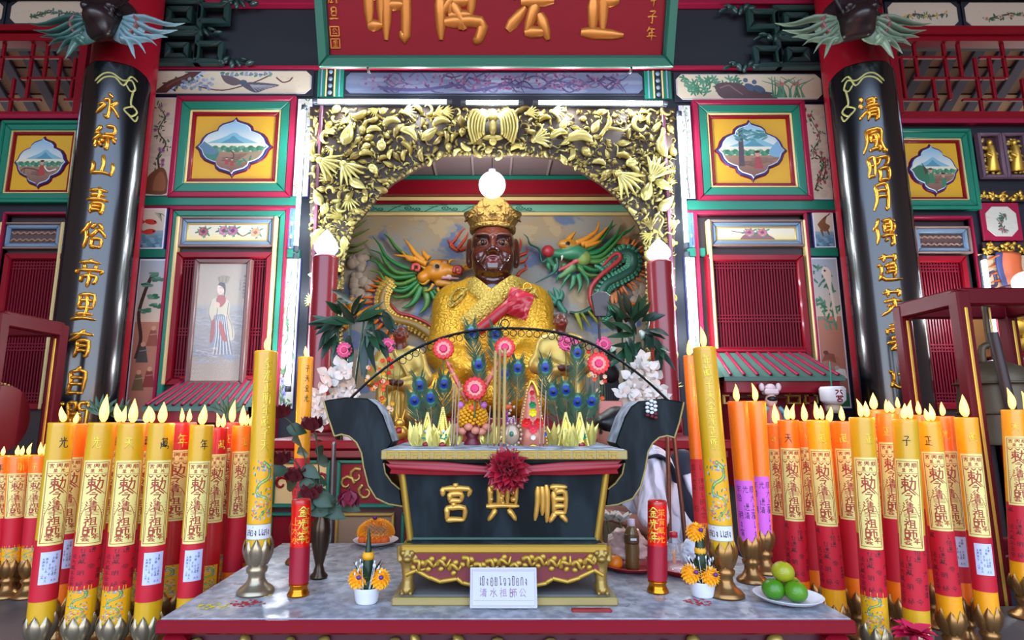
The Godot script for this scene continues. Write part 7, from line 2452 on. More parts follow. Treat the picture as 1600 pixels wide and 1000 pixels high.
	o = thing("ritual_paddle", "dark brown paddle-shaped board on a thin pole, below the green dragon's body", "paddle", b)
	put("pole", MB.new().tube(PackedVector3Array([Vector3.ZERO, Vector3(0, P(938, 494, 3.4).y - 1.36, 0)]), .008, 8), c_wood(), o)
	put("blade", MB.new().prism(pts2([929, 495, 947, 495, 953, 462, 946, 456, 932, 456, 923, 462], 3.4, b), -.012, .012, .004), mat("paddle brown", Color(.17, .10, .10), .35), o)
	b = Vector3(P(955, 640, 3.6).x, 1.36, -3.6)
	o = thing("draped_figure", "figure under black pleated cloth beside the right orchids, behind the pink box", "statue", b)
	for i in 9:
		put("pleat", MB.new().tube(PackedVector3Array([Vector3(-.09 + .022 * i, 0, .05 + .01 * (i % 2)), Vector3(-.06 + .015 * i, .22, .04), Vector3(-.03 + .008 * i, .4, .0)]), [.02, .008], 6), mat("black cloth", Color(.03, .035, .05), .6), o)
	put("hood", MB.new().ball(Vector3(0, .4, 0), Vector3(.06, .07, .06), 12, 8), mats["black cloth"], o)
	# incense
	var stick := func(u: float, v: float, d: float, r: float, label: String, k: Material) -> void:
		var f := foot.call(u, d) as Vector3
		var s := thing("incense_stick", label, "incense", f)
		var top := P(u + (4 if r < .003 else 2), v, d) - f
		put("stick", MB.new().tube(PackedVector3Array([Vector3(0, .02, 0), top]), r, 8), k, s)
		put("red_foot", MB.new().tube(PackedVector3Array([Vector3(0, -.005, 0), Vector3(0, .025, 0)]), r * .5, 6), mats["foot maroon"], s)
	var thick := mat("thick incense", Color(.66, .54, .30), .6)
	var thin := mat("thin incense", Color(.60, .52, .44), .7)
	stick.call(772, 548, 2.08, .006, "left one of three thick golden incense sticks", thick)
	stick.call(779, 546, 2.1, .006, "middle one of three thick golden incense sticks", thick)
	stick.call(787, 545, 2.07, .0062, "right one of three thick golden incense sticks", thick)
	for q in [[705, 598, "leftmost of the thin grey incense sticks beside the left feathers"], [709, 602, "middle one of the thin grey incense sticks beside the left feathers"], [714, 596, "right one of the thin grey incense sticks beside the left feathers"], [762, 634, "short thin incense stick left of the thick golden ones"], [843, 592, "thin incense stick in front of the pink tower's right side"], [849, 610, "shorter thin incense stick right of the pink tower"]]:
		stick.call(q[0], q[1], 2.06, .0022, q[2], thin)
	# printed box and small things on the altar behind
	b = P(952, 660, 3.3)
	b.y = 1.36
	o = thing("candle_box", "pink cardboard box printed with burning candles, behind the right end of the burner", "box", b)
	put("box", MB.new().box(Vector3(0, .11, 0), Vector3(.13, .22, .1), .004), mat("box pink", Color(.70, .45, .40), .5), o)
	put("printed_flames", MB.new().box(Vector3(-.01, .11, .052), Vector3(.03, .12, .004), .002).box(Vector3(.03, .12, .052), Vector3(.014, .09, .004), .002), mat("box print", Color(.86, .56, .2), .5), o)
	for q in [[624, 3.4, 1.36, .12, "small golden rabbit-eared figure left of the gold cones"], [653, 3.45, 1.36, .09, "tiny golden figure behind the left gold cone"]]:
		b = Vector3(P(q[0], 690, q[1]).x, q[2], -q[1])
		o = thing("gilt_figurine", q[4], "figurine", b)
		put("body", MB.new().ball(Vector3(0, q[3] * .35, 0), Vector3(.42, .38, .3) * q[3], 12, 8).ball(Vector3(0, q[3] * .8, 0), Vector3(.26, .24, .22) * q[3], 12, 8), c_gold(), o)
		for s in [-1.0, 1.0]:
			put("ear", MB.new().tube(PackedVector3Array([Vector3(s * .12, .95, 0) * q[3], Vector3(s * .24, 1.45, 0) * q[3]]), [.01, .003], 6), c_gold(), o)
		put("apron", MB.new().ball(Vector3(0, q[3] * .42, q[3] * .2), Vector3(.2, .2, .12) * q[3], 8, 6), mats["bead red"], o)

# ---------------------------------------------------------------- flowers, plates, bottles and the visitor
const NOCULL := {"cull_mode": BaseMaterial3D.CULL_DISABLED}
func orchid_mesh(r: float) -> ArrayMesh:
	var m := MB.new()
	petals(m, Vector3.ZERO, Vector3(0, 0, 1), 3, r, r * .62, .25, .5)
	petals(m, Vector3(0, 0, .003), Vector3(0, 0, 1), 2, r * 1.05, r * .95, .2, 1.6)
	m.ball(Vector3(0, -r * .12, r * .15), Vector3(.2, .26, .2) * r, 7, 5)
	return m.mesh()

func flowers() -> void:
	var g := RandomNumberGenerator.new()
	g.seed = 31
	var white := mat("orchid white", Color(.80, .79, .76), .5, 0, NOCULL.merged({"backlight": Color(.3, .3, .28)}))
	var om := orchid_mesh(.06)
	var dkleaf := mat("dark leaf", Color(.07, .17, .12), .4, 0, NOCULL)
	var leafm := mat("lily leaf", Color(.11, .26, .16), .4, 0, NOCULL)
	for q in [["left", 545, 590, [[530, 572], [538, 584], [520, 590], [545, 596], [528, 604], [510, 600], [538, 612], [520, 618], [503, 612], [546, 622], [512, 630], [498, 628], [530, 630], [505, 645], [492, 640], [516, 648], [540, 578], [550, 610], [488, 655], [500, 662], [511, 584], [494, 618]]], ["right", 985, 600, [[1005, 562], [1012, 572], [1020, 578], [998, 575], [985, 590], [1010, 590], [1025, 592], [992, 605], [1005, 608], [1020, 610], [978, 620], [995, 622], [1012, 625], [975, 635], [1030, 606], [1034, 620], [986, 612], [1015, 600], [970, 612], [1003, 638]]]]:
		var b := Vector3(P(q[1] if q[0] == "left" else 1000, 690, 3.35).x, 1.36, -3.42)
		var o := thing("orchid_spray", "spray of white orchids in a small pot, " + ("behind the burner's left handle" if q[0] == "left" else "behind the burner's right handle"), "flowers", b)
		put("pot", MB.new().lathe(pv2([.001, 0, .05, 0, .065, .09, .055, .1, .001, .09]), 14), c_white(), o)
		for i in q[3].size():
			var p := P(q[3][i][0], q[3][i][1], 3.36 - g.randf() * .12) - b
			put("orchid", om, white, o, p, Basis(Vector3.UP, g.randf_range(-.5, .5)) * Basis(Vector3.RIGHT, g.randf_range(-.5, .3)) * Basis(Vector3.BACK, g.randf() * 6))
			if i % 3 == 0:
				put("stem", MB.new().tube(smooth3(PackedVector3Array([Vector3(0, .08, 0), p * .6 + Vector3(0, .05, -.02), p]), 4), .004, 5), mats["stem"], o)
	for q in [["left", 540, 3.5, [[548, 470, 520, 450], [560, 500, 600, 480], [548, 505, 505, 500], [575, 515, 592, 545], [545, 530, 549, 575], [570, 530, 568, 600], [590, 520, 608, 565], [535, 500, 490, 520], [520, 510, 495, 545], [600, 490, 612, 520], [530, 490, 512, 470], [520, 525, 500, 560], [582, 500, 580, 560], [552, 490, 560, 460], [510, 505, 480, 505], [525, 540, 530, 590]]], ["right", 985, 3.5, [[975, 500, 955, 470], [985, 490, 975, 455], [990, 500, 1010, 460], [1000, 490, 1000, 460], [1010, 500, 1040, 490], [965, 520, 945, 500], [960, 545, 950, 565], [985, 545, 955, 570], [1020, 530, 1040, 560], [1005, 520, 1018, 545], [990, 520, 960, 500], [1015, 515, 1045, 520], [980, 530, 985, 575], [1025, 545, 1035, 580], [970, 505, 965, 480], [1000, 540, 995, 565]]]]:
		var b := Vector3(P(q[1], 690, q[2]).x, 1.36, -q[2])
		var o := thing("leafy_plant", "dark green lily plant with long pointed leaves, " + ("in front of the left red lamp" if q[0] == "left" else "in front of the right red lamp"), "plant", b)
		put("pot", MB.new().lathe(pv2([.001, 0, .06, 0, .075, .12, .065, .13, .001, .12]), 14), mat("pot dark", Color(.12, .14, .16), .4), o)
		for s in q[3]:
			var a := P(s[0], s[1], q[2] - .05) - b
			var e := P(s[2], s[3], q[2] - .12 - g.randf() * .1) - b
			var d := (e - a).normalized()
			put("leaf", MB.new().leaf(a, d, d.cross(Vector3(0, .3, 1)).normalized(), (e - a).length() * .95, .05, .15, .3), [dkleaf, leafm][g.randi() % 2], o)
			for z in 2:
				var d2 := (d + Vector3(g.randf_range(-.5, .5), g.randf_range(-.5, .5), g.randf_range(-.3, .3))).normalized()
				put("leaf", MB.new().leaf(a - d * .03, d2, d2.cross(Vector3(0, .3, 1)).normalized(), (e - a).length() * g.randf_range(.7, 1.1), .04, .15, .3), [dkleaf, leafm][z], o)
		for i in 3:
			put("stem", MB.new().tube(PackedVector3Array([Vector3(.02 * (i - 1), .1, 0), P(q[1] + 22 * (i - 1) + 8, 490, q[2] - .05) - b]), .007, 6), leafm, o)
	# potted leaves among the left candles and on the shrine eave
	for q in [[155, 640, 3.08, "sprouting dark leaves before the left column, behind the candles"], [186, 645, 3.12, "spiky green sprig between left column and tall pine painting"], [352, 640, 3.14, "green sprig in front of the lady's tiled eave"]]:
		var b := P(q[0], q[1] + 45, q[2])
		var o := thing("leaf_sprig", q[3], "plant", Vector3(b.x, b.y, b.z))
		for i in 7:
			var a := -1.1 + i * .36
			put("leaf", MB.new().leaf(Vector3(0, .12, 0), Vector3(sin(a), cos(a), .2).normalized(), Vector3(cos(a), -sin(a), 0), .11, .026, .2, .3), leafm, o)
		put("stem", MB.new().tube(PackedVector3Array([Vector3.ZERO, Vector3(0, .14, 0)]), .008, 6), leafm, o)
		put("vase", MB.new().lathe(pv2([.001, .62 - b.y, .05, .62 - b.y, .06, .75 - b.y, .03, -.1, .036, 0, .001, -.02]), 14), mat("brass dark", Color(.36, .28, .16), .35, .7), o)
	# brass vase with wilting roses
	var vb := T(498, 903, TY)
	var v := thing("brass_vase", "slim dark brass vase of wilting roses beside the short red candle on the left", "vase", vb)
	put("body", MB.new().lathe(pv2([.001, 0, .03, 0, .032, .008, .02, .022, .014, .045, .018, .06, .03, .11, .035, .16, .032, .19, .02, .215, .026, .235, .022, .236, .016, .21, .001, .2]), 22), mat("brass old", Color(.30, .24, .19), .3, .8), v)
	var rosem := mat("dark rose", Color(.36, .03, .08), .6, 0, NOCULL.merged({"rim": .3}))
	var rl := mat("rose leaf", Color(.17, .27, .18), .5, 0, NOCULL)
	var dir := P(500, 780, 2.15) - vb
	for q in [["the highest one, drooping far left", 438, 645], ["upright near the middle of the bunch", 488, 664], ["facing left, halfway up beside the thin candle", 462, 744], ["low in the middle, above the vase's neck", 487, 771], ["hanging at the right on a bent stem, magenta", 546, 776], ["small dry one facing left below the highest", 438, 718]]:
		var p := P(q[1], q[2], 2.1 + g.randf() * .08)
		var o := thing("rose", "dark red wilted rose, " + q[0], "flower", p)
		var m := MB.new()
		var mg: bool = q[1] > 540
		for i in 13:
			var a := i * 2.399
			var k := .4 + .6 * i / 13.0
			var dd := Vector3(cos(a) * .45 * k, (.9 if not mg else -.9), sin(a) * .45 * k).normalized()
			m.leaf(Vector3(cos(a), 0, sin(a)) * .006 * k - Vector3(0, .02, 0) * (1 if not mg else -1), dd, dd.cross(Vector3(cos(a), 0, sin(a))).normalized(), .06, .056 * k, -.25, .5, 4)
		put("petals", m, rosem if not mg else mat("rose magenta", Color(.42, .03, .15), .5, 0, NOCULL), o)
		var neck := vb + Vector3(0, .225, 0)
		put("stem", MB.new().tube(smooth3(PackedVector3Array([Vector3(0, -.015, 0) if not mg else Vector3(0, .03, 0), (neck - p) * .35 + Vector3(.02 if mg else .0, .03 if mg else .06, 0), neck - p]), 5), .003, 6), mat("rose stem", Color(.22, .24, .15), .6), o)
		for i in 6:
			var f := .15 + i * .13
			var c := (neck - p) * f
			var a := g.randf() * TAU
			var dd := Vector3(cos(a), -.5 + g.randf() * .6, sin(a) * .6).normalized()
			put("leaf", MB.new().leaf(c, dd, dd.cross(Vector3(.1, .3, 1)).normalized(), .075, .05, .3, .3), rl, o)
	# banana leaf cones with marigolds
	for q in [["left", 573, 942, [[-.026, .075, .016], [.043, .075, .016], [0, .0, 0]], 1.0], ["right", 1098, 932, [[-.042, .075, .02], [.016, .07, .03], [-.012, .2, .0]], 1.0]]:
		var b := T(q[1], q[2], TY)
		var o := thing("flower_offering", "white cup with leaf cone and marigolds, before the " + ("plate of garlands" if q[0] == "left" else "great yellow candle on the right"), "flower offering", b)
		put("cup", MB.new().lathe(pv2([.001, 0, .03, 0, .034, .006, .042, .046, .0445, .05, .041, .05, .033, .01, .001, .01]), 26), c_white(), o)
		put("leaf_cone", MB.new().lathe(pv2([.001, .02, .022, .02, .024, .06, .017, .12, .011, .15, .004, .21, .001, .225]) if q[0] == "left" else pv2([.001, .02, .024, .03, .022, .1, .014, .17, .001, .19]), 10), mat("banana leaf", Color(.06, .18, .09), .45), o)
		for i in 8:
			put("folded_leaf", MB.new().leaf(Vector3(cos(i * .8) * .014, .04, sin(i * .8) * .014), Vector3(cos(i * .8) * .3, 1, sin(i * .8) * .3).normalized(), Vector3(-sin(i * .8), 0, cos(i * .8)), .09, .022, .1, .4), mats["banana leaf"], o)
		put("gold_band", MB.new().lathe(pv2([.001, .13, .017, .13, .019, .14, .016, .152, .001, .152]), 12), mats["marigold"], o)
		for f in q[3]:
			if f[1] == 0.0: continue
			var m := MB.new().ball(Vector3(f[0], f[1], f[2]), Vector3.ONE * .022)
			for i in 130:
				var t := acos(1 - 1.9 * (i + .5) / 90)
				var d := Vector3(sin(t) * cos(i * 2.399), cos(t), sin(t) * sin(i * 2.399))
				m.leaf(Vector3(f[0], f[1], f[2]) + d * .016, d, d.cross(Vector3(.2, 1, .3)).normalized(), .017, .014, .3, .3, 2)
			put("marigold", m, mat("marigold orange", Color(.97, .66, .03), .6, 0, NOCULL), o)
			put("orchid_bud", MB.new().ball(Vector3(f[0] + .008, f[1] + .012, f[2] + .03), Vector3(.008, .007, .006)), mat("orchid violet", Color(.35, .12, .42), .5), o)
		var m := MB.new()
		for i in 22:
			var a := g.randf() * TAU
			var p := Vector3(cos(a) * g.randf_range(.02, .05), g.randf_range(.08, .13), sin(a) * .02 + .02)
			m.ball(p, Vector3(.003, .006, .003), 6, 4).tube(PackedVector3Array([Vector3(p.x * .5, .05, p.z), p]), .0008, 4)
		stuff(put("jasmine_buds", m, c_white(), o))
	# plates
	var plate_p := pv2([.001, .004, .05, .002, .085, .012, .1, .022, .102, .024, .097, .024, .06, .008, .001, .008])
	var b := T(587, 851, TY)
	var o := thing("plate", "white plate under the marigold garland at the back left of the table", "plate", b)
	put("dish", MB.new().lathe(plate_p, 36), c_white(), o)
	o = thing("marigold_garland", "mound of orange marigold garlands with a purple bud on the left plate", "garland", b + Vector3(0, .009, 0))
	var gm := MB.new()
	for i in 260:
		var t := acos(1 - 1.25 * (i + .5) / 260)
		var d := Vector3(sin(t) * cos(i * 2.399), cos(t), sin(t) * sin(i * 2.399))
		gm.leaf(Vector3(0, .045, 0) + d * Vector3(.07, .045, .055), d, d.cross(Vector3(.2, 1, .3)).normalized(), .018, .018, .3, .3, 2)
	put("petals", gm, mats["marigold orange"], o)
	for i in 5:
		put("orange_roll", MB.new().ball(Vector3(-.05 + .025 * i, .02, .045), Vector3(.022, .02, .02), 12, 8), mat("garland orange", Color(.88, .38, .05), .6), o)
	put("purple_bud", MB.new().ball(Vector3(-.005, .11, .01), Vector3(.012, .01, .01), 8, 6), mats["orchid violet"], o)
	b = T(1232, 941, TY)
	o = thing("plate", "white plate with a red rim pattern under the limes, at the right front", "plate", b)
	put("dish", MB.new().lathe(plate_p, 40), c_white(), o)
	for i in 9:
		put("rim_print", MB.new().ball(Vector3(cos(i * .7) * .082, .0135, sin(i * .7) * .082), Vector3(.008, .002, .006), 8, 5), mat("rim pink", Color(.72, .30, .36), .4), o)
	for q in [[-.045, .039, .0, Color(.24, .46, .05), "leftmost green lime on the plate"], [.012, .04, .028, Color(.30, .50, .06), "front green lime in the middle of the plate"], [-.008, .09, -.004, Color(.58, .58, .08), "yellow green lime on top of the others"], [.03, .038, -.038, Color(.45, .50, .07), "lime half hidden at the back of the plate"]]:
		var l := thing("lime", q[4], "lime", b + Vector3(q[0], q[1], q[2]), "")
		put("fruit", MB.new().ball(Vector3.ZERO, Vector3(.034, .031, .034), 20, 14), mat("lime %s" % (q[3] as Color).to_html(), q[3], .35, 0, {"heightmap_texture": noise_tex(.2, Color.BLACK, Color.WHITE, 128, 2), "heightmap_scale": .05, "uv1_triplanar": true, "uv1_scale": Vector3.ONE * 6}), l)
		put("stalk_end", MB.new().ball(Vector3(.004, .03, .004), Vector3(.005, .003, .005), 7, 5), mat("stalk", Color(.3, .28, .1), .7), l)
	# trays with a drink, an orange and wrapped things
	for q in [["left", 986, 889, .1], ["right", 1072, 896, .085]]:
		b = T(q[1], q[2], TY)
		o = thing("red_tray", "round red plastic tray on the table, " + ("under the golden drink bottle" if q[0] == "left" else "under the clear water bottle"), "tray", b)
		put("dish", MB.new().lathe(pv2([.001, .002, .08, .002, q[3] + .012, .02, q[3] + .016, .022, q[3] + .01, .024, .078, .006, .001, .006]), 36), mat("tray red", Color(.66, .05, .08), .35), o)
	b = T(986, 889, TY) + Vector3(0, .006, 0)
	o = thing("drink_bottle", "plastic bottle of golden brown drink with a white cap on the red tray", "bottle", b + Vector3(.0, 0, .03))
	put("liquid", MB.new().lathe(pv2([.001, .002, .024, .002, .027, .01, .026, .05, .0275, .06, .026, .1, .027, .13, .018, .152, .013, .16, .001, .16]), 20), mat("tea", Color(.42, .30, .12), .12, .1, {"clearcoat": .8}), o)
	put("label", MB.new().lathe(pv2([.0275, .095, .028, .1, .028, .125, .0275, .13]), 20), mat("label brown", Color(.34, .24, .14), .3), o)
	put("cap", MB.new().lathe(pv2([.001, .158, .0145, .158, .0145, .182, .001, .183]), 16), mat("cap pink white", Color(.82, .74, .80), .4), o)
	put("label_sign", MB.new().box(Vector3(0, .113, .028), Vector3(.022, .008, .002)), c_white(), o)
	o = thing("orange", "orange beside the golden drink bottle, next to the burner's foot", "orange", b + Vector3(-.068, .026, .035))
	put("fruit", MB.new().ball(Vector3.ZERO, Vector3(.03, .027, .03), 18, 12), mat("orange skin", Color(.88, .46, .03), .4), o)
	put("stalk_end", MB.new().ball(Vector3(0, .026, 0), Vector3(.004, .003, .004), 6, 4), mats["stalk"], o)
	o = thing("plastic_bag", "crumpled translucent pinkish plastic bag on the red tray, behind the golden drink bottle", "bag", b + Vector3(-.005, .0, -.03))
	var bm := MB.new()
	var nz := FastNoiseLite.new()
	nz.frequency = 3.0
	var rows := []
	for i in 12:
		var row := PackedVector3Array()
		for j in 22:
			var a := TAU * j / 22
			var y := i / 11.0
			var rr := (.085 * (1 - pow(y, 2) * .5)) * (1 + .5 * nz.get_noise_3d(cos(a), y * 2, sin(a))) * (1.0 if i > 0 else .6)
			row.append(Vector3(cos(a) * rr, y * .11 + .02 * nz.get_noise_3d(cos(a) * 2, 5, sin(a) * 2) + .02, sin(a) * rr * .6))
		rows.append(row)
	put("film", bm.grid(rows, true, true), mat("bag film", Color(.74, .60, .56), .3, 0, NOCULL), o)
	for q in [[948, 806, "left one of two white lotus buds behind the burner's right corner"], [968, 808, "right one of two white lotus buds above the plastic bag"]]:
		var p := P(q[0], q[1], 2.5)
		o = thing("lotus_bud", q[2], "flower", p)
		for i in 10:
			var a := i * 2.399
			var d := Vector3(cos(a) * .6, .8, sin(a) * .6).normalized()
			put("petal", MB.new().leaf(Vector3(0, -.02, 0), d, d.cross(Vector3(cos(a), 0, sin(a))).normalized(), .062, .045, -.3, .4, 4), white, o)
		put("stem", MB.new().tube(PackedVector3Array([Vector3(0, -.02, 0), Vector3(.02, TY + .03 - p.y, .0)]), .004, 6), mats["stem"], o)
	b = T(1068, 893, TY) + Vector3(-.035, .006, .01)
	o = thing("water_bottle", "small clear water bottle with a red cap on the right tray", "bottle", b)
	put("shell", MB.new().lathe(pv2([.001, .001, .03, .001, .033, .01, .032, .06, .033, .075, .026, .1, .014, .115, .014, .122, .001, .122]), 20), mat("clear plastic", Color(.9, .93, .95, .12), .05, 0, {"transparency": BaseMaterial3D.TRANSPARENCY_ALPHA}), o)
	put("cap", MB.new().lathe(pv2([.001, .12, .016, .12, .016, .138, .001, .139]), 16), mat("cap red", Color(.70, .08, .14), .4), o)
	put("inner_label", MB.new().box(Vector3(0, .05, 0), Vector3(.012, .05, .004), .001), mat("label orange", Color(.85, .5, .2), .5), o)
	o = thing("clear_bag", "crumpled clear plastic bag on the right red tray, behind the marigold cup", "bag", b + Vector3(.075, 0, -.01))
	put("film", MB.new().grid(rows, true, true), mat("bag clear", Color(.80, .80, .82), .2, 0, NOCULL), o, Vector3.ZERO, Basis.IDENTITY.scaled(Vector3(.6, .8, .7)))
	# powder spilt on the stone, wooden lath under the burner
	for q in [[333, 948, Color(.78, .68, .08), "patch of yellow powder spilt at the front left corner of the stone table", .05], [388, 943, Color(.66, .10, .12), "patch of red powder spilt beside the yellow powder", .045], [1090, 941, Color(.68, .16, .18), "red powder spilt round the right marigold cup", .045], [408, 930, Color(.72, .62, .05), "yellow wax drip puddle at the foot of the big left candle", .03]]:
		b = T(q[1 - 1], q[1], TY)
		o = thing("powder_spill", q[3], "powder", b + Vector3(0, .0005, 0))
		var m := MB.new()
		for i in 60:
			var a := g.randf() * TAU
			var r: float = q[4] * pow(g.randf(), .8)
			m.ball(Vector3(cos(a) * r * 1.2, .0005, sin(a) * r * .7), Vector3(.006, .0012, .005) * g.randf_range(.3, 1.0), 6, 4)
		stuff(put("powder", m, mat("powder %s" % (q[2] as Color).to_html(), q[2], .9), o))
	b = T(938, 952, TY)
	o = thing("red_lath", "flat red lath lying under the right front foot of the incense burner", "lath", b)
	put("strip", MB.new().box(Vector3(-.03, .004, .02), Vector3(.12, .008, .02), .002), mat("lath red", Color(.55, .08, .1), .5), o)
	# metal rails behind the table
	var cop := mat("copper pipe", Color(.50, .33, .27), .3, .7)
	for q in [["bent copper coloured pipe stand beside the visitor's bag, nearer the burner handle", 1043, 680, 1046, 870, cop], ["second copper pipe bending over beside the thin orange candle", 1052, 672, 1076, 880, cop], ["grey steel bar behind the roses, its foot beside the vase", 522, 690, 516, 868, mat("steel bar", Color(.45, .45, .47), .3, .8)]]:
		var p0 := P(q[3], q[4], 2.815)
		o = thing("pipe_stand", q[0], "pipe", Vector3(p0.x, 0, p0.z))
		var p1 := P(q[1], q[2], 2.815) - o.position
		put("pipe", MB.new().tube(smooth3(PackedVector3Array([Vector3.ZERO, Vector3(p1.x * .2, p1.y * .6, 0), Vector3(p1.x * .8, p1.y * .9, 0), p1]), 5), .011, 10), q[5], o)
		put("foot", MB.new().box(Vector3(0, .01, 0), Vector3(.16, .02, .03), .005), q[5], o)
	o = thing("garland", "short jasmine garland with dark red buds draped over the burner's right handle", "garland", P(1018, 640, 2.06))
	for i in 14:
		put("jasmine_bud", MB.new().ball(Vector3(.016 * sin(i * 2.1), .03 - .0045 * i, .004 * cos(i * 3.0)), Vector3(.008, .006, .006), 7, 5), c_white() if i < 10 else rosem, o)

func person() -> void:
	var d := 3.03
	var base := P(1020, 800, d)
	var o := thing("person", "person in a white short-sleeved shirt bending forward behind the burner's right handle", "person", Vector3(base.x, 0, -d))
	var q := func(u: float, v: float, z: float) -> Vector3: return P(u, v, d) - o.position + Vector3(0, 0, z)
	var skin := Color(.62, .42, .34)
	var sd := SDF.new()
	var h := q.call(962, 672, 0) as Vector3
	sd.ell(h, Vector3(.085, .10, .095), .03, skin).ell(h + Vector3(-.045, -.05, .0), Vector3(.05, .055, .06), .04, skin)
	sd.cap(h + Vector3(-.085, -.015, 0), h + Vector3(-.105, -.035, 0), .012, .014, .015, skin)
	sd.ell(h + Vector3(-.088, -.068, .0), Vector3(.02, .008, .025), .01, Color(.55, .25, .24))
	for s in [-1.0, 1.0]:
		sd.ell(h + Vector3(.0, -.02, s * .092), Vector3(.025, .035, .012), .01, skin)
		sd.ell(h + Vector3(-.078, .0, s * .035), Vector3(.012, .01, .014), .006, Color(.06, .04, .04))
		sd.cap(h + Vector3(.02, -.07, 0), q.call(998, 716, 0), .06, .06, .04, skin)
		var sh := q.call(1012, 730, s * .125) as Vector3
		var el := q.call(1002, 812, s * .15 + .02) as Vector3
		var wr := q.call(948, 800, s * .1) as Vector3
		sd.cap(sh, el, .05, .042, .03, skin).cap(el, wr, .042, .028, .03, skin)
		sd.ell(wr + Vector3(-.05, .0, 0), Vector3(.045, .035, .018), .02, skin)
		for k in 4:
			sd.cap(wr + Vector3(-.08, .022 - .015 * k, 0), wr + Vector3(-.125 - .008 * (1 - absf(k - 1.5)), .02 - .017 * k, .012), .0085, .0075, .006, skin)
			sd.cap(wr + Vector3(-.125, .02 - .017 * k, .012), wr + Vector3(-.145, .01 - .017 * k, .03), .0075, .0065, .006, skin)
		sd.cap(wr + Vector3(-.035, .025, 0), wr + Vector3(-.07, .05, .025), .011, .008, .01, skin)
	var m := MB.new()
	sd.build(m, h + Vector3(-.32, -.62, -.3), h + Vector3(.3, .14, .3), .0125)
	put("body", m, mat("person skin", Color.WHITE, .5, 0, {"vertex_color_use_as_albedo": true}), o)
	sd = SDF.new()
	sd.ell(h + Vector3(.012, .02, 0), Vector3(.098, .103, .106), .02).ell(h + Vector3(.04, -.03, 0), Vector3(.08, .09, .1), .02).ell(h + Vector3(-.075, .04, 0), Vector3(.04, .04, .09), .03)
	sd.ell(h + Vector3(-.11, -.07, 0), Vector3(.07, .08, .12), .02, Color.WHITE, -1.0)
	m = MB.new()
	sd.build(m, h + Vector3(-.14, -.15, -.13), h + Vector3(.15, .15, .13), .011)
	put("hair", m, mat("black hair", Color(.025, .022, .025), .4), o)
	sd = SDF.new()
	sd.cap(q.call(1012, 735, 0), q.call(1062, 850, 0), .125, .14, .08).cap(q.call(1014, 728, -.1), q.call(1014, 728, .1), .075, .075, .08)
	for s in [-1.0, 1.0]:
		sd.cap(q.call(1012, 732, s * .125), q.call(1006, 796, s * .16 + .02), .062, .078, .02)
	sd.ell(q.call(988, 705, 0), Vector3(.07, .06, .08), .03, Color.WHITE, -1.0)
	m = MB.new()
	sd.build(m, (q.call(1030, 780, 0) as Vector3) + Vector3(-.36, -.5, -.34), (q.call(1030, 780, 0) as Vector3) + Vector3(.36, .4, .36), .022)
	put("shirt", m, mat("white shirt", Color(.88, .90, .95), .7, 0, {"heightmap_texture": noise_tex(.012, Color.BLACK, Color.WHITE, 256, 3), "heightmap_scale": 6.0, "uv1_triplanar": true, "uv1_scale": Vector3(2, .8, 2)}), o)
	put("shirt_yoke_strap", MB.new().tube(smooth3(PackedVector3Array([q.call(1000, 716, .12), q.call(1014, 708, .165), q.call(1032, 722, .165), q.call(1042, 748, .14)]), 5), .024, 8, .35), mat("strap blue", Color(.10, .15, .24), .7), o)
	sd = SDF.new()
	sd.ell(q.call(1070, 770, .0), Vector3(.1, .22, .14), .05)
	m = MB.new()
	sd.build(m, (q.call(1070, 770, 0) as Vector3) + Vector3(-.2, -.3, -.25), (q.call(1070, 770, 0) as Vector3) + Vector3(.2, .3, .26), .022)
	var bag := put("backpack", m, mat("bag navy", Color(.09, .12, .19), .7), o)
	put("bag_panel", MB.new().tube(PackedVector3Array([q.call(1068, 735, .13), q.call(1090, 800, .13)]), .05, 8, .4), mats["white shirt"], bag)
	put("trousers", MB.new().tube(PackedVector3Array([Vector3(.12, .02, .09), Vector3(.13, .5, .09), Vector3(.14, q.call(1060, 850, 0).y, .07)]), [.075, .13], 12).tube(PackedVector3Array([Vector3(.12, .02, -.09), Vector3(.13, .5, -.09), Vector3(.14, q.call(1060, 850, 0).y, -.07)]), [.075, .13], 12), mat("trousers dark", Color(.06, .06, .09), .7), o)
	put("shoes", MB.new().ball(Vector3(.08, .04, .09), Vector3(.13, .05, .05)).ball(Vector3(.08, .04, -.09), Vector3(.13, .05, .05)), mat("shoe", Color(.05, .05, .05), .5), o)

# ---------------------------------------------------------------- candles
var flame_mesh := []
var petal_mesh: ArrayMesh
var foot_mesh: ArrayMesh

func candle_parts() -> void:
	for k in 3:
		var m := MB.new()
		var rows := []
		for i in 10:
			var f := i / 9.0
			var r := .0100 * sin(PI * pow(f * .96 + .03, .62))
			var bend := Vector3([.004, -.006, .010][k] * f * f + .002 * sin(f * 5 + k), 0, 0)
			var row := PackedVector3Array()
			for j in 10:
				row.append(Vector3(cos(TAU * j / 10) * r, f * [.056, .048, .066][k], sin(TAU * j / 10) * r) + bend)
			rows.append(row)
		flame_mesh.append(m.grid(rows, true, true).mesh())
	var rows := []
	for i in 8:
		var f := i / 7.0
		var row := PackedVector3Array()
		var w := .52 * sin(PI * pow(f * .88 + .1, .75)) * (1.0 if i < 7 else .2)
		var r := .62 + .46 * sin(f * 2.5) - .12 * f
		for j in 5:
			var a := w * (j - 2) / 2.0
			row.append(Vector3(sin(a) * r, f * 1.7, cos(a) * r + .1 * cos((j - 2) * .8)))
		rows.append(row)
	petal_mesh = MB.new().grid(rows, false, false, false).fixside(rows).mesh()
	foot_mesh = MB.new().lathe(pv2([.001, -1.15, 1.35, -1.15, 1.38, -1.05, 1.2, -.92, .85, -.78, .62, -.55, .6, -.35, .75, -.25, .8, -.1, .62, 0, .8, .3, .7, .5, .001, .5]), 24).mesh()

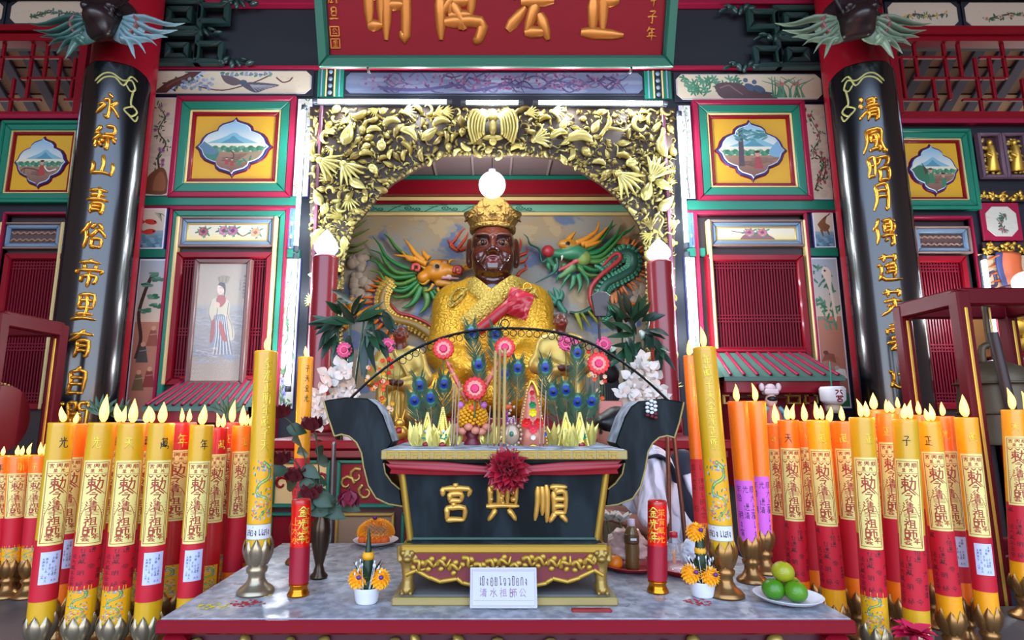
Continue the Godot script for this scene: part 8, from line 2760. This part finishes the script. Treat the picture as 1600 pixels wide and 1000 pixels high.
func holder(at: Vector3, yb: float, r: float, label: String, material: Material) -> void:   # lotus cup: `at` is where the candle's foot sits
	var s := r * 1.12
	var hgt := at.y - yb
	var o := thing("candle_holder", label, "candle holder", Vector3(at.x, yb, at.z))
	put("foot", foot_mesh, material, o, Vector3(0, hgt * .72, 0), Basis.IDENTITY.scaled(Vector3(s, hgt * .72 / 1.15, s)))
	for i in 8:
		put("petal", petal_mesh, material, o, Vector3(0, hgt * .74, 0), Basis(Vector3.UP, i * TAU / 8 + .2) * Basis.IDENTITY.scaled(Vector3(s, hgt * .42, s) * (1.0 if i % 2 else 1.05)))

func paper_wrap(r: float, y0: float, y1: float, half: float, turn: float, lean: Vector3, len: float) -> MB:      # paper bent round a candle
	var rows := []
	for i in 3:
		var y := lerpf(y0, y1, i / 2.0)
		var row := PackedVector3Array()
		for j in 13:
			var a: float = turn + lerpf(-half, half, j / 12.0)
			row.append(Vector3(sin(a) * r, y, cos(a) * r) + lean * (y / len))
		rows.append(row)
	var m := MB.new().grid(rows, false, false, false).fixout()
	for i in m.uv.size():
		m.uv[i].y = 1 - m.uv[i].y
	return m

func flame(o: Node3D, p: Vector3, k: int, s: float) -> void:
	var fm := mat("flame", Color(1, .8, .4), .5, 0, {"emission": Color(1, .70, .30), "emission_energy_multiplier": 3.4})
	put("wick", MB.new().tube(PackedVector3Array([p + Vector3(0, -.006, 0), p + Vector3(.001, .012, 0)]), .0016, 5), c_wood(), o)
	put("flame", flame_mesh[k % 3], fm, o, p + Vector3(0, .006, 0), Basis(Vector3.UP, k * 1.3).scaled(Vector3.ONE * s))

func candle(q: Array) -> void:     # [top column, top row, foot column, distance, radius in pixels, wax, marks, label, foot height, support height]
	var d: float = q[3]
	var yb: float = q[8] if q.size() > 8 else .745
	var top := P(q[0], q[1], d)
	var zc := d * cos(PITCH) + (yb - EYE) * sin(PITCH)
	var foot := Vector3((q[2] - CX) * zc / F, yb, -d)
	var r: float = q[4] * (d * cos(PITCH)) / F
	var o := thing("candle", q[7], "candle", foot)
	var lean := Vector3(top.x - foot.x, 0, 0)
	var h := top.y - foot.y
	var marks: String = q[6]
	var wax: StandardMaterial3D = {"y": mat("wax yellow", Color(.94, .62, .03), .28, 0, {"subsurf_scatter_strength": .35, "clearcoat": .4}), "o": mat("wax orange", Color(.97, .46, .02), .28, 0, {"subsurf_scatter_strength": .4, "clearcoat": .4}), "v": mat("wax olive", Color(.82, .62, .06), .28, 0, {"subsurf_scatter_strength": .3, "clearcoat": .4}), "r": mat("wax red", Color(.74, .02, .06), .25, 0, {"subsurf_scatter_strength": .3, "clearcoat": .5}), "w": mat("wrap red", Color(.70, .04, .05), .18, 0, {"clearcoat": .8})}[q[5]]
	var rows := []
	for a in [[0.0, .85], [.004, 1.0], [h * .5, 1.0], [h - .012, 1.0], [h - .004, 1.02], [h, .96], [h - .002, .86], [h - .007, .72]]:
		var row := PackedVector3Array()
		for j in 24:
			row.append(Vector3(cos(TAU * j / 24) * r * a[1], a[0], sin(TAU * j / 24) * r * a[1]) + lean * (a[0] / h))
		rows.append(row)
	put("wax", MB.new().grid(rows, true, true), wax, o)
	var turn: float = atan2(-foot.x, d)
	var k := int(q[0])
	turn += sin(k * 1.7) * .16
	if "L" in marks:
		var t := .155 if not "W" in marks and not "v" in q[5] else .185
		put("charm_label", paper_wrap(r + .0012, h * (.455 if t < .16 else .405), h * (1 - t), 1.02, turn, lean, h), print_mat("charm", art_charm_tex(), .5), o)
	if "R" in marks:
		put("red_paper", paper_wrap(r + .0007, h * (.145 if not "D" in marks else .2), h * (.47 if not "W" in marks else .43), 1.45, turn, lean, h), mat("red paper", Color(.74, .015, .13), .6) if not "T" in marks else print_mat("red writing", red_tex(), .6), o)
	if "W" in marks:
		put("white_sticker", paper_wrap(r + .0022, h * .225, h * .375, .72, turn + .1, lean, h), print_mat("sticker", sticker_tex(), .5), o)
	if "D" in marks:
		put("dragon_print", paper_wrap(r + .0005, h * .05, h * .22, .95, turn - .2, lean, h), print_mat("dragon print", dragon_tex(), .35), o)
	if "P" in marks:
		put("pink_label", paper_wrap(r + .0016, h * .06, h * .46, .95, turn + .05, lean, h), print_mat("pink note", pink_tex(), .5), o)
	if "A" in marks:      # the red paper on the thin tall candles
		put("red_paper", paper_wrap(r + .001, h * .08, h * .42, 1.5, turn, lean, h), print_mat("rose writing", rose_tex(), .6), o)
	if "B" in marks:      # the two great candles: gilt signs, a printed dragon, a lettered paper band
		put("dragon_print", paper_wrap(r + .0006, h * .155, h * .46, 1.1, turn + .25, lean, h), print_mat("dragon print", dragon_tex(), .35), o)
		put("paper_band", paper_wrap(r + .0012, h * .08, h * .15, 1.2, turn, lean, h), print_mat("thai label", thai_tex(), .5), o)
	if "B" in marks or "L" in marks or "A" in marks:
		var n := 8 if "B" in marks else 1 if "L" in marks else 4
		var signs := ["金", "光", "正", "明", "年", "萬", "子", "天"]
		var z := r * (1.0 if "B" in marks else .9)
		for i in n:
			var y := h * (.93 - i * .058) if n > 1 else h * .9
			var bend := func(p: Vector3) -> Vector3:
				var a: float = turn + (.25 if "B" in marks else .3 * sin(k)) + p.x / r
				return Vector3(sin(a), 0, cos(a)) * (r + .0004 + p.z) + Vector3(0, p.y, 0) + lean * ((y + p.y) / h)
			put("gilt_sign", written(signs[(i + k) % 8], z * .8, z * 1.1, z * .05, .0008, .06, 0, bend), mat("gilt sign", Color(.86, .74, .24), .25, .6) if k % 3 != 1 or "B" in marks else mat("ink sign", Color(.12, .08, .03), .4), o, Vector3(0, y, 0))
	if "S" in marks:      # cellophane-wrapped red candle on a gilt foot
		put("wrapper_print", paper_wrap(r + .0008, h * .44, h * .95, 1.4, turn, lean, h), print_mat("wrap writing", wrap_tex(), .2), o)
		put("lower_wrap", paper_wrap(r + .0014, h * .02, h * .44, 1.6, turn, lean, h), mat("wrap crimson", Color(.58, .03, .14), .4), o)
		put("gilt_foot", MB.new().lathe(pv2([.001, 0, .034, 0, .036, .006, .03, .016, .027, .026, .032, .034, .03, .038, .001, .04]), 20), mat("bright gold", Color(.80, .48, .10), .18, .9), o, Vector3(0, q[9] - yb, 0))
		for i in 3:
			put("gold_sign", MB.new(), null, o) if false else put("gold_sign", written(["金", "光", "年"][i], r * 1.1, r * 1.2, r * .09, .0006, .06, 0, func(p: Vector3) -> Vector3:
				var a: float = turn + p.x / r
				return Vector3(sin(a), 0, cos(a)) * (r + .0012 + p.z) + Vector3(0, p.y, 0)), c_gold(), o, Vector3(0, h * (.86 - i * .15), 0))
	if not "S" in marks:
		flame(o, lean + Vector3(.0, h - .004, 0), k, (1.25 + .35 * sin(k * 1.1)) * (1.2 if "P" in marks else 1.0))
		if "2" in marks:
			flame(o, lean + Vector3(r * .5, h - .004, .0), k + 1, 1.0)
		if k % 2 == 0 or "P" in marks or "r" in q[5]:
			lamp(foot + lean + Vector3(0, h + .035, 0), Color(1, .62, .28), .028, .012)

var tex_cache := {}
func cached(key: String, f) -> Texture2D:
	if not tex_cache.has(key):
		tex_cache[key] = f.call()
	return tex_cache[key]
func art_charm_tex() -> Texture2D: return cached("c", art_charm)
func red_tex() -> Texture2D: return cached("r", func(): return art_writing(128, 256, Color(.74, .015, .13), Color(.30, .01, .05), 9, 5, .008))
func rose_tex() -> Texture2D: return cached("e", func(): return art_writing(64, 192, Color(.80, .14, .16), Color(.5, .05, .06), 8, 15, .008))
func sticker_tex() -> Texture2D: return cached("s", func(): return art_writing(96, 128, Color(.74, .76, .86), Color(.30, .32, .45), 9, 6, .009))
func pink_tex() -> Texture2D: return cached("p", func(): return art_writing(96, 192, Color(.80, .36, .78), Color(.22, .06, .28), 6, 8, .01))
func dragon_tex() -> Texture2D: return cached("d", art_dragon_print)
func thai_tex() -> Texture2D: return cached("t", art_thai_label)
func wrap_tex() -> Texture2D: return cached("w", func(): return art_writing(96, 160, Color(.82, .06, .03), Color(.88, .50, .12), 4, 12, .022))

func candles() -> void:
	candle_parts()
	var silver := mat("silver cup", Color(.62, .56, .46), .3, .8)
	var bronze := mat("bronze cup", Color(.58, .42, .24), .3, .8)
	var steel := mat("grey steel", Color(.36, .35, .36), .4, .3)
	for s in [["left", -1.88, 1.66, -2.49, 1.46], ["right", 2.0, 1.78, -2.33, 1.1]]:
		var o := thing("candle_table", "low dark grey table on the %s, covered with lotus candle cups" % s[0], "table", Vector3(s[1], 0, s[3]))
		put("top", MB.new().box(Vector3(0, .6, 0), Vector3(s[2], .04, s[4]), .006), steel, o)
		for x in [-.46, .46]:
			for z in [-.44, .44]:
				put("leg", MB.new().box(Vector3(x * s[2], .29, z * s[4]), Vector3(.05, .58, .05), .006), steel, o)
	var lb := "candle with charm label"
	var list := [
		[4, 712, -8, 3.0, 13, "o", "LRD", "orange " + lb + ", first of the lower far left row"],
		[27, 712, 16, 3.02, 13, "o", "LRD2", "orange " + lb + ", second in the lower far left row"],
		[44, 711, 30, 3.12, 12, "y", "LRD", "orange yellow " + lb + ", third in the lower far left row"],
		[62, 711, 48, 3.02, 13, "o", "LRD2", "orange " + lb + ", fourth in the lower far left row"],
		[75, 713, 62, 3.14, 12, "o", "LR", "orange " + lb + ", last in the lower far left row"],
		[97, 660, 62, 2.2, 18, "v", "LRW", "tall olive " + lb + " and white sticker, first of the left front row"],
		[118, 662, 94, 2.42, 16, "o", "LRW", "tall orange candle half hidden behind the first of the left front row"],
		[161, 660, 122, 2.2, 19, "v", "LRTD", "tall olive " + lb + " and written red paper, second of the left front row"],
		[184, 660, 156, 2.44, 17, "o", "LRD2", "tall orange candle between the second and third of the left front row"],
		[207, 661, 177, 2.2, 19, "v", "LRTD", "tall olive " + lb + " and written red paper, third of the left front row"],
		[229, 661, 205, 2.44, 17, "o", "LRTD2", "tall orange candle between the third and fourth of the left front row"],
		[253, 661, 229, 2.2, 18, "v", "LRW", "tall olive " + lb + " and white sticker, fourth of the left front row"],
		[284, 660, 262, 2.5, 21, "r", "LD2", "thick red candle with charm label behind, between fourth and last of the left front row"],
		[316, 664, 293, 2.25, 17, "v", "LRW", "tall olive " + lb + " and white sticker, nearest the table's left corner"],
		[341, 668, 322, 2.5, 15, "r", "LD2", "red candle just right of the last front one on the left"],
		[362, 660, 347, 2.68, 15, "r", "LD", "narrow red candle behind, third red one from the left"],
		[378, 665, 360, 2.6, 14, "o", "LR2", "orange candle left of the big table candle, its charm label turned left"],
		[392, 668, 378, 2.76, 11, "o", "LR", "orange candle half hidden by the big left table candle"],
		[1231, 656, 1250, 2.45, 15, "o", "LRT2", "orange " + lb + " behind the limes, first of the right group"],
		[1212, 662, 1224, 2.64, 13, "o", "LR", "plain orange candle behind, left of the first labelled one on the right"],
		[1277, 656, 1306, 2.34, 16, "y", "LRT2", "orange " + lb + ", second in the right group, right of the limes"],
		[1257, 658, 1274, 2.62, 14, "o", "LR", "orange candle behind, between the first and second labelled ones on the right"],
		[1297, 660, 1322, 2.6, 13, "o", "LR", "orange candle half hidden right behind the second labelled one on the right"],
		[1317, 658, 1340, 2.5, 17, "o", "LR", "wide orange " + lb + ", left of the nearest olive candle on the right"],
		[1346, 652, 1370, 2.1, 17, "v", "LRTD2", "nearest olive " + lb + " on the right, left one of the two"],
		[1366, 640, 1390, 2.6, 15, "o", "LR", "tall orange candle rising right behind the left near olive candle"],
		[1386, 645, 1406, 2.42, 15, "o", "LR2", "orange " + lb + " between the two near olive candles on the right"],
		[1414, 655, 1434, 2.1, 17, "v", "LRT2", "nearest olive " + lb + " on the right, right one of the two"],
		[1404, 638, 1424, 2.72, 14, "o", "R", "tall orange candle behind, its flame highest above the right near olive candle"],
		[1437, 648, 1456, 2.62, 14, "o", "RT", "orange candle with written red paper, right behind the right near olive candle"],
		[1450, 658, 1487, 2.26, 16, "y", "LRT2", "yellow " + lb + " leaning right, next after the near olive pair"],
		[1473, 650, 1506, 2.42, 15, "o", "LRW", "orange " + lb + " and white sticker, left neighbour of the gold post's candle"],
		[1509, 652, 1544, 2.3, 15, "y", "LRW", "yellow " + lb + " and white sticker before the bell frame's gold post"],
		[1583, 640, 1600, 2.72, 15, "y", "LRT", "yellow " + lb + " standing apart at the right edge"],
		[1607, 645, 1630, 2.8, 13, "o", "LR", "orange candle cut off by the right edge"]]
	for q in list:
		candle(q)
		var zc: float = q[3] * cos(PITCH) + (.745 - EYE) * sin(PITCH)
		var r: float = q[4] * q[3] * cos(PITCH) / F
		holder(Vector3((q[2] - CX) * zc / F, .745, -q[3]), .62, r, "cup under the " + (q[7] as String).replace(" with charm label", "").replace(" and white sticker", "").replace(" and written red paper", ""), silver if q[5] == "v" else bronze)
	var big := [
		[416, 549, 403, 2.03, 17.5, "v", "B", "great yellow candle with gilt signs and a dragon print at the left of the table", 1.04],
		[478, 558, 467, 2.42, 11.5, "y", "A", "thin yellow candle with pink red paper behind the roses", 1.03],
		[1100, 543, 1130, 2.0, 17.5, "v", "B", "great yellow candle with gilt signs and a dragon print at the right of the table", 1.04],
		[1077, 556, 1097, 2.36, 9.5, "o", "A", "thin orange candle with red paper just left of the great right candle", 1.03],
		[1152, 627, 1172, 2.16, 14.5, "o", "P", "left one of the pair of orange candles with violet notes", 1.03],
		[1181, 627, 1192, 2.28, 14.5, "o", "P", "right one of the pair of orange candles with violet notes", 1.03]]
	for q in big:
		candle(q)
		var zc: float = q[3] * cos(PITCH) + (q[8] - EYE) * sin(PITCH)
		holder(Vector3((q[2] - CX) * zc / F, q[8], -q[3]), TY, q[4] * q[3] * cos(PITCH) / F, "cup of the " + (q[7] as String).replace(" with gilt signs and a dragon print", ""), silver if q[6] == "B" and q[0] < 500 else bronze)
	for q in [[471, 780, 467, 930, "left, before the brass vase"], [1027, 782, 1027, 925, "right, before the drink bottle"]]:
		var f := T(q[2], q[3], TY)
		candle([q[0], q[1], q[2], -f.z, 14, "w", "S", "short red wrapped candle with gold signs, at the " + q[4], TY + .037, TY])

# ---------------------------------------------------------------- drum and bell frames at the sides
func stands() -> void:
	var gold := c_gold()
	for s in [["drum_stand", "dark red wooden frame with gold edge strips round the drum, at the left edge", -2.80, -1.0, 3.25, 3.72, 2.08], ["bell_stand", "dark red wooden frame with gold edge strips round the bronze bell, on the right", 2.45, 1.0, 2.95, 3.37, 2.14]]:
		var e: float = s[3]
		var h: float = s[6]
		var l: float = s[5] - s[4]
		var o := thing(s[0], s[1], "stand", Vector3(s[2], 0, -s[4]))
		var red := mat("stand red", Color(.34, .025, .07), .4, 0, {"metallic_specular": .3})
		for x in [0.0, e * .62]:
			for z in [0.0, -l]:
				var p := put("post", MB.new().box(Vector3(x, h / 2, z), Vector3(.07, h, .07), .008), red, o)
				put("gold_strip", MB.new().box(Vector3(x - .0 * e, h / 2 - .04, z + .037), Vector3(.016, h - .1, .008), .003), gold, p)
			for y in [h - .03, .78]:
				put("side_beam", MB.new().box(Vector3(x, y, -l / 2), Vector3(.06, .09, l), .008), red, o)
		for z in [0.0, -l]:
			for y in [h - .03, .78]:
				put("front_beam", MB.new().box(Vector3(e * .31, y, z), Vector3(.62, .09, .06), .008), red, o)
	var c := P(4, 655, 3.5)
	c.x = -3.12
	var o := thing("drum", "big dark red drum with a row of studs in the frame at the left edge", "drum", c)
	var b := Basis(Vector3.BACK, -PI / 2)
	put("barrel", MB.new().at(Vector3.ZERO, b).lathe(pv2([.001, -.18, .2, -.18, .22, -.1, .226, 0, .22, .1, .2, .2, .001, .2]), 40), mat("drum red", Color(.36, .03, .07), .25, 0, {"clearcoat": .5}), o)
	put("skin", MB.new().at(Vector3.ZERO, b).lathe(pv2([.001, .2, .19, .2, .2, .205, .2, .21, .001, .214]), 40), mat("drum skin", Color(.42, .05, .1), .35, 0, {"clearcoat": .3}), o)
	var sm := MB.new().ball(Vector3.ZERO, Vector3.ONE * .008, 7, 5).mesh()
	for i in 48:
		put("stud", sm, c_oldgold(), o, Vector3(.165, cos(i * TAU / 48) * .212, sin(i * TAU / 48) * .212))
	put("bracket", MB.new().box(Vector3(0, (.825 - c.y) / 2 - .1, 0), Vector3(.1, c.y - .825 - .2, .2), .008), mats["stand red"], o)
	put("bracket_foot", MB.new().box(Vector3(0, .8 - c.y, 0), Vector3(.12, .05, .42), .008), mats["stand red"], o)
	c = P(1545, 640, 3.16)
	c.x = 2.76
	o = thing("bronze_bell", "dark bronze temple bell hanging in the red frame on the right", "bell", c)
	put("body", MB.new().lathe(pv2([.001, .27, .05, .26, .12, .23, .16, .17, .175, .05, .18, -.08, .2, -.16, .21, -.18, .2, -.185, .15, -.1, .001, .1]), 36), mat("bell bronze", Color(.34, .29, .22), .5, .5), o)
	for y in [.14, -.02, -.13]:
		put("band", MB.new().lathe(pv2([.17, y - .008, .186, y - .006, .186, y + .006, .17, y + .008]), 36), mats["bell bronze"], o)
	put("loop", MB.new().tube(smooth3(PackedVector3Array([Vector3(-.05, .25, 0), Vector3(-.04, .34, 0), Vector3(.04, .34, 0), Vector3(.05, .25, 0)]), 4), .018, 8), mats["bell bronze"], o)
	put("hanger", MB.new().tube(PackedVector3Array([Vector3(0, .33, 0), Vector3(0, 2.11 - c.y, 0)]), .014, 8), mats["bell bronze"], o)
	o = thing("striking_log", "dark wooden striking pole hanging slanted before the bronze bell", "pole", P(1570, 610, 2.98))
	put("pole", MB.new().tube(PackedVector3Array([Vector3(-.02, .3, 0), Vector3(.02, -.28, .02)]), .024, 12), c_wood(), o)
	put("cord", MB.new().tube(PackedVector3Array([Vector3(-.02, .3, 0), Vector3(-.02, 2.06 - o.position.y, 0)]), .005, 6), c_oldgold(), o)
	o = thing("pink_bow", "bright pink cloth bow at the bottom edge, below the right near olive candles", "bow", P(1428, 992, 1.95))
	var m := MB.new()
	for i in 26:
		var a := i * 2.399
		var d := Vector3(cos(a) * .8, .5 + .4 * sin(i), sin(a) * .8).normalized()
		m.leaf(Vector3.ZERO, d, d.cross(Vector3(.1, 1, .2)).normalized(), .06, .04, .3, .4, 3)
	put("loops", m, mat("hot pink", Color(.78, .10, .28), .5, 0, {"cull_mode": BaseMaterial3D.CULL_DISABLED}), o)
	put("tie", MB.new().tube(PackedVector3Array([Vector3(0, 0, 0), Vector3(0, .62 - o.position.y, -.05)]), .012, 8), mats["hot pink"], o)
